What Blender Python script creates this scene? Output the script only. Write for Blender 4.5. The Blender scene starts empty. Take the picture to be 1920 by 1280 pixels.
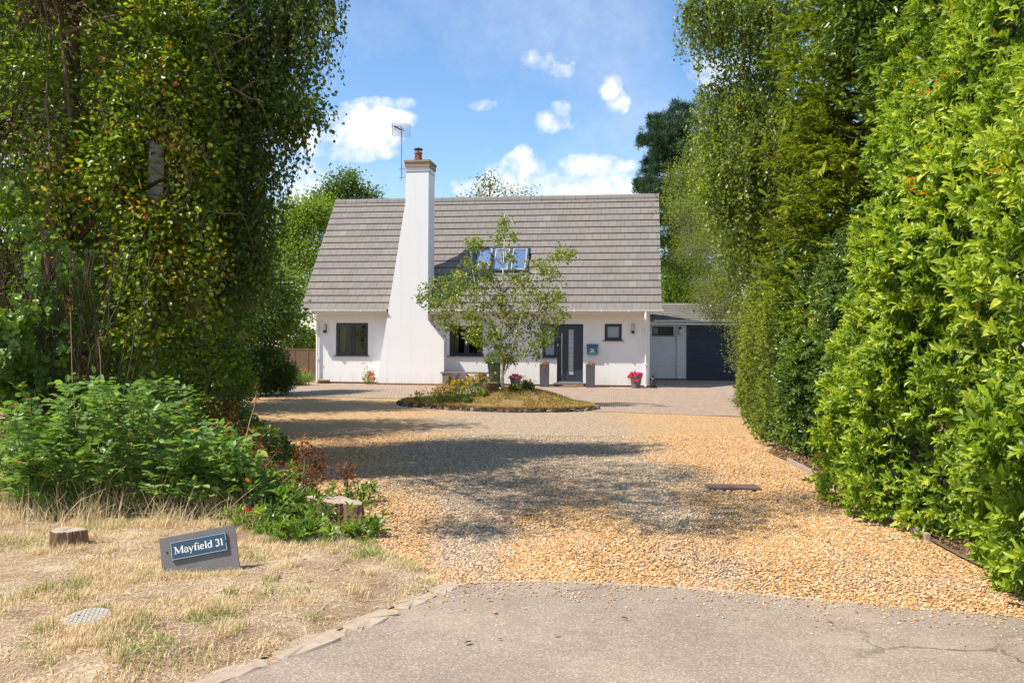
import bpy, math, random
import numpy as np
from math import sin, cos, pi, radians
from mathutils import Vector, Matrix

SC = bpy.context.scene
COL = SC.collection

# ------------------------------------------------------------------ camera
F_PX, ROLL, EYE = 1580.0, 0.0056, 1.6
cam_d = bpy.data.cameras.new("camera")
cam = bpy.data.objects.new("camera", cam_d)
COL.objects.link(cam)
SC.camera = cam
cam_d.sensor_width = 36.0
cam_d.lens = F_PX / 1920 * 36.0
cam_d.clip_start, cam_d.clip_end = 0.05, 2000.0
cam.matrix_world = Matrix(((cos(ROLL), -sin(ROLL), 0, 0), (0, 0, -1, 0), (sin(ROLL), cos(ROLL), 0, EYE), (0, 0, 0, 1)))
SC.render.resolution_x, SC.render.resolution_y = 1024, 682

# ------------------------------------------------------------------ sun and sky
SUN_DIR = Vector((-0.945 * cos(radians(55)), -0.325 * cos(radians(55)), sin(radians(55)))).normalized()
sun_d = bpy.data.lights.new("sun", "SUN")
sun_d.energy = 5.0
sun_d.angle = radians(0.6)
sun_d.color = (1.0, 0.93, 0.82)
sun = bpy.data.objects.new("sun", sun_d)
COL.objects.link(sun)
sun.location = SUN_DIR * 60
sun.rotation_euler = SUN_DIR.to_track_quat('Z', 'Y').to_euler()

SC.view_settings.view_transform = 'Standard'
SC.view_settings.look = 'None'
SC.view_settings.gamma = 1.0
SC.view_settings.exposure = 0.60
SC.cycles.max_bounces = 7
SC.cycles.diffuse_bounces = 4
SC.cycles.glossy_bounces = 3
SC.cycles.transmission_bounces = 3
SC.cycles.transparent_max_bounces = 6
SC.cycles.caustics_reflective = False
SC.cycles.caustics_refractive = False


class NT:
    """small helper for building node trees"""
    def __init__(s, tree):
        s.t = tree
        s.t.nodes.clear()

    def n(s, kind, _out=0, **kw):
        nd = s.t.nodes.new(kind)
        ins = kw.pop('ins', {})
        for k, v in kw.items():
            setattr(nd, k, v)
        for k, v in ins.items():
            sock = nd.inputs[k]
            if isinstance(v, bpy.types.NodeSocket):
                s.t.links.new(v, sock)
            else:
                sock.default_value = v
        return nd

    def math(s, op, a, b=0.0, c=0.0, clamp=False):
        nd = s.n('ShaderNodeMath', operation=op, use_clamp=clamp)
        for i, v in enumerate((a, b, c)):
            if isinstance(v, bpy.types.NodeSocket):
                s.t.links.new(v, nd.inputs[i])
            else:
                nd.inputs[i].default_value = v
        return nd.outputs[0]

    def noise(s, vec, scale, detail=3.0, rough=0.55, out='Fac'):
        nd = s.n('ShaderNodeTexNoise', ins={'Scale': scale, 'Detail': detail, 'Roughness': rough})
        if vec is not None:
            s.t.links.new(vec, nd.inputs['Vector'])
        return nd.outputs[out]

    def ramp(s, fac, stops, interp='LINEAR'):
        nd = s.n('ShaderNodeValToRGB')
        cr = nd.color_ramp
        cr.interpolation = interp
        while len(cr.elements) < len(stops):
            cr.elements.new(0.5)
        for e, (p, c) in zip(cr.elements, stops):
            e.position = p
            e.color = (*c, 1.0) if len(c) == 3 else c
        s.t.links.new(fac, nd.inputs[0])
        return nd.outputs[0]

    def mix(s, fac, a, b, blend='MIX'):
        nd = s.n('ShaderNodeMix', data_type='RGBA', blend_type=blend)
        for idx, v in ((0, fac), (6, a), (7, b)):
            if isinstance(v, bpy.types.NodeSocket):
                s.t.links.new(v, nd.inputs[idx])
            else:
                nd.inputs[idx].default_value = v if idx == 0 else ((*v, 1.0) if len(v) == 3 else v)
        return nd.outputs[2]

    def mapr(s, v, a, b, c=0.0, d=1.0):
        nd = s.n('ShaderNodeMapRange', ins={'Value': v, 'From Min': a, 'From Max': b, 'To Min': c, 'To Max': d})
        return nd.outputs[0]

    def link(s, a, b):
        s.t.links.new(a, b)


def sky_world():
    w = bpy.data.worlds.new("World")
    SC.world = w
    w.use_nodes = True
    t = NT(w.node_tree)
    sky = t.n('ShaderNodeTexSky', sky_type='NISHITA', sun_disc=False)
    sky.sun_elevation = radians(55)
    sky.sun_rotation = math.atan2(SUN_DIR.x, SUN_DIR.y)
    sky.air_density, sky.dust_density, sky.ozone_density = 1.0, 0.35, 2.0
    tc = t.n('ShaderNodeTexCoord').outputs['Generated']
    nz = t.noise(tc, 17.0, 8.0, 0.6)
    nz2 = t.noise(tc, 48.0, 6.0, 0.6)
    nzz = t.math('ADD', t.math('MULTIPLY', nz, 0.75), t.math('MULTIPLY', nz2, 0.25))
    nzc = t.math('MULTIPLY', t.math('SUBTRACT', nzz, 0.5), 4.6)
    # cumulus and wisps: centre of each in azimuth / elevation slopes, half sizes, strength
    blobs = [(-.19, .252, .055, .026, 1.1), (-.235, .245, .05, .018, .9), (-.15, .262, .03, .012, .8), (-.21, .225, .06, .014, .7),
             (.020, .208, .028, .017, 1.0), (.085, .205, .045, .016, 1.1), (.10, .182, .07, .022, 1.1), (.0, .180, .06, .026, 1.05), (.05, .186, .06, .018, 1.0), (.125, .208, .03, .009, .8), (.015, .222, .012, .012, .9),
             (.047, .259, .028, .014, .92), (.040, .262, .018, .012, .9), (.058, .273, .013, .012, .85), (.115, .297, .013, .024, .9), (.122, .283, .015, .014, .8), (-.032, .280, .022, .007, .62),
             (-.25, .175, .03, .035, 1.1), (.245, .330, .035, .028, 1.0), (.28, .325, .035, .026, .9), (.065, .335, .06, .022, .38), (-.17, .284, .03, .006, .5),
             (-.13, .282, .02, .007, .4), (.19, .245, .05, .009, .35), (.02, .30, .05, .01, .2), (-.6, .3, .3, .1, 1.0), (.9, .35, .3, .12, 1.0), (-.2, .8, .3, .15, .8), (.5, .9, .2, .2, .7)]
    sp = t.n('ShaderNodeSeparateXYZ', ins={0: tc})
    ysafe = t.math('MAXIMUM', t.math('ABSOLUTE', sp.outputs[1]), 0.02)
    az = t.math('DIVIDE', sp.outputs[0], ysafe)
    el = t.math('DIVIDE', sp.outputs[2], ysafe)
    tot = None
    for (a, e, ra, re, st) in blobs:
        da = t.math('DIVIDE', t.math('SUBTRACT', az, a), ra * 1.45)
        de = t.math('DIVIDE', t.math('SUBTRACT', el, e), re * 1.45)
        d2 = t.math('ADD', t.math('MULTIPLY', da, da), t.math('MULTIPLY', de, de))
        m = t.math('MULTIPLY', t.math('SUBTRACT', 1.0, d2, clamp=True), st)
        tot = m if tot is None else t.math('MAXIMUM', tot, m)
    dens = t.math('ADD', tot, t.math('MULTIPLY', nzc, t.math('MINIMUM', t.math('MULTIPLY', tot, 2.4), 0.85)))
    cover = t.mapr(dens, 0.28, 1.05)
    veil = t.math('MULTIPLY', t.mapr(t.noise(tc, 3.2, 7.0, 0.6), 0.44, 0.78), 0.42)
    cover = t.math('MAXIMUM', cover, veil)
    base = t.n('ShaderNodeHueSaturation', ins={'Saturation': 1.14, 'Value': 1.12, 'Color': sky.outputs[0]}).outputs[0]
    cloudcol = t.mix(t.mapr(nz2, 0.35, 0.65), (4.8, 5.1, 5.7), (6.8, 6.8, 6.8))
    c = t.mix(cover, base, cloudcol)
    bg = t.n('ShaderNodeBackground', ins={'Color': c, 'Strength': 0.125})
    out = t.n('ShaderNodeOutputWorld')
    t.link(bg.outputs[0], out.inputs[0])


sky_world()

# ------------------------------------------------------------------ geometry helpers


def cray(x, y):
    """direction (per metre of depth) through a point measured on the 1920x1280 photograph"""
    xr, yr = (x - 960) / F_PX, (640 - y) / F_PX
    return xr * cos(ROLL) - yr * sin(ROLL), xr * sin(ROLL) + yr * cos(ROLL)


def G(x, y, z=0.0):
    a, b = cray(x, y)
    Y = (z - EYE) / b
    return Vector((a * Y, Y, z))


def A(x, y, Y):
    a, b = cray(x, y)
    return Vector((a * Y, Y, EYE + b * Y))


def tag(o, label=None, cat=None, group=None, kind=None):
    if label: o['label'] = label
    if cat: o['category'] = cat
    if group: o['group'] = group
    if kind: o['kind'] = kind
    return o


def empty(name, loc=(0, 0, 0), rz=0.0, label=None, cat=None, group=None):
    o = bpy.data.objects.new(name, None)
    COL.objects.link(o)
    o.location = loc
    o.rotation_euler = (0, 0, rz)
    return tag(o, label, cat, group)


def copy_tree(o, parent=None):
    c = o.copy()
    COL.objects.link(c)
    if parent is not None: c.parent = parent
    for ch in list(o.children):
        copy_tree(ch, c)
    return c


def np_mesh(name, V, faces_idx, counts, mat=None, parent=None, tint=None, smooth=False):
    """V (n,3); faces_idx flat loop indices; counts loops per face"""
    me = bpy.data.meshes.new(name)
    V = np.ascontiguousarray(V, dtype=np.float32)
    me.vertices.add(len(V))
    me.vertices.foreach_set('co', V.ravel())
    me.loops.add(len(faces_idx))
    me.loops.foreach_set('vertex_index', np.asarray(faces_idx, dtype=np.int32))
    counts = np.asarray(counts, dtype=np.int32)
    me.polygons.add(len(counts))
    st = np.concatenate(([0], np.cumsum(counts)[:-1])).astype(np.int32)
    me.polygons.foreach_set('loop_start', st)
    me.polygons.foreach_set('use_smooth', np.full(len(counts), bool(smooth)))
    me.update(calc_edges=True)
    if tint is not None:
        at = me.attributes.new('tint', 'FLOAT', 'POINT')
        at.data.foreach_set('value', np.asarray(tint, dtype=np.float32))
    o = bpy.data.objects.new(name, me)
    COL.objects.link(o)
    if mat: me.materials.append(mat)
    if parent is not None: o.parent = parent
    return o


class MB:
    def __init__(s):
        s.v, s.f, s.t = [], [], []
        s.tt = 0.5
        s.M = None

    def add(s, vs, fs):
        b = len(s.v)
        for p in vs:
            p = Vector(p)
            if s.M is not None: p = s.M @ p
            s.v.append(p)
            s.t.append(s.tt)
        for f in fs:
            s.f.append([b + i for i in f])
        return s

    def box(s, x0, x1, y0, y1, z0, z1, rot=None, c=None):
        vs = [Vector((x, y, z)) for z in (z0, z1) for y in (y0, y1) for x in (x0, x1)]
        if rot is not None:
            c = Vector(c) if c is not None else Vector(((x0 + x1) / 2, (y0 + y1) / 2, (z0 + z1) / 2))
            vs = [c + rot @ (p - c) for p in vs]
        return s.add(vs, [(0, 2, 3, 1), (4, 5, 7, 6), (0, 1, 5, 4), (2, 6, 7, 3), (0, 4, 6, 2), (1, 3, 7, 5)])

    def tube(s, pts, rad, n=8, cap=True):
        pts = [Vector(p) for p in pts]
        if not hasattr(rad, '__len__'): rad = [rad] * len(pts)
        vs, fs = [], []
        prev = None
        for i, p in enumerate(pts):
            d = (pts[min(i + 1, len(pts) - 1)] - pts[max(i - 1, 0)])
            if d.length < 1e-9: d = Vector((0, 0, 1))
            d.normalize()
            if prev is None:
                prev = d.orthogonal().normalized()
            a = (prev - d * prev.dot(d))
            a = a.normalized() if a.length > 1e-6 else d.orthogonal().normalized()
            b = d.cross(a)
            prev = a
            for k in range(n):
                an = 2 * pi * k / n
                vs.append(p + (a * cos(an) + b * sin(an)) * rad[i])
        for i in range(len(pts) - 1):
            for k in range(n):
                q = (k + 1) % n
                fs.append((i * n + k, i * n + q, (i + 1) * n + q, (i + 1) * n + k))
        if cap:
            fs.append(tuple(range(n - 1, -1, -1)))
            fs.append(tuple((len(pts) - 1) * n + k for k in range(n)))
        return s.add(vs, fs)

    def lathe(s, prof, n=16, c=(0, 0, 0), closed=True):
        vs = [(c[0] + r * cos(2 * pi * k / n), c[1] + r * sin(2 * pi * k / n), c[2] + z) for r, z in prof for k in range(n)]
        fs = [(i * n + k, i * n + (k + 1) % n, (i + 1) * n + (k + 1) % n, (i + 1) * n + k) for i in range(len(prof) - 1) for k in range(n)]
        if closed:
            fs.append(tuple(range(n - 1, -1, -1)))
            fs.append(tuple((len(prof) - 1) * n + k for k in range(n)))
        return s.add(vs, fs)

    def prism(s, poly, y0, y1):
        """polygon in x,z extruded along y"""
        n = len(poly)
        vs = [(x, y0, z) for x, z in poly] + [(x, y1, z) for x, z in poly]
        fs = [tuple(range(n)), tuple(range(2 * n - 1, n - 1, -1))] + [(i, i + n, (i + 1) % n + n, (i + 1) % n) for i in range(n)]
        return s.add(vs, fs)

    def build(s, name, mat, parent=None, smooth=False):
        V = np.array([tuple(p) for p in s.v], dtype=np.float32).reshape(-1, 3)
        idx = [i for f in s.f for i in f]
        return np_mesh(name, V, idx, [len(f) for f in s.f], mat, parent, tint=s.t, smooth=smooth)


def poly_sheet(name, pts, z, mat, kind='structure'):
    me = bpy.data.meshes.new(name)
    me.from_pydata([(p[0], p[1], z) for p in pts], [], [list(range(len(pts)))])
    me.update()
    if me.polygons[0].normal.z < 0: me.flip_normals()
    o = bpy.data.objects.new(name, me)
    COL.objects.link(o)
    me.materials.append(mat)
    o['kind'] = kind
    return o


# value noise for placing things
class VN:
    def __init__(s, seed):
        s.g = np.random.default_rng(seed).random((256, 256))

    def __call__(s, x, y, sc=1.0, octv=3):
        x = np.asarray(x, float); y = np.asarray(y, float)
        tot, amp, w = 0, 1.0, 0
        for o in range(octv):
            X, Y = x * sc * 2 ** o + 17.3 * o, y * sc * 2 ** o + 9.1 * o
            xi, yi = np.floor(X).astype(int), np.floor(Y).astype(int)
            fx, fy = X - xi, Y - yi
            fx, fy = fx * fx * (3 - 2 * fx), fy * fy * (3 - 2 * fy)
            g = s.g
            a = g[xi % 256, yi % 256]; b = g[(xi + 1) % 256, yi % 256]
            c = g[xi % 256, (yi + 1) % 256]; d = g[(xi + 1) % 256, (yi + 1) % 256]
            tot = tot + amp * ((a * (1 - fx) + b * fx) * (1 - fy) + (c * (1 - fx) + d * fx) * fy)
            w += amp; amp *= 0.5
        return tot / w


vn = VN(5)


# ------------------------------------------------------------------ materials
def new_mat(name):
    m = bpy.data.materials.new(name)
    m.use_nodes = True
    return m, NT(m.node_tree)


def finish(t, color, rough=0.8, metal=0.0, bump=None, bstr=0.3, bdist=0.02, spec=0.4, extra=None):
    ins = {'Roughness': rough, 'Metallic': metal, 'Specular IOR Level': spec}
    if isinstance(color, bpy.types.NodeSocket): ins['Base Color'] = color
    else: ins['Base Color'] = (*color, 1.0)
    if extra: ins.update(extra)
    p = t.n('ShaderNodeBsdfPrincipled', ins=ins)
    if bump is not None:
        b = t.n('ShaderNodeBump', ins={'Height': bump, 'Strength': bstr, 'Distance': bdist})
        t.link(b.outputs[0], p.inputs['Normal'])
    o = t.n('ShaderNodeOutputMaterial')
    t.link(p.outputs[0], o.inputs[0])
    return p


def obj_co(t):
    return t.n('ShaderNodeTexCoord').outputs['Object']


def plain(name, col, rough=0.6, metal=0.0, var=0.12, scale=6.0, bump=0.1, spec=0.4):
    m, t = new_mat(name)
    co = obj_co(t)
    nz = t.noise(co, scale, 5.0, 0.6)
    c = t.mix(nz, tuple(v * (1 - var) for v in col), tuple(min(1, v * (1 + var)) for v in col))
    fine = t.noise(co, scale * 12, 3.0, 0.6)
    finish(t, c, rough, metal, fine, bump, 0.004, spec)
    return m


def render_wall_mat():
    m, t = new_mat('white_render')
    co = obj_co(t)
    big = t.noise(co, 0.7, 5.0, 0.6)
    st = t.n('ShaderNodeMapping', ins={'Vector': co, 'Scale': (5.0, 5.0, 0.35)}).outputs[0]
    streak = t.noise(st, 1.2, 4.0, 0.6)
    c = t.mix(big, (0.79, 0.775, 0.755), (0.83, 0.82, 0.805))
    c = t.mix(t.mapr(streak, 0.52, 0.8, 0.0, 0.35), c, (0.66, 0.63, 0.58))
    sp = t.n('ShaderNodeSeparateXYZ', ins={0: co}).outputs[2]
    low = t.math('MULTIPLY', t.mapr(sp, 0.1, 0.5, 1.0, 0.0), t.mapr(streak, 0.35, 0.7))
    c = t.mix(t.math('MULTIPLY', low, 0.5), c, (0.55, 0.49, 0.42))
    finish(t, c, 0.9, bump=t.noise(co, 70.0, 3.0, 0.6), bstr=0.25, bdist=0.004, spec=0.2)
    return m


def tile_mat(name, cols, warm):
    m, t = new_mat(name)
    at = t.n('ShaderNodeAttribute', attribute_name='tint').outputs['Fac']
    co = obj_co(t)
    c = t.ramp(at, [(0.0, cols[0]), (0.45, cols[1]), (0.8, cols[2]), (1.0, cols[3])])
    big = t.noise(co, 0.9, 4.0, 0.6)
    c = t.mix(t.mapr(big, 0.45, 0.75, 0, 0.5), c, warm)
    lich = t.mapr(t.noise(co, 5.0, 7.0, 0.75), 0.56, 0.72, 0, 0.55)
    c = t.mix(lich, c, (0.30, 0.28, 0.17))
    fine = t.noise(co, 40.0, 4.0, 0.7)
    c = t.mix(t.mapr(fine, 0.3, 0.7, 0.0, 0.3), c, tuple(x * 0.6 for x in cols[1]))
    finish(t, c, 0.85, bump=fine, bstr=0.4, bdist=0.005, spec=0.25)
    return m


def brick_mat(name, c1, c2, mortar, bw, bh, rot=(0, 0, 0), rough=0.9, msize=0.012, noise_amt=0.35, bstr=0.5):
    m, t = new_mat(name)
    co = obj_co(t)
    mp = t.n('ShaderNodeMapping', ins={'Vector': co, 'Rotation': rot}).outputs[0]
    br = t.n('ShaderNodeTexBrick', offset=0.5, ins={'Vector': mp, 'Color1': (*c1, 1), 'Color2': (*c2, 1), 'Mortar': (*mortar, 1), 'Scale': 1.0,
             'Mortar Size': msize, 'Mortar Smooth': 0.3, 'Bias': 0.0, 'Brick Width': bw, 'Row Height': bh})
    nz = t.noise(co, 1.3, 6.0, 0.65)
    fine = t.noise(co, 30.0, 4.0, 0.7)
    c = t.mix(t.mapr(nz, 0.35, 0.75, 0.0, noise_amt), br.outputs[0], tuple(x * 0.62 for x in c1))
    c = t.mix(t.mapr(fine, 0.4, 0.8, 0.0, 0.25), c, tuple(min(1, x * 1.35) for x in c2))
    h = t.math('ADD', t.math('MULTIPLY', br.outputs[1], -1.0), t.math('MULTIPLY', fine, 0.4))
    finish(t, c, rough, bump=h, bstr=bstr, bdist=0.006, spec=0.25)
    return m


def gravel_mat():
    m, t = new_mat('gravel_stones')
    co = obj_co(t)
    wob = t.noise(co, 9.0, 2.0, 0.5, 'Color')
    v2 = t.mix(0.03, co, wob)
    vo = t.n('ShaderNodeTexVoronoi', ins={'Vector': v2, 'Scale': 62.0, 'Randomness': 1.0})
    cell = t.n('ShaderNodeSeparateColor', ins={0: vo.outputs['Color']})
    patch = t.noise(co, 0.55, 4.0, 0.6)
    c = gravel_cols(t, cell.outputs[0], co, patch)
    dk = t.mapr(vo.outputs['Distance'], 0.40, 0.80, 0.0, 0.55)
    c = t.mix(dk, c, (0.13, 0.09, 0.05))
    h = t.math('SUBTRACT', 1.0, vo.outputs['Distance'])
    finish(t, c, 0.85, bump=h, bstr=0.9, bdist=0.012, spec=0.3)
    return m


def gravel_cols(t, rnd, co, patch):
    gold = t.ramp(rnd, [(0.0, (0.13, 0.08, 0.04)), (0.14, (0.36, 0.175, 0.06)), (0.4, (0.57, 0.305, 0.10)), (0.65, (0.68, 0.41, 0.16)), (0.82, (0.72, 0.54, 0.32)), (0.92, (0.26, 0.22, 0.19)), (1.0, (0.78, 0.70, 0.58))])
    pale = t.ramp(rnd, [(0.0, (0.11, 0.085, 0.07)), (0.25, (0.27, 0.225, 0.18)), (0.5, (0.44, 0.36, 0.27)), (0.7, (0.55, 0.42, 0.27)), (0.86, (0.52, 0.31, 0.14)), (1.0, (0.72, 0.64, 0.53))])
    sp = t.n('ShaderNodeSeparateXYZ', ins={0: co})
    # pale wheel-worn band down the middle, golden at the margins
    dx = t.math('ABSOLUTE', t.math('SUBTRACT', sp.outputs[0], 0.35))
    mid = t.mapr(dx, 1.0, 2.8, 0.9, 0.0)
    far = t.mapr(sp.outputs[1], 6.5, 10.5, 0.0, 1.0)
    wheel = t.mapr(t.math('ABSOLUTE', t.math('SUBTRACT', t.math('ABSOLUTE', t.math('SUBTRACT', sp.outputs[0], 0.55)), 0.85)), 0.15, 0.45, 0.55, 0.0)
    w = t.math('ADD', t.math('ADD', wheel, t.math('MULTIPLY', mid, far)), t.math('MULTIPLY', t.math('SUBTRACT', patch, 0.5), 2.2))
    return t.mix(t.mapr(w, 0.15, 0.75), gold, pale)


def stone_mat():
    m, t = new_mat('loose_stone')
    at = t.n('ShaderNodeAttribute', attribute_name='tint').outputs['Fac']
    co = obj_co(t)
    c = gravel_cols(t, at, co, t.noise(co, 0.55, 4.0, 0.6))
    c = t.mix(t.mapr(t.noise(co, 90.0, 3.0, 0.6), 0.4, 0.8, 0, 0.35), c, (0.5, 0.36, 0.22))
    finish(t, c, 0.75, spec=0.35)
    return m


def asphalt_mat():
    m, t = new_mat('worn_asphalt')
    co = obj_co(t)
    big = t.noise(co, 0.8, 6.0, 0.65)
    c = t.mix(t.mapr(big, 0.3, 0.7), (0.20, 0.15, 0.115), (0.29, 0.225, 0.17))
    sandy = t.mapr(t.noise(co, 1.4, 7.0, 0.72), 0.47, 0.66, 0.0, 0.55)
    c = t.mix(sandy, c, (0.42, 0.34, 0.25))
    vo = t.n('ShaderNodeTexVoronoi', ins={'Vector': co, 'Scale': 130.0})
    cell = t.n('ShaderNodeSeparateColor', ins={0: vo.outputs['Color']}).outputs[0]
    agg = t.ramp(cell, [(0, (0.10, 0.085, 0.075)), (0.25, (0.24, 0.2, 0.17)), (0.7, (0.31, 0.26, 0.22)), (0.9, (0.52, 0.43, 0.33)), (1.0, (0.7, 0.62, 0.5))])
    c = t.mix(0.38, c, agg)
    wob = t.noise(co, 2.5, 4.0, 0.6, 'Color')
    cv = t.mix(0.25, co, wob)
    cr = t.n('ShaderNodeTexVoronoi', feature='DISTANCE_TO_EDGE', ins={'Vector': cv, 'Scale': 0.8}).outputs[0]
    gate = t.mapr(t.noise(co, 0.55, 2.0), 0.50, 0.62)
    crack = t.math('MULTIPLY', t.mapr(cr, 0.002, 0.009, 1.0, 0.0), gate)
    c = t.mix(t.math('MULTIPLY', crack, 0.75), c, (0.06, 0.045, 0.035))
    h = t.math('SUBTRACT', t.math('ADD', t.math('MULTIPLY', cell, 0.5), t.math('MULTIPLY', big, 1.5)), t.math('MULTIPLY', crack, 2.0))
    finish(t, c, 0.9, bump=h, bstr=0.55, bdist=0.005, spec=0.25)
    return m


def soil_mat(name, c0, c1, c2, straw, sc=1.0):
    m, t = new_mat(name)
    co = obj_co(t)
    a = t.noise(co, 2.2 * sc, 7.0, 0.7)
    b = t.noise(co, 45.0 * sc, 5.0, 0.7)
    c = t.ramp(t.math('ADD', t.math('MULTIPLY', a, 0.6), t.math('MULTIPLY', b, 0.4)), [(0.36, c0), (0.5, c1), (0.62, c2)])
    mp = t.n('ShaderNodeMapping', ins={'Vector': co, 'Scale': (160.0, 26.0, 26.0), 'Rotation': (0, 0, 0.7)}).outputs[0]
    mp2 = t.n('ShaderNodeMapping', ins={'Vector': co, 'Scale': (30.0, 150.0, 26.0), 'Rotation': (0, 0, -0.4)}).outputs[0]
    s1 = t.mapr(t.noise(mp, 1.0, 2.0), 0.56, 0.64)
    s2 = t.mapr(t.noise(mp2, 1.0, 2.0), 0.56, 0.64)
    st = t.math('MULTIPLY', t.math('MAXIMUM', s1, s2), t.mapr(a, 0.42, 0.58, 0.05, 0.95))
    c = t.mix(st, c, straw)
    finish(t, c, 0.95, bump=t.math('ADD', b, t.math('MULTIPLY', st, 0.5)), bstr=0.9, bdist=0.02, spec=0.1)
    return m


def leaf_mat(name, stops, trans=0.35, gloss=0.35, rough=0.4, tcol=(1.15, 1.25, 0.5)):
    m, t = new_mat(name)
    at = t.n('ShaderNodeAttribute', attribute_name='tint').outputs['Fac']
    co = obj_co(t)
    nz = t.noise(co, 1.1, 2.0)
    f = t.math('ADD', at, t.math('MULTIPLY', t.math('SUBTRACT', nz, 0.5), 0.22))
    c = t.ramp(f, stops)
    d = t.n('ShaderNodeBsdfPrincipled', ins={'Base Color': c, 'Roughness': rough, 'Specular IOR Level': gloss})
    tc = t.mix(1.0, c, tcol, 'MULTIPLY')
    tr = t.n('ShaderNodeBsdfTranslucent', ins={'Color': tc})
    mx = t.n('ShaderNodeMixShader', ins={0: trans, 1: d.outputs[0], 2: tr.outputs[0]})
    o = t.n('ShaderNodeOutputMaterial')
    t.link(mx.outputs[0], o.inputs[0])
    return m


def bark_mat(name, c0, c1, sc=8.0, white=False):
    m, t = new_mat(name)
    co = obj_co(t)
    if white:
        mp = t.n('ShaderNodeMapping', ins={'Vector': co, 'Scale': (6, 6, 22)}).outputs[0]
        nz = t.noise(mp, 1.0, 5.0, 0.65)
        c = t.ramp(nz, [(0.36, c0), (0.47, c1), (0.75, tuple(min(1, v * 1.12) for v in c1))])
    else:
        mp = t.n('ShaderNodeMapping', ins={'Vector': co, 'Scale': (sc * 2, sc * 2, sc * 0.5)}).outputs[0]
        nz = t.noise(mp, 1.0, 5.0, 0.65)
        c = t.mix(nz, c0, c1)
    finish(t, c, 0.9, bump=nz, bstr=0.6, bdist=0.01, spec=0.15)
    return m


def glass_mat(name, refl, tint, rough=0.02, see=0.5):
    m, t = new_mat(name)
    g = t.n('ShaderNodeBsdfGlossy', ins={'Color': (*tint, 1), 'Roughness': rough})
    tr = t.n('ShaderNodeBsdfTransparent', ins={'Color': (see, see, see, 1)})
    fr = t.n('ShaderNodeFresnel', ins={'IOR': 1.5}).outputs[0]
    fac = t.math('ADD', refl, t.math('MULTIPLY', fr, 0.9), clamp=True)
    mx = t.n('ShaderNodeMixShader', ins={0: fac, 1: tr.outputs[0], 2: g.outputs[0]})
    o = t.n('ShaderNodeOutputMaterial')
    t.link(mx.outputs[0], o.inputs[0])
    return m


M = {}
M['render'] = render_wall_mat()
M['tile'] = tile_mat('roof_tile', [(0.170, 0.156, 0.142), (0.198, 0.182, 0.165), (0.218, 0.197, 0.176), (0.27, 0.240, 0.200)], (0.24, 0.20, 0.155))
M['tile_edge'] = plain('tile_underside', (0.06, 0.055, 0.05), 0.9)
M['upvc'] = plain('white_plastic', (0.78, 0.76, 0.73), 0.45, var=0.03, bump=0.02)
M['soffit'] = plain('white_soffit_board', (0.62, 0.56, 0.50), 0.7, var=0.05)
M['anthra'] = plain('anthracite_paint', (0.022, 0.032, 0.055), 0.38, var=0.08, bump=0.02, spec=0.5)
M['door'] = plain('navy_grey_door_paint', (0.032, 0.042, 0.065), 0.42, var=0.06, bump=0.02, spec=0.5)
M['roller'] = plain('dark_roller_paint', (0.028, 0.038, 0.058), 0.45, var=0.08, bump=0.02, spec=0.5)
M['glass'] = glass_mat('window_glass', 0.0, (0.55, 0.62, 0.5), 0.01, 0.75)
M['skyglass'] = glass_mat('roof_window_glass', 0.72, (0.85, 0.94, 1.0), 0.03, 0.3)
M['frost'] = plain('frosted_glass', (0.26, 0.34, 0.38), 0.3, var=0.1, spec=0.6)
M['frost_light'] = plain('etched_door_glass', (0.42, 0.46, 0.48), 0.3, var=0.15, scale=1.5, spec=0.6)
M['curtain'] = plain('pale_curtain', (0.62, 0.60, 0.55), 0.9, var=0.1)
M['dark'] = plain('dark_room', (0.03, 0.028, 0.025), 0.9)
M['steel'] = plain('brushed_steel', (0.62, 0.60, 0.57), 0.3, 1.0, var=0.05)
M['sill'] = plain('slate_sill', (0.13, 0.125, 0.13), 0.6)
M['slateboard'] = plain('grey_slate_board', (0.165, 0.155, 0.15), 0.75, var=0.18, scale=7.0, bump=0.3)
M['plinth'] = brick_mat('plinth_brick', (0.22, 0.10, 0.06), (0.30, 0.15, 0.09), (0.30, 0.25, 0.2), 0.225, 0.075, rot=(pi / 2, 0, 0))
M['capbrick'] = brick_mat('chimney_brick', (0.27, 0.165, 0.105), (0.36, 0.24, 0.155), (0.36, 0.31, 0.25), 0.225, 0.09, rot=(pi / 2, 0, 0))
M['terracotta'] = plain('terracotta_pot', (0.30, 0.095, 0.05), 0.8, var=0.25)
M['black'] = plain('black_metal', (0.02, 0.02, 0.022), 0.45)
M['alu'] = plain('aerial_aluminium', (0.30, 0.31, 0.33), 0.45, 0.7)
M['whitebrick'] = brick_mat('painted_white_brick', (0.66, 0.65, 0.64), (0.72, 0.71, 0.70), (0.52, 0.51, 0.50), 0.225, 0.075, rot=(pi / 2, 0, 0), noise_amt=0.15, bstr=0.9)
M['paver'] = brick_mat('block_paving', (0.31, 0.225, 0.165), (0.39, 0.290, 0.215), (0.15, 0.105, 0.075), 0.105, 0.21, rot=(0, 0, 0.12), msize=0.008)
M['gravel'] = gravel_mat()
M['stone'] = stone_mat()
M['asphalt'] = asphalt_mat()
M['verge'] = soil_mat('dry_verge_soil', (0.20, 0.125, 0.08), (0.37, 0.25, 0.165), (0.60, 0.46, 0.31), (0.84, 0.72, 0.50))
M['litter'] = soil_mat('leaf_litter', (0.08, 0.05, 0.03), (0.19, 0.12, 0.07), (0.32, 0.21, 0.12), (0.46, 0.32, 0.19))
M['lawn'] = soil_mat('garden_ground', (0.05, 0.06, 0.02), (0.09, 0.10, 0.035), (0.14, 0.13, 0.05), (0.3, 0.26, 0.12))
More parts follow.
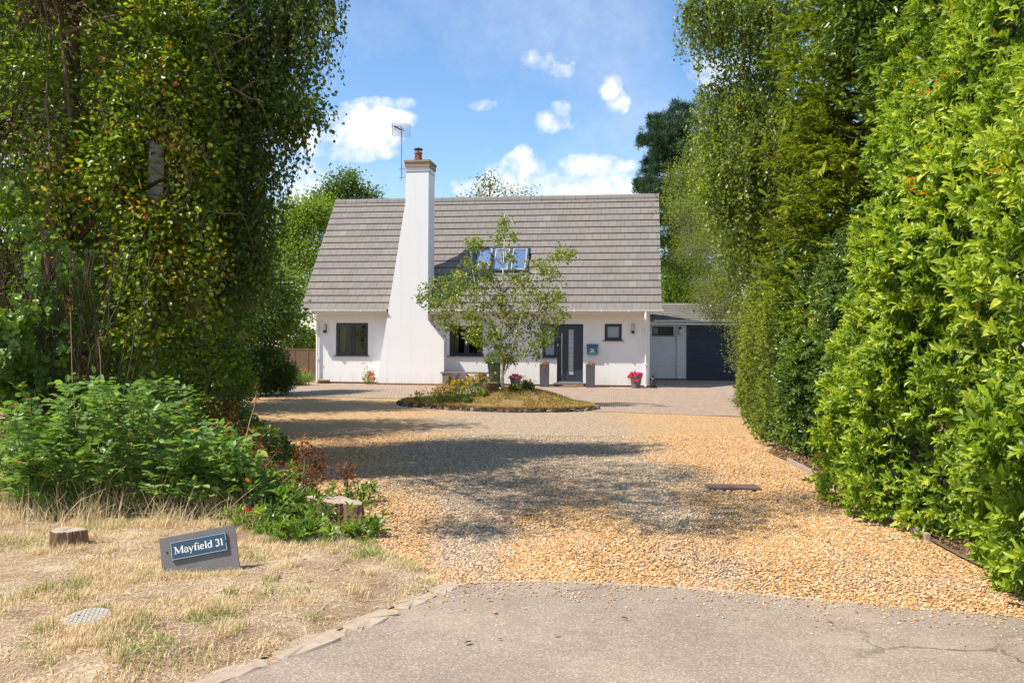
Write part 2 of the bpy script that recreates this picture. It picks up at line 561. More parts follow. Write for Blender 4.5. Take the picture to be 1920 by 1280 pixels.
M['concrete'] = plain('worn_concrete', (0.37, 0.295, 0.225), 0.9, var=0.42, scale=14.0, bump=0.6, spec=0.2)
M['board'] = plain('weathered_edging_board', (0.34, 0.27, 0.22), 0.9, var=0.2, scale=5.0, bump=0.4)
M['mailbox'] = plain('blue_green_enamel', (0.045, 0.13, 0.17), 0.4, var=0.1)
M['mailpanel'] = plain('mailbox_panel', (0.11, 0.23, 0.26), 0.5, var=0.1)
M['white'] = plain('white_paint', (0.82, 0.81, 0.78), 0.5, var=0.02)
M['planter'] = plain('graphite_planter', (0.085, 0.09, 0.105), 0.5, var=0.15)
M['lampglass'] = plain('frosted_lamp_glass', (0.50, 0.50, 0.45), 0.3, var=0.05, spec=0.6)
M['potgrey'] = plain('grey_ribbed_pot', (0.17, 0.155, 0.15), 0.7, var=0.2)
M['potgreen'] = plain('glazed_green_pot', (0.012, 0.055, 0.032), 0.2, var=0.3, spec=0.7)
M['bench'] = plain('weathered_bench_wood', (0.22, 0.17, 0.15), 0.85, var=0.2)
M['fencewood'] = plain('brown_fence_wood', (0.13, 0.08, 0.05), 0.9, var=0.35, scale=9.0, bump=0.4)
M['wood_end'] = plain('sawn_stump_top', (0.38, 0.30, 0.225), 0.9, var=0.3, scale=14.0, bump=0.6)
# ================================================================== GROUND
poly_sheet('ground', [(-160, -20), (160, -20), (160, 220), (-160, 220)], -0.03, M['lawn'])
# gravel drive with a faint camber so it is not a dead flat sheet
gx = np.linspace(-12, 7.2, 97); gy = np.linspace(3.6, 25.5, 110)
GX, GY = np.meshgrid(gx, gy)
GZ = (vn(GX + 40, GY + 40, 0.8, 3) - 0.5) * 0.035
GZ = np.clip(GZ, -0.02, 0.002) - 0.002


def grid_obj(name, X, Y, Z, mat, kind='structure'):
    h, w = X.shape
    V = np.stack([X.ravel(), Y.ravel(), Z.ravel()], 1)
    i = np.arange(h * w).reshape(h, w)
    q = np.stack([i[:-1, :-1], i[:-1, 1:], i[1:, 1:], i[1:, :-1]], -1).reshape(-1)
    o = np_mesh(name, V, q, np.full(len(q) // 4, 4), mat, smooth=True)
    o['kind'] = kind
    return o


grid_obj('gravel_driveway', GX, GY, GZ, M['gravel'])

# asphalt apron at the entrance
ROAD_EDGE = [(-0.31, 5.56), (0.2, 5.60), (0.9, 5.52), (1.49, 5.36), (2.2, 5.15), (2.99, 4.93), (4.2, 4.55), (7.0, 3.8), (16, 1.5)]
KERB = [(-0.31, 5.56), (-0.52, 5.22), (-0.75, 4.85), (-1.03, 4.42), (-1.38, 3.93), (-1.9, 3.2), (-2.9, 1.9), (-5.0, -1.0)]


def road_y(x):
    return np.interp(x, [p[0] for p in ROAD_EDGE], [p[1] for p in ROAD_EDGE])


def kerb_x(y):
    return np.interp(y, [p[1] for p in KERB[::-1]], [p[0] for p in KERB[::-1]])


road = [(p[0], p[1]) for p in ROAD_EDGE] + [(16, -12), (-12, -12)] + [(p[0], p[1]) for p in KERB[::-1]][:-1]
poly_sheet('road', road, 0.006, M['asphalt'])

# block paving in front of the house and garage
PAVE = [(-9.5, 23.0), (-7.5, 23.3), (-5.5, 23.9), (-3.0, 23.3), (-0.6, 21.4), (2.0, 19.35), (3.5, 18.75), (5.3, 18.15), (9, 17.2)]
poly_sheet('block_paving', PAVE + [(14, 17.2), (14, 39.5), (-13, 39.5), (-13, 23)], 0.005, M['paver'])


def pave_y(x):
    return np.interp(x, [p[0] for p in PAVE], [p[1] for p in PAVE])


# verge and planting bed on the near side of the drive
VX = [(-6.5, -3), (-2.9, 1.7), (-1.98, 3.2), (-1.47, 3.93), (-1.10, 4.42), (-0.83, 4.85), (-0.60, 5.22), (-0.45, 5.55), (-0.55, 5.85), (-0.85, 6.25), (-1.25, 6.9), (-1.75, 8.0),
      (-2.25, 9.65), (-3.2, 12), (-4.5, 15.0), (-6.0, 18.5), (-7.3, 21.6), (-8.4, 24.5), (-9.2, 31), (-9.2, 40)]


def verge_x(y):
    return np.interp(y, [p[1] for p in VX], [p[0] for p in VX])


def verge_h(x, y):
    e = np.clip((verge_x(y) - x) / 0.35, 0, 1)
    return (0.012 + 0.055 * vn(x + 50, y + 50, 1.3, 4) + 0.030 * vn(x + 20, y + 80, 6.0, 3)) * e * 1.0 + 0.008


ty = np.concatenate([np.linspace(-3, 3.4, 20), np.linspace(3.5, 10, 150), np.linspace(10.3, 40, 60)])
tx = np.concatenate([np.linspace(0, 4.5, 130), np.linspace(4.7, 16, 30)])
TY, TX = np.meshgrid(ty, tx, indexing='ij')
XX = verge_x(TY) - TX
grid_obj('verge', XX[:, ::-1], TY[:, ::-1], verge_h(XX, TY)[:, ::-1], M['verge'])

# soil under the hedge
HB = [G(1440, 848), G(1482, 868), G(1535, 897), G(1592, 930), G(1690, 985), G(1800, 1045), G(1925, 1105)]
HBL = [(5.4, 17.9), (4.75, 15.4), (4.1, 13.1)] + [(p.x, p.y) for p in HB] + [(3.55, 4.9), (3.9, 3.2), (4.5, -2)]
poly_sheet('hedge_bed', HBL + [(12, -2), (12, 17.9)], 0.012, M['litter'])


def hedge_x(y):
    q = HBL[::-1]
    return np.interp(y, [p[1] for p in q], [p[0] for p in q])


# worn edging stones along the verge
kr = random.Random(4)
stones = []
path = [Vector((x, y, 0)) for x, y in KERB]
tot = 0.0
segs = []
d = 0.0
plen = [0]
for a, b in zip(path, path[1:]): plen.append(plen[-1] + (b - a).length)


def along(s):
    for i in range(len(path) - 1):
        if s <= plen[i + 1]:
            f = (s - plen[i]) / (plen[i + 1] - plen[i])
            return path[i].lerp(path[i + 1], f), (path[i + 1] - path[i]).normalized()
    return path[-1], (path[-1] - path[-2]).normalized()


s = 0.02
klabels = ['pale edging slab at the top end of the verge where the gravel begins', 'second edging stone from the gravel, cracked and close to the tarmac', 'third worn edging stone from the gravel, half sunk in dry grass',
           'fourth edging stone from the gravel, broad and chalky', 'fifth edging stone from the gravel, speckled with grit', 'edging stone nearest the camera on the verge edge']
for k, ln in enumerate([0.26, 0.36, 0.42, 0.50, 0.46, 0.52]):
    c, dr = along(s + ln / 2)
    mb = MB()
    nrm = Vector((-dr.y, dr.x, 0))
    w = kr.uniform(0.075, 0.10)
    ring = []
    for q in range(20):
        an = 2 * pi * q / 20
        ex = math.copysign(abs(cos(an)) ** 0.45, cos(an)) * (ln / 2 - 0.012) * kr.uniform(0.93, 1.0)
        ey = math.copysign(abs(sin(an)) ** 0.45, sin(an)) * w * kr.uniform(0.74, 1.10)
        ring.append(dr * ex - nrm * ey * -1)
    top = [p * kr.uniform(.84, .96) + Vector((0, 0, 0.014 + kr.uniform(-.005, .005))) for p in ring]
    mb.add([p + Vector((0, 0, -0.02)) for p in ring] + [p + Vector((0, 0, 0.006)) for p in ring] + top + [Vector((0, 0, 0.016))],
           [(i, (i + 1) % 20, 20 + (i + 1) % 20, 20 + i) for i in range(20)] + [(20 + i, 20 + (i + 1) % 20, 40 + (i + 1) % 20, 40 + i) for i in range(20)] + [(40 + i, 40 + (i + 1) % 20, 60) for i in range(20)])
    o = mb.build('edging_stone', M['concrete'], smooth=False)
    o.location = c + nrm * -0.03
    tag(o, klabels[k], 'edging stone', 'worn edging stones between verge and tarmac')
    s += ln + 0.015

# thin concrete lip between gravel and tarmac
mb = MB()
for i in range(26):
    x0 = -0.22 + i * 0.09
    x1 = x0 + 0.092
    y0, y1 = road_y(x0), road_y(x1)
    j = kr.uniform(-.006, .006)
    mb.add([(x0, y0 - .012 + j, .004), (x1, y1 - .012 + j, .004), (x1, y1 + .02, .004), (x0, y0 + .02, .004), (x0, y0 - .008 + j, .012), (x1, y1 - .008 + j, .012), (x1, y1 + .015, .012), (x0, y0 + .015, .012)],
           [(0, 1, 5, 4), (4, 5, 6, 7), (2, 3, 7, 6), (0, 4, 7, 3), (1, 2, 6, 5)])
tag(mb.build('kerb', M['concrete']), 'thin sandy concrete lip between golden gravel and tarmac', 'kerb')

# board edging the hedge bed
mb = MB()
ed = [G(1478, 866), G(1510, 883), G(1545, 903), G(1572, 918), G(1600, 935), G(1660, 968), G(1740, 1013)]
for a, b in zip(ed, ed[1:]):
    dr = (b - a).normalized(); nn = Vector((-dr.y, dr.x, 0)) * 0.02
    z0, z1 = Vector((0, 0, -.02)), Vector((0, 0, .055))
    mb.add([a - nn + z0, b - nn + z0, b + nn + z0, a + nn + z0, a - nn + z1, b - nn + z1, b + nn + z1, a + nn + z1], [(0, 1, 5, 4), (1, 2, 6, 5), (2, 3, 7, 6), (3, 0, 4, 7), (4, 5, 6, 7)])
tag(mb.build('edging_board', M['board']), 'weathered low board edging the hedge bed beside the gravel', 'edging')

# ================================================================== HOUSE
W = 12.32
H0 = Vector((-7.329, 31.511, 0))
HR = radians(-8)
house = empty('detached_house', H0, HR, 'white rendered house with steep grey tiled roof and tall tapering chimney', 'house')
HM = Matrix.Translation(H0) @ Matrix.Rotation(HR, 4, 'Z')


def roofz(d, off=0.0): return 2.744 + 1.2367 * (d + 0.45) + off


def wall_open(mb, u0, u1, z0, z1, ops, y=0.0, th=0.3):
    us = sorted({u0, u1, *[o[0] for o in ops], *[o[1] for o in ops]})
    for a, b in zip(us, us[1:]):
        zs = [(z0, z1)]
        for (p, q, r, s_) in ops:
            if p < b - 1e-6 and q > a + 1e-6:
                nz = []
                for lo, hi in zs:
                    if r > lo: nz.append((lo, min(r, hi)))
                    if s_ < hi: nz.append((max(s_, lo), hi))
                zs = nz
        for lo, hi in zs:
            if hi - lo < 1e-5: continue
            mb.add([(a, y, lo), (b, y, lo), (b, y, hi), (a, y, hi)], [(0, 1, 2, 3)])
            mb.add([(a, y + th, lo), (b, y + th, lo), (b, y + th, hi), (a, y + th, hi)], [(3, 2, 1, 0)])
    for (p, q, r, s_) in ops:
        mb.add([(p, y, r), (q, y, r), (q, y, s_), (p, y, s_), (p, y + th, r), (q, y + th, r), (q, y + th, s_), (p, y + th, s_)],
               [(0, 4, 5, 1), (1, 5, 6, 2), (2, 6, 7, 3), (3, 7, 4, 0)])


OPS = [(0.77, 2.01, 1.04, 2.26), (5.09, 6.33, 1.06, 2.16), (8.50, 9.03, 1.02, 2.24), (9.03, 9.97, 0.13, 2.24), (10.73, 11.34, 1.66, 2.25)]
mb = MB()
wall_open(mb, 0, W, 0.07, 2.64, OPS)
mb.build('wall', M['render'], house)
mb = MB()   # gable ends and rear
rt = 3.27
for x0, x1 in ((-0.0, 0.25), (W - 0.25, W)):
    poly = [(0.301, 0.07), (6.2, 0.07), (6.2, 3.2), (3.29, 7.0), (0.301, 3.35)]
    n = 5
    vs = [(x0, d, z) for d, z in poly] + [(x1, d, z) for d, z in poly]
    mb.add(vs, [tuple(range(n)), tuple(range(2 * n - 1, n - 1, -1))] + [(i, i + n, (i + 1) % n + n, (i + 1) % n) for i in range(n)])
mb.box(0.25, W - 0.25, 5.9, 6.2, 0.07, 3.2)
# short returns between the front wall and the gables
mb.box(0.002, 0.25, 0.003, 0.301, 0.07, 2.639)
mb.box(W - 0.25, W - 0.002, 0.003, 0.301, 0.07, 2.639)
mb.build('gable_wall', M['render'], house)
mb = MB()
mb.box(0.02, W - 0.02, 0.02, 0.29, -0.02, 0.069)
mb.box(0.02, 0.25, 0.29, 6.18, -0.02, 0.069)
mb.box(W - 0.25, W - 0.02, 0.29, 6.18, -0.02, 0.069)
mb.build('plinth', M['plinth'], house)
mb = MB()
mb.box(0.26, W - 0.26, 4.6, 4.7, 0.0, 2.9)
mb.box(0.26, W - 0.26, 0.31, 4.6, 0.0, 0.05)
mb.build('interior_wall', M['dark'], house)  # near-black walls and floor, the unlit room's darkness put into their colour


def window(op, name='window', mull=None, sill=True, rec=0.06, casement=True, curtains=(), fw=0.055, gm='glass', parent=house):
    u0, u1, z0, z1 = op
    fr = MB()
    e = 0.003
    a, b = rec, rec + 0.07
    fr.box(u0 + e, u0 + fw, a, b, z0 + e, z1 - e)
    fr.box(u1 - fw, u1 - e, a, b, z0 + e, z1 - e)
    fr.box(u0 + fw, u1 - fw, a, b, z0 + e, z0 + fw)
    fr.box(u0 + fw, u1 - fw, a, b, z1 - fw, z1 - e)
    cols = [u0 + fw] + ([mull - 0.03, mull + 0.03] if mull else []) + [u1 - fw]
    if mull: fr.box(mull - 0.03, mull + 0.03, a, b, z0 + fw, z1 - fw)
    w = fr.build(name, M['anthra'], parent)
    for i in range(0, len(cols), 2):
        p, q = cols[i], cols[i + 1]
        if casement:
            sw = 0.05
            sb = MB()
            lo, hi = z0 + fw, z1 - fw
            f0, f1 = rec - 0.018, rec + 0.05
            sb.box(p - .012, p + sw, f0, f1 - .002, lo - .012, hi + .012)
            sb.box(q - sw, q + .012, f0, f1 - .002, lo - .012, hi + .012)
            sb.box(p + sw, q - sw, f0, f1 - .002, lo - .012, lo + sw)
            sb.box(p + sw, q - sw, f0, f1 - .002, hi - sw, hi + .012)
            sb.build('casement', M['anthra'], w)
            p, q = p + sw, q - sw
            lo, hi = lo + sw, hi - sw
        else:
            lo, hi = z0 + fw, z1 - fw
        gb = MB()
        gb.box(p - .005, q + .005, rec + 0.015, rec + 0.025, lo - .005, hi + .005)
        gb.build('pane', M[gm], w)
    for (c0, c1) in curtains:
        cb = MB()
        n = 14
        pts = [(c0 + (c1 - c0) * k / n, 0.36 + 0.03 * sin(k * 2.3)) for k in range(n + 1)]
        vs = [(x, y, z) for z in (z0 - 0.1, z1) for x, y in pts]
        cb.add(vs, [(k, k + 1, n + 2 + k, n + 1 + k) for k in range(n)])
        cb.build('curtain', M['curtain'], w)
    if sill:
        sb = MB()
        sb.box(u0 - 0.07, u1 + 0.07, -0.055, rec + 0.002, z0 - 0.032, z0 - 0.001)
        sb.build('sill', M['sill'], w)
    return w


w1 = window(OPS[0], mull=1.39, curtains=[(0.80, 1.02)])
mb = MB()  # chair back, and a white box standing in for far window daylight
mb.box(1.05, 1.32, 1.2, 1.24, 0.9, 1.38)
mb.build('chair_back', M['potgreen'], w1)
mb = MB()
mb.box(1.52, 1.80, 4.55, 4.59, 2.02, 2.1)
mb.build('far_window_light', M['white'], w1)
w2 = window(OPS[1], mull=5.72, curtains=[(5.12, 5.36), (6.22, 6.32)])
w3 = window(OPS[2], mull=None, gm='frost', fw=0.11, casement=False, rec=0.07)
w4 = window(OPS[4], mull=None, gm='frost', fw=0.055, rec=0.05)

# front door
mb = MB()
mb.box(9.033, 9.09, 0.07, 0.14, 0.14, 2.237)
mb.box(9.91, 9.967, 0.07, 0.14, 0.14, 2.237)
mb.box(9.09, 9.91, 0.07, 0.14, 2.18, 2.237)
door = mb.build('front_door', M['anthra'], house)
mb = MB()
mb.box(9.093, 9.44, 0.085, 0.13, 0.17, 2.177)
mb.box(9.62, 9.907, 0.085, 0.13, 0.17, 2.177)
mb.box(9.44, 9.62, 0.085, 0.13, 0.17, 0.42)
mb.box(9.44, 9.62, 0.085, 0.13, 2.04, 2.177)
for z in (0.30,):
    mb.box(9.42, 9.64, 0.078, 0.0848, 0.36, 0.40)
mb.box(9.41, 9.437, 0.078, 0.0848, 0.36, 2.08); mb.box(9.623, 9.65, 0.078, 0.0848, 0.36, 2.08); mb.box(9.437, 9.623, 0.078, 0.0848, 2.06, 2.10)
mb.build('door_leaf', M['door'], door)
mb = MB()
mb.box(9.441, 9.619, 0.10, 0.115, 0.421, 2.039)
gl = mb.build('door_glass', M['frost_light'], door)
for k in range(9):
    mb = MB()
    mb.box(9.445, 9.615, 0.096, 0.0995, 0.55 + k * 0.165, 0.558 + k * 0.165)
    mb.build('glazing_line', M['anthra'], gl)
mb = MB()
mb.tube([(9.205, 0.03, 0.42), (9.205, 0.03, 1.92)], 0.016, 10)
mb.tube([(9.205, 0.03, 0.52), (9.205, 0.085, 0.52)], 0.009, 6)
mb.tube([(9.205, 0.03, 1.82), (9.205, 0.085, 1.82)], 0.009, 6)
mb.build('handle', M['steel'], door)
mb = MB()
mb.box(9.045, 9.085, 0.052, 0.0695, 1.44, 1.53)
mb.build('door_bell', M['steel'], door)
mb = MB()
mb.box(9.0931, 9.907, 0.045, 0.0845, 0.141, 0.175)
mb.build('threshold', M['steel'], door)
mb = MB()
mb.box(8.92, 10.08, -0.03, 0.30, 0.075, 0.128)
mb.box(8.95, 10.05, -0.012, 0.02, 0.0701, 0.0749)
mb.build('door_sill', M['sill'], door)
mb = MB()
mb.box(8.99, 10.0, -0.20, -0.031, 0.006, 0.075)
mb.build('door_step', M['plinth'], house)

# roof
phi = math.atan(1.2367)
tdir = Vector((0, cos(phi), sin(phi)))
nrm = Vector((0, -sin(phi), cos(phi)))
SL = 5.945
rr = random.Random(11)


def tiled(x0, x1, org, tdir, nrm, L, g, tw, skip=None):
    mb = MB()
    n = int(round(L / g))
    g = L / n
    for i in range(n):
        off = (tw / 2 if i % 2 else 0)
        k0 = int(math.floor((x0 - off) / tw)) - 1
        rowt = rr.uniform(-0.05, 0.05)
        for k in range(k0, int((x1 - x0) / tw) + k0 + 4):
            a, b = max(x0, off + k * tw + .003), min(x1, off + (k + 1) * tw - .003)
            if b - a < 0.02: continue
            s0, s1 = i * g - 0.0, (i + 1) * g + 0.03
            if i == n - 1: s1 = (i + 1) * g
            if skip and skip(a, b, s0, s1): continue
            j = rr.uniform(-0.0025, 0.0025)
            h0, h1 = 0.052 + j, 0.012
            mb.tt = min(1, max(0, rr.gauss(0.5, 0.17) + rowt))
            P = lambda x, s_, h: org + Vector((x, 0, 0)) + tdir * s_ + nrm * h
            vs = [P(a, s0, h0 - .03), P(b, s0, h0 - .03), P(b, s1, h1 - .006), P(a, s1, h1 - .006), P(a, s0, h0), P(b, s0, h0), P(b, s1, h1), P(a, s1, h1)]
            mb.add(vs, [(4, 5, 6, 7), (0, 1, 5, 4), (1, 2, 6, 5), (3, 0, 4, 7)])
    return mb


org = Vector((0, -0.45, 2.744 - 0.03))
RWIN = (5.84, 7.85)
mb = tiled(-0.44, W + 0.394, org, tdir, nrm, SL, 0.35, 0.30, skip=lambda a, b, s0, s1: a > RWIN[0] - .1 and b < RWIN[1] + .1 and s0 > 1.86 and s1 < 3.12)
roof = mb.build('roof', M['tile'], house)
mb = MB()
# deck and far slope
P = lambda x, s_, h: org + Vector((x, 0, 0)) + tdir * s_ + nrm * h
vs = [P(x, s_, h) for h in (-0.12, 0.004) for s_ in (0.03, SL) for x in (-0.42, W + 0.374)]
mb.add(vs, [(0, 2, 3, 1), (4, 5, 7, 6), (0, 1, 5, 4), (2, 6, 7, 3), (0, 4, 6, 2), (1, 3, 7, 5)])
mb.build('roof_deck', M['tile_edge'], roof)
mb = MB()
rz, rd = 2.744 - .03 + 4.62, 3.288
mb.add([(-0.44, rd, rz), (W + .394, rd, rz), (W + .394, rd + 3.74, rz - 4.62), (-0.44, rd + 3.74, rz - 4.62), (-0.44, rd, rz - .14), (W + .394, rd, rz - .14), (W + .394, rd + 3.74, rz - 4.76), (-0.44, rd + 3.74, rz - 4.76)],
       [(0, 1, 2, 3), (7, 6, 5, 4), (0, 4, 5, 1), (3, 2, 6, 7), (0, 3, 7, 4), (1, 5, 6, 2)])
mb.build('rear_slope', M['tile'], roof)
mb = MB()
x = -0.44
while x < W + 0.39:
    x1 = min(x + 0.45, W + 0.394)
    mb.tt = rr.uniform(.25, .8)
    prof = [(-0.15, -0.13), (-0.11, -0.035), (-0.05, 0.035), (0.0, 0.055), (0.05, 0.035), (0.11, -0.035), (0.15, -0.13)]
    for xa, xb, s_ in ((x + .006, x1 - 0.03, 1.0), (x1 - 0.03, x1, 1.12)):
        vs = [(xx, rd + p[0] * s_, rz + p[1] * s_ + 0.03) for xx in (xa, xb) for p in prof]
        n = len(prof)
        mb.add(vs, [(i, i + 1, n + i + 1, n + i) for i in range(n - 1)] + [tuple(range(n - 1, -1, -1)), tuple(range(n, 2 * n))])
    x = x1
mb.build('ridge_tiles', M['tile'], roof)

# roof window of three panes
u0, u1 = RWIN
s0, s1 = 1.84, 3.14
s0 = ((0.70 + 0.45) / cos(phi)); s1 = ((1.50 + 0.45) / cos(phi))
fm = Matrix.Translation(org) @ Matrix(((1, 0, 0, 0), (0, cos(phi), -sin(phi), 0), (0, sin(phi), cos(phi), 0), (0, 0, 0, 1)))


def rb(mb_, a, b, c, d_, e, f):
    mb_.M = fm
    mb_.box(a, b, c, d_, e, f)


mb = MB()
rb(mb, u0, u0 + .06, s0, s1, 0.0, 0.12); rb(mb, u1 - .06, u1, s0, s1, 0.0, 0.12)
rb(mb, u0 + .06, u1 - .06, s0, s0 + .07, 0.0, 0.118); rb(mb, u0 + .06, u1 - .06, s1 - .09, s1, 0.0, 0.125)
dv = (u1 - u0) / 3
for k in (1, 2): rb(mb, u0 + dv * k - .055, u0 + dv * k + .055, s0 + .07, s1 - .09, 0.0, 0.115)
rwin = mb.build('roof_window', M['anthra'], roof)
mb = MB()
rb(mb, u0 - .08, u1 + .08, s0 - .16, s0 - .002, 0.0, 0.052)
mb.build('flashing', M['sill'], rwin)
for k in range(3):
    a, b = u0 + dv * k + (.06 if k == 0 else .055), u0 + dv * (k + 1) - (.06 if k == 2 else .055)
    mb = MB()
    rb(mb, a + .002, a + .05, s0 + .072, s1 - .092, 0.03, 0.108); rb(mb, b - .05, b - .002, s0 + .072, s1 - .092, 0.03, 0.108)
    rb(mb, a + .05, b - .05, s0 + .072, s0 + .12, 0.03, 0.108); rb(mb, a + .05, b - .05, s1 - .14, s1 - .092, 0.03, 0.108)
    mb.build('sash', M['alu'], rwin)
    mb = MB()
    rb(mb, a + .045, b - .045, s0 + .115, s1 - .135, 0.08, 0.088)
    mb.build('pane', M['skyglass'], rwin)

# fascia, soffit, gutters
CL, CR = 2.86, 4.42
for a, b in ((-0.44, CL), (CR, W + 0.394)):
    mb = MB()
    mb.box(a, b, -0.425, -0.405, 2.575, 2.70)
    mb.build('fascia', M['upvc'], house)
    mb = MB()
    mb.box(a, b, -0.404, -0.001 if False else 0.0, 2.60, 2.62)
    mb.build('soffit', M['soffit'], house)
    mb = MB()
    prof = [(-0.535 + 0.055 * cos(t_), 2.725 - 0.075 * abs(sin(t_)) ** .8) for t_ in np.linspace(pi, 0, 9)]
    prof = [(-0.59, 2.732)] + [(p[0] + .0, p[1]) for p in prof] + [(-0.48, 2.732), (-0.486, 2.722)]
    pin = [(-0.535 + 0.047 * cos(t_), 2.724 - 0.066 * abs(sin(t_)) ** .8) for t_ in np.linspace(0, pi, 9)]
    full = prof + pin
    n = len(full)
    aa, bb = a - 0.05 if a < 0 else a, b + .06 if b > 5 else b
    vs = [(x, p[0], p[1]) for x in (aa, bb) for p in full]
    mb.add(vs, [(i, (i + 1) % n, n + (i + 1) % n, n + i) for i in range(n)])
    mb.box(aa, aa + .004, -0.586, -0.484, 2.66, 2.73)
    mb.box(bb - .004, bb, -0.586, -0.484, 2.66, 2.73)
    k = aa + 0.5
    while k < bb - .3:
        mb.box(k, k + .035, -0.598, -0.53, 2.655, 2.737)
        mb.box(k, k + .02, -0.48, -0.425, 2.62, 2.64)
        k += 0.95
    g = mb.build('gutter', M['upvc'], house, smooth=False)
mb = MB()
mb.tube([(0.0, -0.535, 2.66), (0.0, -0.535, 2.52)], 0.045, 10)
mb.tube([(0.0, -0.535, 2.53), (0.02, -0.47, 2.46), (0.08, -0.1, 2.32), (0.08, -0.065, 2.26), (0.08, -0.065, 0.04)], 0.034, 10)
mb.box(0.035, 0.125, -0.11, -0.02, 1.98, 2.02); mb.box(0.035, 0.125, -0.11, -0.02, 0.9, 0.94)
mb.build('downpipe', M['upvc'], house, smooth=False)
mb = MB()
mb.tube([(12.17, -0.535, 2.66), (12.17, -0.535, 2.40)], 0.045, 10)
mb.tube([(12.17, -0.535, 2.42), (12.17, -0.47, 2.34), (12.18, -0.1, 2.18), (12.18, -0.065, 2.1), (12.18, -0.065, 0.12), (12.18, -0.12, 0.04)], 0.034, 10)
mb.box(12.135, 12.225, -0.11, -0.02, 1.86, 1.90); mb.box(12.135, 12.225, -0.11, -0.02, 0.8, 0.84)
mb.build('downpipe', M['upvc'], house)

# chimney
ch = MB()
ch.prism([(2.50, 0.0), (5.0, 0.0), (5.0, 1.6), (4.40, 2.36), (4.40, 7.88), (3.56, 7.88), (3.54, 6.6)], -0.5, 0.45)
chim = ch.build('chimney', M['render'], house)
mb = MB(); mb.prism([(3.545, 7.70), (4.412, 7.70), (4.412, 7.74), (3.545, 7.74)], -0.51, 0.46); mb.build('chimney_strap', M['alu'], chim)
mb = MB()
mb.box(3.52, 4.44, -0.54, 0.49, 7.881, 8.05)
mb.box(3.50, 4.46, -0.56, 0.51, 8.051, 8.13)
mb.build('brick_cap', M['capbrick'], chim)
mb = MB()
mb.lathe([(0.30, 0.0), (0.2, 0.05), (0.17, 0.06)], 14, (3.93, -0.05, 8.131)); mb.build('mortar_bed', M['concrete'], chim)
mb = MB()
mb.lathe([(0.155, 0), (0.15, 0.05), (0.135, 0.22), (0.12, 0.27), (0.15, 0.28), (0.155, 0.33), (0.13, 0.34)], 16, (3.90, -0.05, 8.16))
pot = mb.build('chimney_pot', M['terracotta'], chim, smooth=False)
mb = MB()
mb.lathe([(0.12, 0), (0.12, 0.02)], 16, (3.90, -0.05, 8.50))
for k in range(4):
    an = k * pi / 2 + .4
    mb.tube([(3.90 + .11 * cos(an), -0.05 + .11 * sin(an), 8.51), (3.90 + .12 * cos(an), -0.05 + .12 * sin(an), 8.60)], 0.01, 5)
mb.lathe([(0.165, 0), (0.165, 0.03), (0.08, 0.065), (0.02, 0.075)], 18, (3.90, -0.05, 8.60))
mb.build('cowl', M['black'], chim)
mb = MB(); mb.prism([(2.52, -0.02), (4.98, -0.02), (4.98, 0.068), (2.52, 0.068)], -0.504, -0.5005); mb.build('plinth', M['plinth'], chim)

# television aerial on the stack
aer = empty('television_aerial', HM @ Vector((3.27, -0.08, 7.5)), HR, 'grey television aerial with square grid reflector bracketed to the chimney', 'aerial')
mb = MB(); mb.tube([(0, 0, 0), (0.0, 0, 1.9)], 0.02, 8); mb.build('mast', M['alu'], aer)
mb = MB()
mb.tube([(-.08, 0, 0.10), (.10, 0, 0.10), (0.30, 0, 0.25)], 0.014, 6); mb.tube([(-.08, 0, 0.42), (.10, 0, 0.42), (0.30, 0, 0.27)], 0.014, 6)
mb.tube([(0.27, 0, 0.22), (0.31, 0, 0.30)], 0.03, 6)
mb.build('bracket', M['alu'], aer)
mb = MB()
for k in range(12):
    z = 1.60 + k * 0.042
    for y0 in (-0.10,):
        mb.tube([(-0.32, -0.1, z + .03), (0.32, 0.02, z - .03)], 0.006, 5)
for xx in (-0.32, 0.0, 0.32): mb.tube([(xx, -0.04 + xx * .19, 1.60 - xx * .09), (xx, -0.04 + xx * .19, 2.07 - xx * .09)], 0.007, 5)
mb.build('grid_reflector', M['alu'], aer)
mb = MB()
mb.tube([(0, 0, 1.84), (-0.12, -0.5, 1.87)], 0.018, 6)
for k in range(4):
    mb.tube([(-.03 * k - .16, -.12 * k - .1, 1.80), (-.03 * k + .12, -.12 * k - .04, 1.9)], 0.008, 5); mb.tube([(-.03 * k - .16, -.12 * k - .1, 1.9), (-.03 * k + .12, -.12 * k - .04, 1.80)], 0.008, 5)
mb.build('boom', M['black'], aer)
mb = MB(); mb.tube([(0.01, 0.02, 0.5), (0.05, 0.05, 0.1), (0.12, 0.2, -0.4), (0.2, 0.3, -1.05)], 0.006, 5); mb.build('cable', M['upvc'], aer)

# wall lamps


def wall_lamp(pos, label, flip=False):
    e = empty('wall_lamp', pos, HR, label, 'wall lamp', 'bulkhead wall lamps')
    s_ = -1 if flip else 1
    mb = MB(); mb.box(-.055, .055, -.02, 0, -.16, .16); mb.build('backplate', M['alu'], e)
    mb = MB()
    prof = [(0.048, -0.08), (0.05, 0.08), (0.042, 0.13), (0.022, 0.158), (0.002, 0.166)]
    mb.lathe([(r, z * s_) for r, z in prof], 14, (0, -.06, 0)); mb.build('lamp_glass', M['lampglass'], e, smooth=True)
    mb = MB(); mb.lathe([(0.056, -0.17 * s_), (0.058, -0.08 * s_)], 14, (0, -.06, 0)); mb.build('lamp_base', M['black'], e)
    return e


wall_lamp(HM @ Vector((0.36, -0.0, 2.05)), 'small bulkhead lamp beside the left downpipe of the house')
wall_lamp(HM @ Vector((11.73, -0.0, 2.08)), 'bulkhead lamp on the white house wall right of the small window')
wall_lamp(HM @ Vector((13.72, 6.10, 2.09)), 'shaded bulkhead lamp on the brick pier beside the garage door', True)

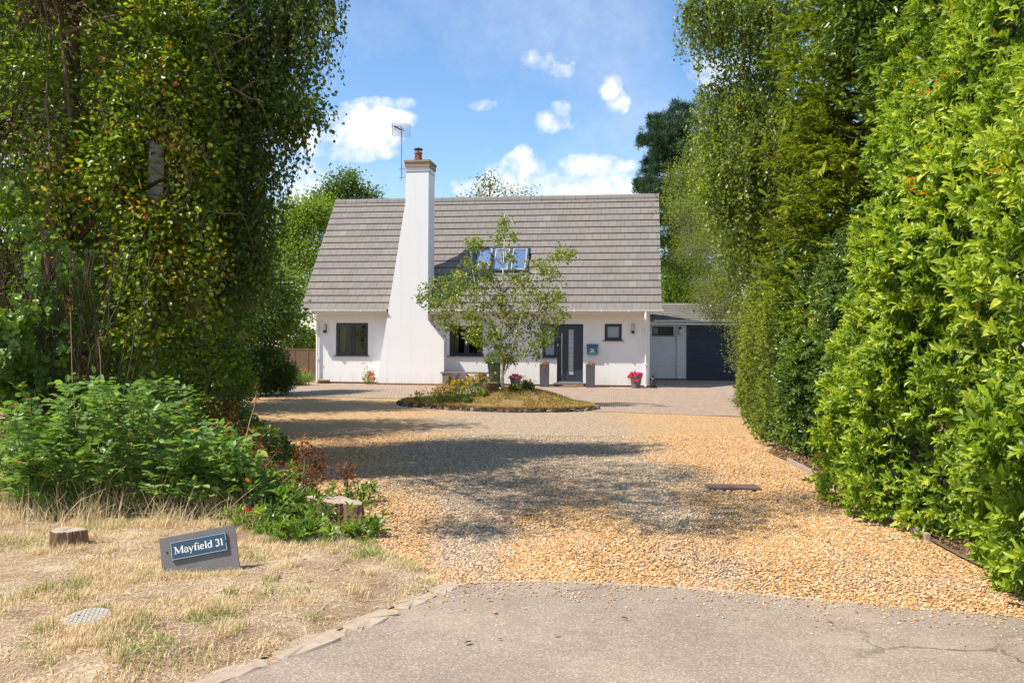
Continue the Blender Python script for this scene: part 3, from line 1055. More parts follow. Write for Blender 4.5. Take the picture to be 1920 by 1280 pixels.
# ================================================================== GARAGE
gar = empty('garage', H0, HR, 'low white brick garage with dark roller door and shallow tiled roof', 'garage')
GD = 6.2
g1 = 17.6
mb = MB()
wall_open(mb, W + 0.003, g1, 0.07, 2.36, [(12.56, 13.46, 1.90, 2.28), (13.98, 17.0, 0.0, 2.33)], y=GD, th=0.2)
mb.box(13.60, 13.93, GD - .09, GD - .001, 0.072, 2.34)
mb.box(g1 - .2, g1, GD + .201, GD + 5.5, 0.07, 2.35)
mb.box(W + .003, W + .18, GD + .201, GD + 5.299, 0.07, 2.35)
mb.box(W + 0.003, g1 - .2, GD + 5.3, GD + 5.5, 0.07, 2.35)
mb.build('wall', M['whitebrick'], gar)
mb = MB(); mb.box(W + .02, 13.97, GD + .01, GD + .19, -.01, 0.069); mb.box(13.61, 13.92, GD - .08, GD, -.01, .071); mb.build('plinth', M['plinth'], gar)
gw = window((12.56, 13.46, 1.90, 2.28), sill=True, rec=0.04, casement=False, fw=0.05, parent=gar)
for o in [gw] + list(gw.children): o.location.y += GD if o is gw else 0
mb = MB()
zz = 0.03
prof = []
while zz < 2.30:
    prof += [(0.0, zz), (-0.014, zz + 0.012), (-0.018, zz + 0.035), (-0.014, zz + 0.06), (0.0, zz + 0.07)]
    zz += 0.077
n = len(prof)
vs = [(x, GD + 0.10 + p[0], p[1]) for x in (14.05, 16.95) for p in prof]
mb.add(vs, [(n + i, i, i + 1, n + i + 1) for i in range(n - 1)])
rd_ = mb.build('roller_door', M['roller'], gar)
mb = MB()
mb.box(13.983, 14.08, GD + .03, GD + .12, 0.01, 2.32); mb.box(16.92, 16.997, GD + .03, GD + .12, 0.01, 2.32); mb.box(14.081, 16.919, GD + .04, GD + .13, 2.2, 2.327)
mb.build('guide_rail', M['roller'], rd_)
mb = MB(); mb.box(14.09, 16.91, GD + .06, GD + .11, 0.008, 0.045); mb.build('bottom_bar', M['black'], rd_)
mb = MB(); mb.box(W + .40, g1 + .15, GD - .30, GD - .28, 2.35, 2.50); mb.box(W + .004, W + .40, GD - .30, GD - .28, 2.35, 2.50); mb.build('fascia', M['upvc'], gar)
mb = MB(); mb.box(W + .004, g1 + .15, GD - .279, GD - .002, 2.37, 2.39); mb.build('soffit', M['upvc'], gar)
mb = MB()
prof = [(-0.36 + 0.05 * cos(t_), 2.53 - 0.07 * abs(sin(t_)) ** .8) for t_ in np.linspace(pi, 0, 9)] + [(-0.36 + 0.043 * cos(t_), 2.53 - 0.062 * abs(sin(t_)) ** .8) for t_ in np.linspace(0, pi, 9)]
n = len(prof)
mb.add([(x, GD + p[0], p[1]) for x in (W + .3, g1 + .2) for p in prof], [(i, (i + 1) % n, n + (i + 1) % n, n + i) for i in range(n)])
mb.build('gutter', M['upvc'], gar)
ga = math.atan(0.75 / 2.75)
mb = tiled(W + 0.004, g1 + .2, Vector((0, GD - .32, 2.50)), Vector((0, cos(ga), sin(ga))), Vector((0, -sin(ga), cos(ga))), 3.05, 0.36, 0.30)
gro = mb.build('roof', M['tile'], gar)
mb = MB()
mb.add([(W + .004, GD - .3, 2.40), (g1 + .18, GD - .3, 2.40), (g1 + .18, GD + 2.62, 3.2), (W + .004, GD + 2.62, 3.2), (W + .004, GD - .3, 2.5), (g1 + .18, GD - .3, 2.5), (g1 + .18, GD + 2.62, 3.3), (W + .004, GD + 2.62, 3.3),
        (g1 + .18, GD + 5.6, 2.4), (W + .004, GD + 5.6, 2.4), (g1 + .18, GD + 5.6, 2.5), (W + .004, GD + 5.6, 2.5)],
       [(0, 3, 2, 1), (4, 5, 6, 7), (0, 1, 5, 4), (1, 2, 6, 5), (3, 0, 4, 7), (3, 9, 8, 2), (7, 6, 10, 11), (2, 8, 10, 6), (3, 7, 11, 9), (8, 9, 11, 10)])
mb.build('roof_deck', M['tile_edge'], gro)
mb = MB()
x = W + .01
while x < g1 + .2:
    mb.tt = rr.uniform(.3, .9)
    mb.tube([(x, GD + 2.62, 3.30), (x + .43, GD + 2.62, 3.30)], [0.085, 0.085], 8); mb.tube([(x + .425, GD + 2.62, 3.31), (x + .45, GD + 2.62, 3.31)], [0.09, 0.09], 8)
    x += 0.45
mb.build('ridge_tiles', M['tile'], gro)

# ================================================================== SMALL OBJECTS BY THE HOUSE


def L(u, d, z=0.006): return HM @ Vector((u, d, z))


# letter box with house number
mbx = empty('letter_box', L(10.30, 0, 1.33), HR, 'blue green letter box with a pale house number on its front', 'letter box')
mb = MB(); mb.box(-.19, .19, -.12, -.001, -.19, .10); mb.build('box_body', M['mailbox'], mbx)
mb = MB(); mb.add([(-.2, -.135, .101), (.2, -.135, .101), (.2, 0, .101), (-.2, 0, .101), (-.2, -.13, .13), (.2, -.13, .13), (.2, 0, .2), (-.2, 0, .2), (-.2, -.135, .125), (.2, -.135, .125)],
                  [(0, 1, 9, 8), (8, 9, 6, 7), (0, 3, 2, 1), (1, 2, 6, 9), (0, 8, 7, 3), (3, 7, 6, 2)]); mb.build('lid', M['mailbox'], mbx)
mb = MB(); mb.box(-.12, .12, -.128, -.1205, -.12, .06); pn = mb.build('number_panel', M['mailpanel'], mbx)


def strokes(mb_, pls, ox, oz, sc, y, w):
    """flat ribbons in the x,z plane, facing -y"""
    for pl in pls:
        ww = w
        if isinstance(pl[0], (int, float)):
            ww = w * pl[0]; pl = pl[1:]
        P_ = [Vector((ox + p[0] * sc, oz + p[1] * sc)) for p in pl]
        lft, rgt = [], []
        for i, p in enumerate(P_):
            dd = (P_[min(i + 1, len(P_) - 1)] - P_[max(i - 1, 0)])
            dd = dd.normalized() if dd.length > 1e-9 else Vector((1, 0))
            nn_ = Vector((-dd.y, dd.x)) * ww / 2
            lft.append(p + nn_); rgt.append(p - nn_)
        n_ = len(P_)
        vs_ = [(p.x, y, p.y) for p in lft] + [(p.x, y, p.y) for p in rgt]
        mb_.add(vs_, [(i, i + 1, n_ + i + 1, n_ + i) for i in range(n_ - 1)])


def arc(cx, cz, rx, rz_, a0, a1, n_=10):
    return [(cx + rx * cos(radians(a0 + (a1 - a0) * k / n_)), cz + rz_ * sin(radians(a0 + (a1 - a0) * k / n_))) for k in range(n_ + 1)]


GLY = {
    'M': (0.95, [[.5, (.12, 0), (.12, .7)], [1.3, (.1, .7), (.46, .03)], [.5, (.44, .03), (.78, .7)], [1.3, (.80, 0), (.80, .7)], [.5, (0, .015), (.24, .015)], [.5, (0, .685), (.16, .685)], [.5, (.66, .015), (.93, .015)], [.5, (.76, .685), (.93, .685)]]),
    'a': (0.47, [[.8] + arc(.2, .32, .15, .14, 160, 20, 6) + [(.34, .1)], [1.2, (.35, .34), (.35, .06), (.44, .02)], [.8] + arc(.19, .13, .15, .13, 80, 330, 10)]),
    'y': (0.50, [[1.2, (.06, .45), (.26, .02)], [.6, (.44, .45), (.24, -.02), (.16, -.18), (.05, -.18)], [.5, (0, .455), (.16, .455)], [.5, (.34, .455), (.5, .455)]]),
    'f': (0.33, [[1.2, (.14, 0), (.14, .55)], [.7] + arc(.25, .56, .11, .15, 180, 40, 6), [.5, (.02, .44), (.28, .44)], [.5, (.04, .015), (.26, .015)]]),
    'i': (0.26, [[1.2, (.13, 0), (.13, .45)], [.5, (.03, .015), (.23, .015)], [.5, (.04, .44), (.14, .44)], [1.4, (.13, .6), (.13, .67)]]),
    'e': (0.46, [[.6, (.07, .25), (.39, .25)], [.9] + arc(.22, .23, .17, .22, 5, 320, 14)]),
    'l': (0.26, [[1.2, (.13, 0), (.13, .72)], [.5, (.03, .015), (.23, .015)], [.5, (.04, .71), (.14, .71)]]),
    'd': (0.52, [[1.2, (.40, .02), (.40, .72)], [.9] + arc(.23, .23, .16, .22, 50, 310, 14), [.5, (.30, .71), (.40, .71)], [.5, (.40, .02), (.5, .02)]]),
    ' ': (0.25, []),
    '3': (0.46, [[1.0] + arc(.2, .52, .16, .15, 150, -80, 10), [1.0] + arc(.2, .19, .18, .19, 85, -150, 12)]),
    '1': (0.36, [[1.2, (.2, 0), (.2, .68)], [.7, (.06, .6), (.2, .68)], [.5, (.08, .015), (.32, .015)]]),
}


def text(mb_, s_, ox, oz, sc, y, w):
    x_ = ox
    for c_ in s_:
        adv, g_ = GLY[c_]
        strokes(mb_, g_, x_, oz, sc, y, w)
        x_ += adv * sc
    return x_ - ox


mb = MB(); text(mb, '31', -.055, -.075, .14, -.1285, .02); mb.build('house_number', M['white'], pn)


def flower_mat(name, stops): return leaf_mat(name, stops, 0.25, 0.2, 0.6, (1.1, 0.8, 0.8))


M['petal_red'] = flower_mat('red_petals', [(0, (0.45, 0.01, 0.01)), (0.5, (0.62, 0.03, 0.02)), (1, (0.75, 0.10, 0.03))])
M['petal_pink'] = flower_mat('pink_petals', [(0, (0.50, 0.02, 0.10)), (0.45, (0.70, 0.05, 0.20)), (0.8, (0.78, 0.18, 0.32)), (1, (0.7, 0.05, 0.03))])
M['petal_yellow'] = flower_mat('yellow_petals', [(0, (0.65, 0.32, 0.01)), (0.5, (0.80, 0.52, 0.02)), (1, (0.85, 0.65, 0.06))])
M['petal_orange'] = flower_mat('orange_petals', [(0, (0.55, 0.10, 0.02)), (1, (0.75, 0.25, 0.06))])
# ================================================================== PLANTS: LEAF AND TWIG ENGINE
def unit(v): return v / np.maximum(np.linalg.norm(v, axis=1, keepdims=True), 1e-9)


def perp(a, rng):
    r = rng.normal(size=a.shape)
    r -= a * (r * a).sum(1, keepdims=True)
    return unit(r)


# leaf outlines: x across, y along, z lift ; faces
T_SMALL = (np.array([[0, 0, 0], [-.5, .42, .10], [0, 1, -.04], [.5, .42, .10]]), [[0, 3, 2], [0, 2, 1]])
T_LAUREL = (np.array([[0, 0, 0], [0, .38, .0], [0, .75, -.04], [0, 1, -.13], [-.40, .24, .07], [-.5, .56, .10], [-.26, .83, .02], [.40, .24, .07], [.5, .56, .10], [.26, .83, .02]]),
            [[0, 1, 4], [1, 5, 4], [1, 2, 6, 5], [2, 3, 6], [0, 7, 1], [1, 7, 8], [1, 8, 9, 2], [2, 9, 3]])
T_NARROW = (np.array([[0, 0, 0], [-.5, .5, .03], [0, 1, -.02], [.5, .5, .03]]), [[0, 3, 2, 1]])
T_OVAL = (np.array([[0, 0, 0], [-.42, .25, .06], [-.42, .68, .05], [0, 1, -.06], [.42, .68, .05], [.42, .25, .06]]), [[0, 5, 4, 3], [0, 3, 2, 1]])
T_IVY = (np.array([[0, 0, 0], [-.55, .1, .05], [-.35, .42, .06], [-.5, .62, .0], [0, 1, -.05], [.5, .62, .0], [.35, .42, .06], [.55, .1, .05]]), [[0, 7, 6, 4], [6, 5, 4], [0, 4, 2, 1], [2, 4, 3]])


def leaves(name, pos, axis, up, length, wr, T, tint, mat, parent=None):
    """pos, axis, up (N,3); length (N,); up is the wanted side of the blade"""
    tv, tf = T
    N = len(pos)
    axis = unit(axis)
    x = unit(np.cross(axis, up))
    z = np.cross(x, axis)
    R = np.stack([x * wr, axis, z], axis=1) * length[:, None, None]
    V = np.einsum('kj,njc->nkc', tv, R) + pos[:, None, :]
    k = len(tv)
    fl = np.concatenate([np.array(f) for f in tf])
    idx = (np.arange(N)[:, None] * k + fl[None, :]).ravel()
    cnt = np.tile([len(f) for f in tf], N)
    return np_mesh(name, V.reshape(-1, 3), idx, cnt, mat, parent, tint=np.repeat(np.clip(tint, 0, 1), k))


class TW:
    """collects many thin three-sided twigs / stems in one mesh"""
    def __init__(s): s.P = []; s.R = []

    def add(s, pts, r0, r1):
        s.P.append(np.asarray(pts, float)); s.R.append((r0, r1))

    def build(s, name, mat, parent=None, n=3):
        Vs, idx, cnt = [], [], []
        base = 0
        an = np.arange(n) * 2 * pi / n
        for P_, (r0, r1) in zip(s.P, s.R):
            m = len(P_)
            d = np.gradient(P_, axis=0)
            d = unit(d)
            ref = np.array([0.31, 0.77, 0.55])
            a = unit(np.cross(d, ref)); b = np.cross(d, a)
            r = np.linspace(r0, r1, m)
            ring = P_[:, None, :] + (a[:, None, :] * np.cos(an)[None, :, None] + b[:, None, :] * np.sin(an)[None, :, None]) * r[:, None, None]
            Vs.append(ring.reshape(-1, 3))
            i = np.arange(m - 1)[:, None] * n + base
            k = np.arange(n)[None, :]; q = (k + 1) % n
            idx.append(np.stack([i + k, i + q, i + n + q, i + n + k], -1).reshape(-1))
            cnt.append(np.full((m - 1) * n, 4))
            base += m * n
        return np_mesh(name, np.concatenate(Vs), np.concatenate(idx), np.concatenate(cnt), mat, parent, tint=np.full(base, .5), smooth=True)


def curve_pts(a, b, rng, n=7, sag=0.0, wob=0.08):
    a, b = np.asarray(a, float), np.asarray(b, float)
    t = np.linspace(0, 1, n)[:, None]
    L_ = np.linalg.norm(b - a)
    w = np.cumsum(rng.normal(size=(n, 3)), 0) * wob * L_ / n
    w -= w[0] + (w[-1] - w[0]) * t
    p = a + (b - a) * t + w
    p[:, 2] += np.sin(t[:, 0] * pi) * sag * L_
    return p


def clumps_of(blobs, rng, per, shell=0.55):
    """points spread through ellipsoids; blobs rows: x y z rx ry rz weight"""
    out, rad, who = [], [], []
    for i, b in enumerate(blobs):
        n = max(3, int(per * b[6]))
        d = unit(rng.normal(size=(n, 3)))
        r = rng.random(n) ** (1 / 3) * (1 - shell) + shell * (0.75 + 0.35 * rng.random(n))
        out.append(np.array(b[:3]) + d * np.array(b[3:6]) * r[:, None])
        rad.append(d); who += [i] * n
    return np.concatenate(out), np.concatenate(rad), np.array(who)


def scatter_leaves(cen, dirs, rng, n_each, spread, llen, droop=0.25, out=0.8, up=0.6, flat=0.8):
    """leaves around every clump centre; returns pos, axis, up, size, clump id"""
    m = len(cen)
    k = np.repeat(np.arange(m), n_each)
    off = rng.normal(size=(len(k), 3)) * spread * np.array([1, 1, flat])
    pos = cen[k] + off
    ax = unit(off) * out + dirs[k] * 0.35 + rng.normal(size=off.shape) * 0.5
    ax[:, 2] -= droop
    n = rng.normal(size=off.shape) * 0.55 + dirs[k] * 0.35
    n[:, 2] += up
    return pos, ax, n, llen * rng.uniform(0.65, 1.25, len(k)), k


def tree(name, base, top, r0, blobs, mat, bark, label, cat='tree', per=40, n_each=40, spread=0.22, llen=0.07, wr=0.7, T=T_SMALL, seed=1, droop=0.25,
         twigs=True, trunk_pts=None, group=None, shell=0.55, tone=0.0, bark_r=1.0, up=0.6, leafname='crown', clump_var=0.28, gap=None):
    rng = np.random.default_rng(seed)
    e = empty(name, tuple(base), 0, label, cat, group)
    base = np.array(base, float); top = np.array(top, float)
    if trunk_pts is None: trunk_pts = curve_pts(base, top, rng, 12, 0, 0.05)
    else: trunk_pts = np.array(trunk_pts, float)
    tm = MB()
    m = len(trunk_pts)
    rads = [r0 * (1.25 if i == 0 else 1) * (1 - 0.8 * i / (m - 1)) + 0.006 for i in range(m)]
    tm.tube([Vector(p - base) for p in trunk_pts], rads, 10)
    tr = tm.build('trunk', bark, e, smooth=True)
    tw = TW()
    cen, dirs, who = clumps_of(blobs, rng, per, shell)
    twl = [] if len(blobs) <= 4 else None
    for i, b in enumerate(blobs):
        if twl is not None: tw = TW(); twl.append(tw)
        c = np.array(b[:3])
        low = [q for q in range(m) if trunk_pts[q][2] < c[2] - 0.15 * np.linalg.norm(trunk_pts[q][:2] - c[:2])]
        q = low[-1] if low else max(0, m // 4)
        q = max(q, 1)
        rr_ = max(0.008, rads[q] * 0.45 * bark_r)
        tw.add(curve_pts(trunk_pts[q], c, rng, 9, 0.08, 0.12) - base, rr_, rr_ * 0.3)
        if twigs:
            for j in np.where(who == i)[0][:140]:
                tw.add(curve_pts(c + rng.normal(size=3) * 0.1 * np.array(b[3:6]), cen[j], rng, 5, 0.06, 0.12) - base, rr_ * 0.28, 0.003)
    if twl is None: tw.build('branches', bark, e)
    else:
        for q_ in twl: q_.build('branch', bark, e)
    pos, ax, n, sz, k = scatter_leaves(cen, dirs, rng, n_each, spread, llen, droop, up=up)
    tc = rng.normal(size=len(cen)) * clump_var * 0.5
    tint = 0.45 + tone + tc[k] + rng.normal(size=len(k)) * 0.13
    if gap:   # an opening in the foliage where the trunk behind shows
        X_ = 960 + F_PX * pos[:, 0] / pos[:, 1]; Y_ = 640 - F_PX * (pos[:, 2] - EYE) / pos[:, 1]
        kp = ~((X_ > gap[0]) & (X_ < gap[1]) & (Y_ > gap[2]) & (Y_ < gap[3]) & (pos[:, 1] < gap[4]))
        pos, ax, n, sz, tint = pos[kp], ax[kp], n[kp], sz[kp], tint[kp]
    leaves(leafname, pos - base, ax, n, sz, wr, T, tint, mat, e)
    return e


def weeping(name, base, trunk_pts, r0, strands, mat, bark, label, seed, llen=0.055, wr=0.75, step=0.045, extra=None, cat='tree', tone=0.0, lpb=2):
    """birch-like tree with hanging strands. strands rows: x y z rx ry rz n lenmin lenmax"""
    rng = np.random.default_rng(seed)
    e = empty(name, tuple(base), 0, label, cat)
    base = np.array(base, float)
    trunk_pts = np.array(trunk_pts, float)
    m = len(trunk_pts)
    rads = [r0 * (1 - 0.8 * i / (m - 1)) + 0.006 for i in range(m)]
    tm = MB(); tm.tube([Vector(p - base) for p in trunk_pts], rads, 12); tm.build('trunk', bark, e, smooth=True)
    br = TW(); st = TW()
    PP, AA, NN, SS, TT = [], [], [], [], []
    for b in strands:
        c = np.array(b[:3]); n = int(b[6])
        q = int(np.argmin(np.abs(trunk_pts[:, 2] - (c[2] - 0.6 * np.linalg.norm(trunk_pts[m // 2][:2] - c[:2])))))
        br.add(curve_pts(trunk_pts[q], c + np.array([0, 0, b[5] * .6]), rng, 10, 0.12, 0.1) - base, max(.012, rads[q] * .4), .008)
        for j in range(n):
            d = unit(rng.normal(size=(1, 3)))[0]
            s0 = c + d * np.array(b[3:6]) * (0.35 + 0.65 * rng.random())
            if j < 30: br.add(curve_pts(c, s0, rng, 5, 0.1, 0.15) - base, .008, .003)
            L_ = rng.uniform(b[7], b[8])
            ns = max(4, int(L_ / 0.12))
            tt = np.linspace(0, 1, ns)[:, None]
            out = np.array([d[0], d[1], 0]) * 0.35 * L_
            sway = rng.normal(size=3) * 0.06 * L_
            p = s0 + out * tt ** .6 * .6 + np.array([0, 0, -1]) * L_ * tt ** 1.25 + sway * np.sin(tt * 3) + np.array([0, 0, .12]) * np.sin(tt * pi) * L_
            st.add(p - base, .0035, .0015)
            nl = max(4, int(L_ / step)) * lpb
            u = rng.random(nl)
            xi = u * (ns - 1); i0 = np.minimum(xi.astype(int), ns - 2); f = (xi - i0)[:, None]
            q_ = p[i0] * (1 - f) + p[i0 + 1] * f + rng.normal(size=(nl, 3)) * 0.035
            a_ = rng.normal(size=(nl, 3)) * 0.6; a_[:, 2] -= 0.9
            n_ = rng.normal(size=(nl, 3)); n_[:, 2] += 0.35
            PP.append(q_); AA.append(a_); NN.append(n_); SS.append(llen * rng.uniform(.6, 1.2, nl)); TT.append(np.full(nl, 0.45 + tone + rng.normal() * .12) + rng.normal(size=nl) * .12)
    if extra is not None:
        cen, dirs, who = clumps_of(extra[0], rng, extra[1])
        p_, a_, n_, s_, k = scatter_leaves(cen, dirs, rng, extra[2], extra[3], llen, .5)
        PP.append(p_); AA.append(a_); NN.append(n_); SS.append(s_); TT.append(.45 + tone + rng.normal(size=len(cen))[k] * .14 + rng.normal(size=len(k)) * .1)
    br.build('branches', M['greybark'], e)
    st.build('hanging_twigs', M['twig'], e)
    leaves('crown', np.concatenate(PP) - base, np.concatenate(AA), np.concatenate(NN), np.concatenate(SS), wr, T_SMALL, np.concatenate(TT), mat, e)
    return e


def shoots(P0_, D, rng, nl=8, llen=0.1, slen=0.10, splay=0.9, jitter=0.25, tipup=0.25):
    """rosettes: nl leaves set spirally round each shoot. P0_ shoot foot, D direction"""
    D = unit(D)
    S = len(P0_)
    a = perp(D, rng); b = np.cross(D, a)
    k = np.tile(np.arange(nl), S); s_ = np.repeat(np.arange(S), nl)
    an = k * 2.4 + rng.random(S)[s_] * 6.28 + rng.normal(size=len(k)) * .3
    rad = a[s_] * np.cos(an)[:, None] + b[s_] * np.sin(an)[:, None]
    f = (k + .5) / nl
    pos = P0_[s_] + D[s_] * (slen * f)[:, None]
    sp = splay * (1.25 - 0.85 * f)
    ax = D[s_] * 0.7 + rad * sp[:, None] + rng.normal(size=rad.shape) * jitter * .6
    ax[:, 2] += tipup * 0.0
    n = D[s_] * 0.9 - rad * 0.3 + rng.normal(size=rad.shape) * jitter
    n[:, 2] += 0.35
    sz = llen * rng.uniform(.5, 1.25, len(k)) * (1.1 - 0.45 * f) * rng.uniform(.65, 1.25, S)[s_]
    return pos, ax, n, sz, s_, f


# ------------------------------------------------------------------ plant materials
LM = leaf_mat
M['laurel'] = LM('laurel_leaf', [(0.0, (0.045, 0.086, 0.010)), (0.35, (0.107, 0.185, 0.017)), (0.6, (0.222, 0.317, 0.023)), (0.85, (0.370, 0.455, 0.036)), (0.985, (0.533, 0.582, 0.059)), (0.995, (0.800, 0.264, 0.036))], 0.36, 0.4, 0.42)
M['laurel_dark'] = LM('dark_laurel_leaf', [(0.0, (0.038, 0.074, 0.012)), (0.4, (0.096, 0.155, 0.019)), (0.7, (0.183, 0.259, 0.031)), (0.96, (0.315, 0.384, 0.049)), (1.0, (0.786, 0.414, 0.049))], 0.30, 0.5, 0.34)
M['privet'] = LM('golden_privet_leaf', [(0.0, (0.077, 0.121, 0.013)), (0.4, (0.165, 0.231, 0.022)), (0.7, (0.330, 0.352, 0.033)), (1.0, (0.638, 0.506, 0.066))], 0.38, 0.35, 0.4)
M['birch'] = LM('birch_leaf', [(0.0, (0.046, 0.079, 0.013)), (0.4, (0.132, 0.191, 0.024)), (0.7, (0.244, 0.310, 0.040)), (0.93, (0.355, 0.395, 0.059)), (1.0, (0.553, 0.435, 0.079))], 0.46, 0.45, 0.35)
M['birch_dark'] = LM('shaded_birch_leaf', [(0.0, (0.039, 0.072, 0.016)), (0.4, (0.104, 0.163, 0.028)), (0.75, (0.203, 0.275, 0.046)), (1.0, (0.328, 0.380, 0.079))], 0.46, 0.5, 0.33)
M['olive'] = LM('olive_green_leaf', [(0.0, (0.068, 0.097, 0.018)), (0.4, (0.167, 0.206, 0.030)), (0.75, (0.280, 0.320, 0.048)), (1.0, (0.410, 0.422, 0.069))], 0.46, 0.3, 0.45)
M['thorn'] = LM('hedgerow_leaf', [(0.0, (0.057, 0.093, 0.013)), (0.35, (0.136, 0.199, 0.021)), (0.65, (0.257, 0.332, 0.031)), (0.93, (0.429, 0.477, 0.046)), (0.97, (0.601, 0.504, 0.039)), (1.0, (0.601, 0.212, 0.039))], 0.50, 0.4, 0.38)
M['ivy'] = LM('ivy_leaf', [(0.0, (0.044, 0.088, 0.015)), (0.5, (0.138, 0.231, 0.027)), (0.85, (0.275, 0.388, 0.037)), (1.0, (0.450, 0.525, 0.062))], 0.38, 0.5, 0.35)
M['bramble'] = LM('bramble_leaf', [(0.0, (0.069, 0.132, 0.034)), (0.4, (0.161, 0.270, 0.069)), (0.75, (0.265, 0.402, 0.103)), (0.95, (0.391, 0.494, 0.103)), (1.0, (0.517, 0.207, 0.046))], 0.40, 0.35, 0.42)
M['conifer'] = LM('golden_cypress_spray', [(0.0, (0.059, 0.090, 0.009)), (0.35, (0.134, 0.181, 0.013)), (0.7, (0.246, 0.301, 0.018)), (1.0, (0.376, 0.423, 0.032))], 0.35, 0.2, 0.6)
M['pine'] = LM('pine_needles', [(0.0, (0.018, 0.046, 0.021)), (0.5, (0.039, 0.085, 0.034)), (1.0, (0.091, 0.143, 0.046))], 0.20, 0.25, 0.5)
M['lime'] = LM('bright_shrub_leaf', [(0.0, (0.16, 0.24, 0.015)), (0.5, (0.33, 0.42, 0.02)), (1.0, (0.52, 0.58, 0.05))], 0.4, 0.3, 0.5)
M['fresh'] = LM('light_green_leaf', [(0.0, (0.086, 0.146, 0.017)), (0.45, (0.186, 0.273, 0.026)), (0.8, (0.315, 0.399, 0.043)), (1.0, (0.472, 0.506, 0.073))], 0.45, 0.3, 0.45)
M['brownleaf'] = LM('withered_brown_leaf', [(0.0, (0.11, 0.035, 0.012)), (0.5, (0.26, 0.085, 0.028)), (1.0, (0.42, 0.17, 0.06))], 0.25, 0.15, 0.7, (1.1, .8, .6))
M['straw'] = LM('dry_grass_blade', [(0.0, (0.40, 0.27, 0.14)), (0.3, (0.68, 0.51, 0.28)), (0.65, (0.80, 0.66, 0.42)), (0.87, (0.86, 0.76, 0.55)), (0.90, (0.28, 0.32, 0.07)), (1.0, (0.20, 0.30, 0.05))], 0.30, 0.15, 0.7, (1, .95, .75))
M['mound_grass'] = LM('mound_grass_blade', [(0.0, (0.20, 0.12, 0.05)), (0.4, (0.42, 0.28, 0.09)), (0.7, (0.58, 0.42, 0.15)), (0.85, (0.28, 0.27, 0.06)), (1.0, (0.15, 0.18, 0.04))], 0.2, 0.1, 0.7, (1, .95, .7))
M['green_stem'] = LM('green_stem_leaf', [(0.0, (0.05, 0.10, 0.02)), (0.5, (0.12, 0.22, 0.04)), (1.0, (0.25, 0.36, 0.07))], 0.3, 0.3, 0.5)
M['litterleaf'] = LM('fallen_leaf', [(0.0, (0.10, 0.06, 0.03)), (0.5, (0.24, 0.15, 0.08)), (1.0, (0.42, 0.28, 0.16))], 0.15, 0.15, 0.8, (1.1, .9, .7))
M['berry'] = LM('brown_seed_head', [(0.0, (0.16, 0.07, 0.03)), (1.0, (0.36, 0.20, 0.09))], 0.1, 0.2, 0.7, (1, .8, .6))
M['twig'] = plain('twig_bark', (0.12, 0.08, 0.055), 0.9)
M['bark'] = bark_mat('brown_bark', (0.09, 0.06, 0.04), (0.26, 0.19, 0.13))
M['greybark'] = bark_mat('grey_bark', (0.16, 0.13, 0.10), (0.38, 0.33, 0.27))
M['birchbark'] = bark_mat('white_birch_bark', (0.18, 0.13, 0.10), (0.78, 0.70, 0.61), white=True)
M['pinebark'] = bark_mat('orange_pine_bark', (0.16, 0.08, 0.05), (0.34, 0.18, 0.11))
M['stumpbark'] = bark_mat('stump_bark', (0.05, 0.025, 0.012), (0.42, 0.26, 0.15), 16.0)


def px_blob(x, y, Y, rx, ry, w, rd=None):
    """ellipsoid seen at photo point (x,y), depth Y, half sizes in photo pixels"""
    c = A(x, y, Y)
    k = Y / F_PX
    return (c.x, c.y, c.z, rx * k, (rd if rd is not None else min(rx, ry) * k), ry * k, w)


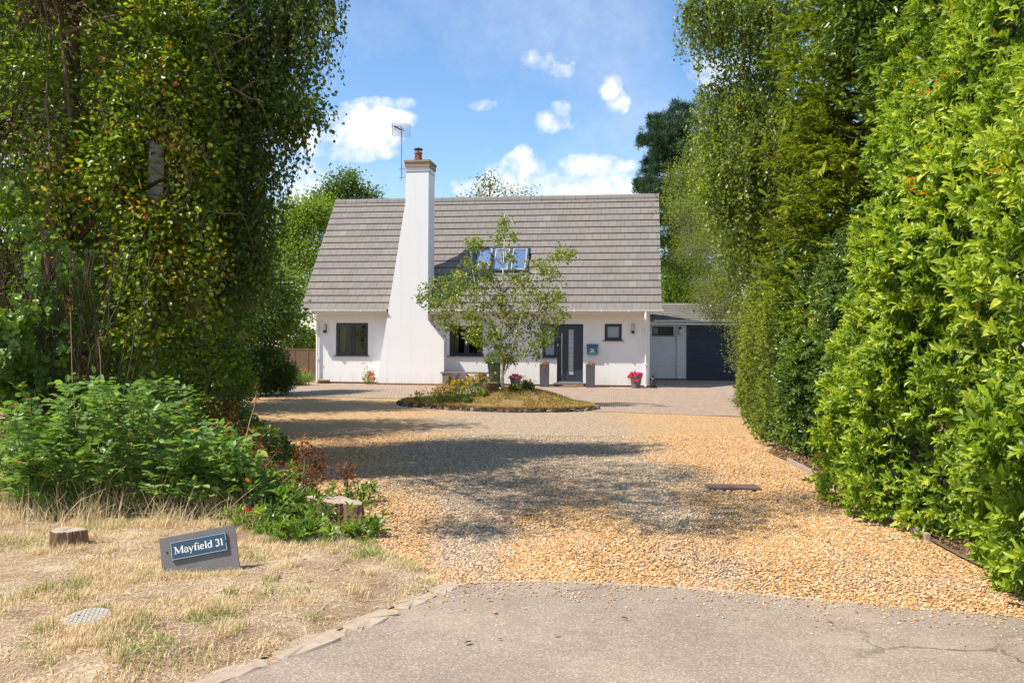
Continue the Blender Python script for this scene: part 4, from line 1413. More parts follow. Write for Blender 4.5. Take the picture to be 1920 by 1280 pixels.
# ------------------------------------------------------------------ the young birch on the mound
def island():
    cx, cy, ang, ra, rb_ = -0.42, 21.0, radians(-26), 2.55, 1.66
    ca, sa = cos(ang), sin(ang)

    def hm(x, y):
        dx, dy = x - cx, y - cy
        u, v = (dx * ca + dy * sa) / ra, (-dx * sa + dy * ca) / rb_
        r2 = u * u + v * v
        bump = 0.26 * np.clip(1 - ((x - 0.15) / 1.5) ** 2 - ((y - 21.2) / 1.5) ** 2, 0, 1) ** 1.2
        return np.where(r2 < 1, 0.055 + 0.10 * np.clip(1 - r2, 0, 1) ** .6 + bump * np.clip((1 - r2) * 3, 0, 1) + 0.04 * (vn(x * 1 + 9, y + 3, 3.0, 3) - .5) * np.clip((1 - r2) * 4, 0, 1), -1)

    r = np.linspace(0, 1, 30); th = np.linspace(0, 2 * pi, 97)[:-1]
    V, idx, cnt = [], [], []
    R_, TH = np.meshgrid(r, th, indexing='ij')
    Xl, Yl = R_ * np.cos(TH) * ra * .999, R_ * np.sin(TH) * rb_ * .999
    X = cx + Xl * ca - Yl * sa; Y = cy + Xl * sa + Yl * ca
    Z = hm(X, Y); Z = np.where(Z < 0, .08, Z)
    nr, nt_ = X.shape
    V = np.stack([X.ravel(), Y.ravel(), Z.ravel()], 1)
    i = np.arange(nr * nt_).reshape(nr, nt_)
    j = np.roll(i, -1, 1)
    q = np.stack([i[:-1], i[1:], j[1:], j[:-1]], -1).reshape(-1)
    o = np_mesh('mound', V, q, np.full(len(q) // 4, 4), M['mound_soil'], smooth=True)
    o['kind'] = 'structure'
    # broken dark edging round the mound
    mb = MB(); rg = random.Random(3)
    n = 230
    for k in range(n):
        a0 = 2 * pi * k / n; a1 = 2 * pi * (k + .93) / n
        h = rg.uniform(.02, .07); o_ = rg.uniform(.0, .06)
        mb.tt = rg.random()
        P_ = []
        for a_, rr_ in ((a0, 1.0), (a1, 1.0), (a1, 1.035 + o_ * .4), (a0, 1.035 + o_ * .4)):
            xl, yl = cos(a_) * ra * rr_, sin(a_) * rb_ * rr_
            P_.append(Vector((cx + xl * ca - yl * sa, cy + xl * sa + yl * ca, 0)))
        mb.add([p + Vector((0, 0, -.02)) for p in P_] + [p + Vector((0, 0, h + rg.uniform(-.01, .01))) for p in P_], [(4, 5, 6, 7), (0, 1, 5, 4), (1, 2, 6, 5), (2, 3, 7, 6), (3, 0, 4, 7)])
    o = mb.build('mound_edging', M['edging_block'])
    tag(o, 'low crumbling edging of dark stones round the planted mound', 'edging')
    return hm, (cx, cy, ca, sa, ra, rb_)


M['mound_soil'] = soil_mat('mound_soil', (0.13, 0.08, 0.04), (0.26, 0.17, 0.08), (0.38, 0.26, 0.12), (0.5, 0.37, 0.16))
m_, t_ = new_mat('edging_block')
at_ = t_.n('ShaderNodeAttribute', attribute_name='tint').outputs['Fac']
finish(t_, t_.ramp(at_, [(0, (0.045, 0.045, 0.05)), (0.5, (0.085, 0.075, 0.07)), (0.8, (0.19, 0.13, 0.09)), (1, (0.34, 0.26, 0.19))]), 0.9, bump=t_.noise(obj_co(t_), 30.0, 4.0), bstr=.6, bdist=.01)
M['edging_block'] = m_
hmound, ISL = island()


def young_birch():
    Y0 = 20.9
    base = A(943, 741, Y0); base.z = float(hmound(np.array([base.x]), np.array([base.y]))[0]) - .02
    rng = np.random.default_rng(77)
    e = empty('young_birch', tuple(base), 0, 'slender young birch with white forked stems and sparse leaves on the mound', 'tree')
    b0 = np.array(base)
    tw = MB()

    def pp(x, y, dy=0.0):
        return Vector(np.array(A(x, y, Y0 + dy)) - b0)
    tw.tube([Vector((0, 0, 0)), pp(941, 700), pp(941, 660), pp(938, 640), pp(941, 600), pp(942, 550), pp(944, 500), pp(946, 450), pp(946, 402)], [.052, .040, .034, .03, .026, .021, .016, .011, .004], 9)
    tw.build('trunk', M['birchbark'], e, smooth=True)
    st2 = MB(); st2.tube([pp(941, 708), pp(950, 690), pp(958, 665), pp(963, 640, -.1), pp(975, 600, -.2), pp(990, 550, -.3), pp(1010, 500, -.4)], [.026, .024, .021, .018, .014, .010, .004], 8)
    st2.build('side_stem', M['birchbark'], e, smooth=True)
    st3 = MB(); st3.tube([pp(940, 645), pp(925, 610, .1), pp(903, 575, .2), pp(893, 545, .2), pp(887, 510, .25), pp(882, 470, .25), pp(881, 445, .25)], [.02, .018, .016, .013, .010, .007, .003], 8)
    st3.build('side_stem', M['birchbark'], e, smooth=True)
    cl = [(835, 530, 34), (805, 545, 18), (792, 556, 12), (872, 500, 24), (885, 452, 13), (893, 462, 12), (946, 415, 9), (945, 432, 9), (932, 446, 10), (962, 440, 10), (950, 480, 15), (925, 560, 38), (865, 570, 38), (838, 592, 30), (985, 560, 42),
          (1030, 520, 24), (1052, 472, 13), (1040, 482, 10), (1068, 478, 7), (1000, 590, 38), (960, 615, 36), (902, 600, 38), (1043, 555, 20), (1052, 588, 14), (980, 640, 30), (940, 655, 26), (882, 622, 24), (1012, 640, 20), (915, 495, 14),
          (1010, 497, 18), (905, 540, 26), (868, 535, 26), (850, 612, 18), (965, 520, 22), (1020, 560, 28), (940, 580, 26), (820, 570, 16), (960, 670, 16), (1005, 660, 12), (905, 640, 14), (925, 520, 18), (1035, 625, 10), (880, 590, 22), (925, 625, 24), (1012, 610, 22), (990, 525, 20), (850, 548, 22)]
    br = TW()
    PP, AA, NN, SS, TT = [], [], [], [], []
    main = [(941, 700), (941, 660), (938, 640), (941, 600), (942, 550), (944, 500), (946, 450), (946, 410)]
    for (x, y, r) in cl:
        dy = rng.normal() * .35
        c = np.array(A(x, y, Y0 + dy))
        # twig from a lower main stem point
        cand = [m2 for m2 in main if m2[1] > y + abs(x - m2[0]) * .35]
        a_ = cand[-1] if cand else main[0]
        br.add(curve_pts(np.array(A(a_[0], a_[1], Y0)), c, rng, 9, .10, .1) - b0, .008, .0028)
        k = Y0 / F_PX
        nsub = int(3 + r * .48)
        for j in range(nsub):
            d = unit(rng.normal(size=(1, 3)))[0] * r * k * rng.uniform(.3, 1.15) * np.array([1.15, 1, .85])
            sc_ = c + d
            br.add(curve_pts(c, sc_, rng, 4, .1, .15) - b0, .003, .0015)
            n = rng.integers(11, 22)
            off = rng.normal(size=(n, 3)) * .062
            ax = unit(off) * .6 + rng.normal(size=(n, 3)) * .4; ax[:, 2] -= .75
            nn_ = rng.normal(size=(n, 3)); nn_[:, 2] += .5; nn_[:, 1] -= .3
            PP.append(sc_ + off); AA.append(ax); NN.append(nn_); SS.append(.068 * rng.uniform(.6, 1.2, n)); TT.append(.66 + rng.normal() * .1 + rng.normal(size=n) * .15)
    br.build('branches', M['twig'], e)
    leaves('crown', np.concatenate(PP) - b0, np.concatenate(AA), np.concatenate(NN), np.concatenate(SS), .8, T_SMALL, np.concatenate(TT), M['birch'], e)


young_birch()


def blades(name, pos, h, lean, width, tint, mat, rng, parent=None, az=None, kind=None):
    """bent grass blades: 5 vertices, 2 faces"""
    N = len(pos)
    az = rng.random(N) * 2 * pi if az is None else az
    d = np.stack([np.cos(az), np.sin(az), np.zeros(N)], 1)
    s_ = np.stack([-np.sin(az), np.cos(az), np.zeros(N)], 1)
    w = width[:, None] / 2
    mid = pos + d * (h * lean * .35)[:, None]; mid[:, 2] += h * (1 - .35 * lean) * .55
    tip = pos + d * (h * lean)[:, None]; tip[:, 2] += h * np.sqrt(np.clip(1 - lean ** 2, 0.02, 1))
    V = np.stack([pos - s_ * w, pos + s_ * w, mid + s_ * w * .8, mid - s_ * w * .8, tip], 1).reshape(-1, 3)
    idx = (np.arange(N)[:, None] * 5 + np.array([0, 1, 2, 3, 3, 2, 4])[None]).ravel()
    o = np_mesh(name, V, idx, np.tile([4, 3], N), mat, parent, tint=np.repeat(np.clip(tint, 0, 1), 5))
    if kind: o['kind'] = kind
    return o


# dry grass on the mound
def mound_grass():
    rng = np.random.default_rng(8)
    cx, cy, ca, sa, ra, rb_ = ISL
    N = 40000
    r = np.sqrt(rng.random(N)) * 1.0; r = np.where(rng.random(N) < .22, rng.uniform(.955, 1.0, N), r); th = rng.random(N) * 2 * pi
    xl, yl = r * np.cos(th) * ra, r * np.sin(th) * rb_
    x, y = cx + xl * ca - yl * sa, cy + xl * sa + yl * ca
    z = hmound(x, y)
    keep = (z > 0) & ((vn(x + 4, y + 7, 2.2, 3) > .36) | (r > .95))
    x, y, z = x[keep], y[keep], z[keep]
    n = len(x)
    g = vn(x + 30, y + 11, 1.4, 3)
    tint = .35 + rng.normal(size=n) * .18 + np.where(g > .56, .35, 0) + np.clip((x - .2) * .1, -.1, .15)
    blades('mound_grass', np.stack([x, y, z - .005], 1), rng.uniform(.04, .10, n), rng.uniform(.3, .95, n), np.full(n, .010), tint, M['mound_grass'], rng, kind='stuff')


mound_grass()
# ================================================================== RIGHT SIDE: HEDGE AND TREES
def hedge_face(Yv, Zv):
    """x of the hedge face at depth Y and height z"""
    b = np.interp(Yv, [2, 4, 5.75, 8.7, 9.6], [3.50, 3.46, 3.43, 3.54, 3.82])
    lean = np.clip(Zv - 2.3, 0, 9) ** 1.2 * 0.215
    low = -np.clip(1.0 - Zv, 0, 1) * 0.14 * np.clip(7.2 - Yv, 0, 1)
    bump = (vn(Yv * 1.0 + 3, Zv + 9, 1.1, 3) - .5) * .8 + (vn(Yv + 33, Zv + 19, 3.0, 2) - .5) * .62
    return b + lean + low - bump


def laurel_hedge():
    rng = np.random.default_rng(21)
    base = np.array([4.1, 6.4, 0.0])
    e = empty('laurel_hedge', tuple(base), 0, 'tall clipped laurel hedge with glossy bright green leaves beside the gravel', 'hedge')
    # front face shoots in several layers
    PP, AA, NN, SS, TT = [], [], [], [], []

    def put(P_, D_, nl, ll, tone, slen=.10):
        pos, ax, n, sz, s_, f = shoots(P_, D_, rng, nl, ll, slen)
        ct = rng.normal(size=len(P_)) * .10
        big = (vn(P_[:, 1] + 5, P_[:, 2] + 2, .8, 2) - .5) * .35
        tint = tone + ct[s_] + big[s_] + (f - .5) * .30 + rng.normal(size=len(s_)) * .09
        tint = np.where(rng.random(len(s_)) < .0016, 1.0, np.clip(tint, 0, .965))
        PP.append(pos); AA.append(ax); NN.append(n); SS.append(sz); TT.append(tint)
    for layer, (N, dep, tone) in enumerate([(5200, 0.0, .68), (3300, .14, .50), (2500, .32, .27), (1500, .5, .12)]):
        Yv = rng.uniform(3.0, 9.55, N); Zv = rng.uniform(0.04, 6.6, N)
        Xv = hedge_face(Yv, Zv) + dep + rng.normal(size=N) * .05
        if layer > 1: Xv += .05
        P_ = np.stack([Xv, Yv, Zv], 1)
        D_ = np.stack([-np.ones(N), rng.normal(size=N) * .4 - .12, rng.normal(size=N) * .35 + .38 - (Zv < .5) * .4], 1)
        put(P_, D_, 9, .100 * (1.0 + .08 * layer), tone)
    # far end face, seen against the darker hedge
    N = 2200
    Xv = rng.uniform(0, 1, N) ** 1.3 * 2.0; Zv = rng.uniform(.1, 6.2, N)
    Yv = 9.5 + rng.normal(size=N) * .10 + (vn(Xv + 2, Zv + 50, 1.5, 2) - .5) * .4
    P_ = np.stack([hedge_face(np.full(N, 9.5), Zv) + Xv, Yv, Zv], 1)
    D_ = np.stack([-.3 + rng.normal(size=N) * .3, np.ones(N) * .8, .3 + rng.normal(size=N) * .3], 1)
    put(P_, D_, 8, .095, .45)
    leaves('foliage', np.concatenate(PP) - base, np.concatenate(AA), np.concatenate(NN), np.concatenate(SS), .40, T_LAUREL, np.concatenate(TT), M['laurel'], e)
    tw = TW()
    for i in range(420):
        y, z = rng.uniform(3, 9.4), rng.uniform(.1, 6.2)
        x = hedge_face(np.array([y]), np.array([z]))[0]
        a = np.array([x + 1.0, y + rng.normal() * .3, max(0, z - .9)]); b = np.array([x + .02, y, z])
        tw.add(curve_pts(a, b, rng, 5, 0, .1) - base, .014, .003)
    for i in range(16):
        y = 3.2 + i * .4
        tw.add(curve_pts(np.array([4.3, y, 0]), np.array([5.0, y + .2, 6.0]), rng, 9, 0, .06) - base, .045, .02)
    tw.build('branches', M['bark'], e, n=5)
    return e


laurel_hedge()


def hedge_block(name, label, face, rng_seed, y0, y1, z1, n, mat, ll, wr, T, nl=7, tone=.45, dep=.8, bark='bark', cat='hedge', drop=None):
    """free-growing hedge; face(Y,z) gives x of its near side"""
    rng = np.random.default_rng(rng_seed)
    base = np.array([float(face(np.array([(y0 + y1) / 2]), np.array([.5]))[0]) + .4, (y0 + y1) / 2, 0.0])
    e = empty(name, tuple(base), 0, label, cat)
    Yv = rng.uniform(y0, y1, n); Zv = rng.uniform(0.03, 1, n) * z1
    dd = rng.random(n) ** 1.6 * dep
    Xv = face(Yv, Zv) + dd
    P_ = np.stack([Xv, Yv, Zv], 1)
    D_ = np.stack([-np.ones(n), rng.normal(size=n) * .5 - .35, rng.normal(size=n) * .4 + .3], 1)
    if drop is not None:
        k = drop(P_); P_, D_, dd = P_[k], D_[k], dd[k]
    pos, ax, nn_, sz, s_, f = shoots(P_, D_, rng, nl, ll, ll * 1.1)
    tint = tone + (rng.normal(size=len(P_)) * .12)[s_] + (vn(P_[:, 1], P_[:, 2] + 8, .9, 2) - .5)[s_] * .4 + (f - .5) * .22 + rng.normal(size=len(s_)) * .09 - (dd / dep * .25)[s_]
    leaves('foliage', pos - base, ax, nn_, sz, wr, T, tint, M[mat], e)
    tw = TW()
    for i in range(90):
        y, z = rng.uniform(y0, y1), rng.uniform(.2, z1)
        x = float(face(np.array([y]), np.array([z]))[0])
        tw.add(curve_pts(np.array([x + .7, y, max(0, z - .8)]), np.array([x + .03, y - .1, z]), rng, 5, 0, .12) - base, .014, .004)
    tw.build('branches', M[bark], e)
    return e


f_dark = lambda y, z: np.interp(y, [9, 10.5, 13.5], [3.95, 3.92, 4.05]) + (vn(y + 3, z + 70, 1.0, 3) - .5) * .5 + np.clip(z - 2.2, 0, 9) * .25
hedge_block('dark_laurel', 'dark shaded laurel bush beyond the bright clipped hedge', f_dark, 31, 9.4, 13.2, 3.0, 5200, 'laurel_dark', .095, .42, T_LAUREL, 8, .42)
f_priv = lambda y, z: np.interp(y, [13, 16.2], [3.92, 4.45]) + (vn(y + 13, z + 40, 1.2, 3) - .5) * .6 + np.clip(z - 2.0, 0, 9) * .3
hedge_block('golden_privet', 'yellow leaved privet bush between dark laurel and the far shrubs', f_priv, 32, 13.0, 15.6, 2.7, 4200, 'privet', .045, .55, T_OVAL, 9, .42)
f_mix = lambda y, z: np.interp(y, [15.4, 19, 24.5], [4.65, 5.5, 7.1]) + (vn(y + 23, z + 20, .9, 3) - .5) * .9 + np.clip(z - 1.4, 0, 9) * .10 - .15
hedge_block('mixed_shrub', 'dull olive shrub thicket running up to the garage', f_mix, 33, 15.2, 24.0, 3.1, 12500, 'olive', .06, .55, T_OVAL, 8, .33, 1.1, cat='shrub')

# orange withered shrub at the end of the thicket
tree('firethorn', (6.15, 21.6, 0), (6.2, 21.6, 1.0), .02, [px_blob(1405, 738, 21.6, 14, 12, 1), px_blob(1398, 718, 21.6, 9, 9, .5), px_blob(1408, 755, 21.4, 12, 6, .5)], M['petal_orange'], M['twig'],
     'small orange brown withered bush at the foot of the thicket by the paving', 'shrub', per=22, n_each=16, spread=.05, llen=.04, seed=41)
tree('spreading_juniper', (6.3, 21.4, 0), (6.3, 21.4, .5), .02, [px_blob(1400, 752, 21.0, 22, 10, 1.4), px_blob(1425, 770, 20.0, 20, 12, 1.4)], M['laurel_dark'], M['twig'],
     'low dark bushy plant where the block paving meets the thicket', 'shrub', per=40, n_each=20, spread=.07, llen=.05, seed=42)

# arching shrub leaning over the garage roof
bl = [px_blob(1350, 560, 25, 60, 35, 2.0), px_blob(1390, 520, 24, 60, 50, 2.5), px_blob(1335, 540, 26, 36, 26, .9), px_blob(1290, 470, 27, 26, 34, .6), px_blob(1330, 470, 26, 60, 50, 2.4), px_blob(1400, 440, 24, 60, 60, 2.5),
      px_blob(1392, 600, 23.5, 24, 28, .9), px_blob(1420, 600, 22, 45, 60, 2.3), px_blob(1345, 590, 25, 20, 12, .4), px_blob(1400, 660, 22, 24, 30, .9)]
tree('arching_cotoneaster', (7.9, 25, 0), (7.2, 25, 4.2), .07, bl, M['olive'], M['greybark'], 'loose arching shrub with small olive leaves hanging over the garage roof', 'shrub', per=62, n_each=34, spread=.16, llen=.052, wr=.6, T=T_SMALL, seed=43, tone=-.05)

# mid-distance tree beside the right gable
bl = [px_blob(1320, 510, 33, 50, 40, 1.8), px_blob(1262, 425, 33, 34, 60, 1.5), px_blob(1290, 360, 34, 40, 50, 1.5), px_blob(1330, 330, 33, 45, 60, 2.0), px_blob(1300, 430, 32, 50, 60, 2.2), px_blob(1350, 420, 31, 50, 70, 2.5), px_blob(1265, 500, 33, 26, 26, .8), px_blob(1310, 280, 34, 22, 30, .8),
      px_blob(1270, 330, 34, 15, 22, .5)]
tree('ash_tree', (9.5, 33, 0), (7.9, 33, 8.2), .16, bl, M['olive'], M['greybark'], 'light olive tree with pale bare limbs beside the right end of the roof', 'tree', per=52, n_each=34, spread=.26, llen=.085, wr=.55, seed=44, tone=.08, shell=.4)

# pine
def pine():
    rng = np.random.default_rng(45)
    Y0 = 50
    base = A(1262, 700, Y0); base.z = 0
    e = empty('scots_pine', tuple(base), 0, 'tall dark blue green pine behind the house, standing against the sky', 'tree')
    b0 = np.array(base)
    tp = [b0] + [np.array(A(x, y, Y0)) for x, y in [(1268, 600), (1268, 500), (1268, 400), (1265, 340), (1258, 320), (1260, 290), (1264, 262)]]
    mb = MB(); mb.tube([Vector(p - b0) for p in tp], [.42, .38, .34, .28, .22, .16, .10, .04], 10); mb.build('trunk', M['pinebark'], e, smooth=True)
    pads = [(1240, 380, 30, 22), (1225, 365, 20, 10), (1250, 285, 26, 14), (1285, 300, 30, 18), (1265, 240, 26, 12), (1215, 355, 16, 8), (1285, 205, 24, 9), (1262, 222, 26, 9), (1300, 225, 24, 14), (1228, 225, 12, 8), (1222, 238, 15, 8), (1240, 250, 22, 9), (1225, 262, 24, 9), (1212, 270, 12, 6), (1255, 270, 26, 10), (1280, 255, 26, 14), (1300, 270, 26, 16), (1235, 292, 16, 8), (1222, 305, 14, 8),
            (1218, 322, 18, 9), (1210, 340, 18, 9), (1204, 355, 14, 8), (1228, 345, 22, 10), (1240, 320, 18, 9), (1262, 300, 14, 7), (1245, 362, 24, 10), (1278, 340, 26, 12), (1270, 370, 30, 14), (1290, 400, 34, 20), (1260, 410, 26, 20), (1250, 450, 26, 22), (1300, 310, 26, 16), (1255, 500, 24, 24), (1300, 450, 36, 30),
            (1280, 500, 30, 26), (1310, 360, 26, 26)]
    br = TW(); PP, AA, SS, TT = [], [], [], []
    for (x, y, rx, ry) in pads:
        dy = rng.normal() * 1.6
        c = np.array(A(x, y + ry * .4, Y0 + dy))
        k = Y0 / F_PX
        q = min(range(len(tp)), key=lambda i: abs(tp[i][2] - (c[2] - .5)))
        br.add(curve_pts(tp[q], c, rng, 7, .05, .1) - b0, .09, .02)
        m = int(10 + rx * ry * .20)
        for j in range(m):
            d = np.array([rng.uniform(-1, 1) * rx * k, rng.normal() * rx * k * .6, abs(rng.normal()) * ry * k * .7 - ry * k * .2])
            tipc = c + d
            n = 42
            a_ = unit(rng.normal(size=(n, 3)) * .7 + np.array([d[0], d[1], .55]) / max(.3, np.linalg.norm(d)) * .8)
            PP.append(tipc + rng.normal(size=(n, 3)) * .09 + a_ * .05); AA.append(a_); SS.append(rng.uniform(.14, .26, n)); TT.append(.45 + rng.normal() * .15 + rng.normal(size=n) * .15)
    br.build('branches', M['pinebark'], e)
    P_, A_, S_, T__ = map(np.concatenate, (PP, AA, SS, TT))
    leaves('crown', P_ - b0, A_, rng.normal(size=P_.shape), S_, .16, T_NARROW, T__, M['pine'], e)


pine()

# weeping birch on the right
B = lambda x, y, Y, rx, ry, n, l0, l1: (*px_blob(x, y, Y, rx, ry, 0)[:6], n, l0, l1)
bt = [np.array(A(1475, 760, 17.5)) * np.array([1, 1, 0]), np.array(A(1478, 600, 17.5)), np.array(A(1470, 450, 17.5)), np.array(A(1460, 300, 17.5)), np.array(A(1450, 150, 17.5)), np.array(A(1440, 0, 17.5)), np.array(A(1430, -160, 17.5)), np.array(A(1425, -300, 17.5))]
weeping('weeping_birch', bt[0], bt, .16, [
    B(1330, -10, 17, 50, 40, 70, .6, 1.3), B(1380, -20, 17.5, 60, 50, 90, .8, 1.6), B(1300, 10, 17, 22, 30, 30, .5, 1.1), B(1440, 0, 17, 70, 70, 120, .8, 1.8), B(1340, 170, 17.5, 36, 36, 60, .5, 1.2), B(1390, 190, 17, 60, 50, 130, .8, 1.6),
    B(1345, 250, 18, 30, 40, 70, .6, 1.5), B(1440, 260, 16.5, 70, 60, 150, .8, 1.7), B(1390, 330, 17, 60, 60, 140, .8, 1.6), B(1450, 400, 16.5, 70, 60, 130, .8, 1.5), B(1400, 460, 18, 50, 50, 90, .6, 1.3), B(1500, 150, 17, 70, 90, 110, .8, 1.6), B(1330, 60, 17.4, 40, 20, 30, .5, 1.0),
    B(1480, -250, 18, 120, 90, 70, 1.0, 2.0), B(1560, 250, 18, 90, 120, 120, .8, 1.6), B(1520, 450, 18, 80, 90, 110, .8, 1.6)],
    M['birch'], M['birchbark'], 'tall weeping birch with drooping small leaved sprays between the golden cypress and the garage', 46, tone=.13, llen=.075, step=.07,
    extra=([px_blob(1400, 250, 17.6, 70, 120, 3), px_blob(1450, 400, 17.4, 80, 120, 3), px_blob(1440, 80, 17.6, 90, 80, 1.5), px_blob(1540, 330, 18, 100, 160, 2.5), px_blob(1370, 330, 17, 50, 80, 1.6)], 60, 40, .15))

# golden cypress
def cypress():
    rng = np.random.default_rng(47)
    base = np.array([5.55, 12.2, 0])
    e = empty('golden_cypress', tuple(base), 0, 'feathery yellow green cypress rising above the laurel hedge', 'tree')
    mb = MB(); mb.tube([(0, 0, 0), (0, 0, 3), (.1, 0, 6), (.1, 0, 9.5)], [.16, .13, .09, .03], 10); mb.build('trunk', M['bark'], e, smooth=True)
    PP, AA, NN, SS, TT = [], [], [], [], []
    br = TW()
    for i in range(900):
        z = rng.uniform(1.6, 9.0)
        Rr = np.interp(z, [1.2, 2.5, 4.5, 9.2], [1.2, 1.85, 2.0, .7]) * rng.uniform(.55, 1.05)
        an = rng.uniform(0, 2 * pi)
        d = np.array([cos(an), sin(an), 0])
        tip = np.array([0, 0, z]) + d * Rr + np.array([0, 0, rng.uniform(-.1, .35)])
        p = curve_pts(np.array([0, 0, z - .3]), tip, rng, 7, -.08, .06)
        br.add(p, .018, .004)
        # flat fronds near the tip
        ti = rng.normal() * .14
        for j in range(9):
            f = rng.uniform(.45, 1.0)
            q = p[0] + (p[-1] - p[0]) * f + rng.normal(size=3) * .10
            q[2] += -.08 * np.sin(f * pi) * 0
            m = 26
            ax0 = d * .8 + rng.normal(size=3) * .5 + np.array([0, 0, .15])
            ax0 /= np.linalg.norm(ax0)
            side = np.cross(ax0, [0, 0, 1]) + rng.normal(size=3) * .3; side /= np.linalg.norm(side)
            s1 = rng.uniform(0, .30, m)
            sg = np.where(rng.random(m) < .5, 1, -1)
            a_ = ax0[None] * .75 + side[None] * (sg * .7)[:, None] + rng.normal(size=(m, 3)) * .12
            a_[:, 2] -= .08
            PP.append(q + ax0 * s1[:, None]); AA.append(a_); NN.append(np.array([0, 0, 1]) + rng.normal(size=(m, 3)) * .4); SS.append(rng.uniform(.08, .17, m) * (1.15 - s1 * 1.6)); TT.append(.45 + ti + (f - .7) * .5 + rng.normal(size=m) * .12 + s1 * .3)
    br.build('branches', M['bark'], e)
    P_, A_, N_, S_, T__ = map(np.concatenate, (PP, AA, NN, SS, TT))
    leaves('crown', P_, A_, N_, S_, .26, T_NARROW, T__, M['conifer'], e)


cypress()
# glossy tree above the laurel, top edge of view
tree('cherry_laurel_tree', (6.6, 10.2, 0), (6.2, 10.2, 6.5), .12, [px_blob(1650, 20, 10.4, 80, 60, 2), px_blob(1600, 60, 10.8, 40, 40, .8), px_blob(1700, 120, 10, 60, 60, 1.3), px_blob(1660, -90, 10.6, 120, 80, 2)], M['laurel_dark'], M['bark'],
     'dark glossy leaved tree behind the top of the laurel hedge', per=55, n_each=26, spread=.15, llen=.10, wr=.42, T=T_OVAL, seed=48, tone=.1)
# garden planting far beyond the garage
tree('bamboo_clump', (10.2, 44, 0), (10.2, 44, 4.4), .05, [px_blob(1275, 550, 44, 38, 30, 2.5), px_blob(1255, 530, 44, 20, 22, 1), px_blob(1310, 555, 44, 36, 24, 1.6), px_blob(1270, 600, 44, 50, 26, 1)], M['fresh'], M['green_stem'],
     'pale green feathery bamboo like planting rising behind the garage ridge', 'shrub', per=70, n_each=34, spread=.30, llen=.24, wr=.16, T=T_NARROW, seed=49, droop=.6, twigs=False)

# ================================================================== BEHIND THE HOUSE
bl = [px_blob(920, 350, 52, 22, 16, 1.0), px_blob(915, 335, 52, 7, 9, .25), px_blob(960, 362, 52, 16, 8, .45), px_blob(985, 360, 52, 9, 7, .25), px_blob(900, 365, 52, 16, 9, .4), px_blob(865, 369, 52, 8, 4, .15), px_blob(940, 390, 52, 60, 20, 1.5)]
tree('far_tree', (-1.5, 52, 0), (-1.4, 52, 11.6), .14, bl, M['birch_dark'], M['bark'], 'small treetop showing over the middle of the roof ridge', per=36, n_each=11, spread=.3, llen=.13, seed=51, shell=.7)
bl = [px_blob(645, 350, 46, 30, 22, 2.0), px_blob(618, 372, 46, 26, 16, 1.4), px_blob(690, 365, 46, 16, 12, .8), px_blob(596, 385, 46, 16, 12, .7), px_blob(650, 335, 46, 12, 12, .5), px_blob(655, 385, 46, 55, 22, 2.0), px_blob(590, 410, 46, 30, 20, 1.2)]
tree('far_oak', (-9.2, 46, 0), (-9.2, 46, 9.5), .2, bl, M['birch_dark'], M['bark'], 'dark airy treetop behind the left end of the roof ridge', per=50, n_each=17, spread=.30, llen=.15, seed=52, shell=.6)
bl = [px_blob(575, 450, 38, 45, 50, 2.5), px_blob(600, 400, 38, 30, 25, 1.2), px_blob(560, 400, 38, 30, 25, 1.2), px_blob(555, 500, 37, 45, 50, 2.3), px_blob(530, 430, 38, 40, 40, 1.5), px_blob(540, 560, 36, 50, 40, 2.0), px_blob(505, 500, 38, 40, 60, 2.0)]
tree('light_green_tree', (-10.4, 38, 0), (-10, 38, 6.8), .18, bl, M['fresh'], M['bark'], 'light yellow green tree beyond the left gable of the house', per=60, n_each=36, spread=.30, llen=.11, seed=53, tone=.10)
# ================================================================== LEFT SIDE TREES AND SHRUBS
# birch with a white trunk and weeping foliage
tb = [tuple(A(280, 760, 10.6))[:2] + (0,), tuple(A(284, 600, 10.6)), tuple(A(287, 470, 10.5)), tuple(A(290, 380, 10.4)), tuple(A(294, 280, 10.4)), tuple(A(305, 150, 10.5)), tuple(A(335, 0, 10.8)), tuple(A(380, -200, 11)), tuple(A(420, -420, 11.4))]
weeping('silver_birch', np.array(tb[0]), tb, .135, [
    B(585, -60, 10.80, 50, 60, 55, .6, 1.3), B(560, 0, 11.04, 50, 60, 90, .6, 1.3), B(500, 20, 11.20, 60, 70, 130, .8, 1.7), B(440, 60, 11.20, 60, 70, 120, .8, 1.7), B(470, 170, 11.20, 50, 50, 75, .8, 1.5),
    B(420, 220, 11.20, 60, 60, 120, .8, 1.6), B(462, 290, 11.20, 48, 40, 70, .8, 1.5), B(550, 245, 11.04, 38, 12, 22, .3, .7), B(430, 380, 11.36, 60, 60, 130, .8, 1.5), B(470, 380, 11.36, 26, 40, 34, .6, 1.2), B(350, 150, 11.20, 60, 80, 90, .8, 1.6), B(370, 330, 11.60, 60, 80, 100, .8, 1.6),
    B(470, 470, 11.60, 40, 40, 70, .5, 1.0), B(380, 480, 11.60, 60, 40, 80, .5, 1.1), B(480, -200, 11.20, 120, 80, 90, .8, 1.8), B(300, -60, 11.60, 100, 90, 100, .8, 1.6)],
    M['birch_dark'], M['birchbark'], 'silver birch with weeping sprays, its white trunk showing through the leaves', 61, llen=.066, tone=.12, step=.07,
    extra=([px_blob(560, 212, 10.88, 34, 13, .7), px_blob(520, 205, 11.04, 30, 18, .7), px_blob(450, 150, 11.36, 90, 130, 1.6), px_blob(430, 330, 11.52, 70, 120, 1.4), px_blob(330, 60, 11.68, 120, 120, 2)], 50, 26, .16))

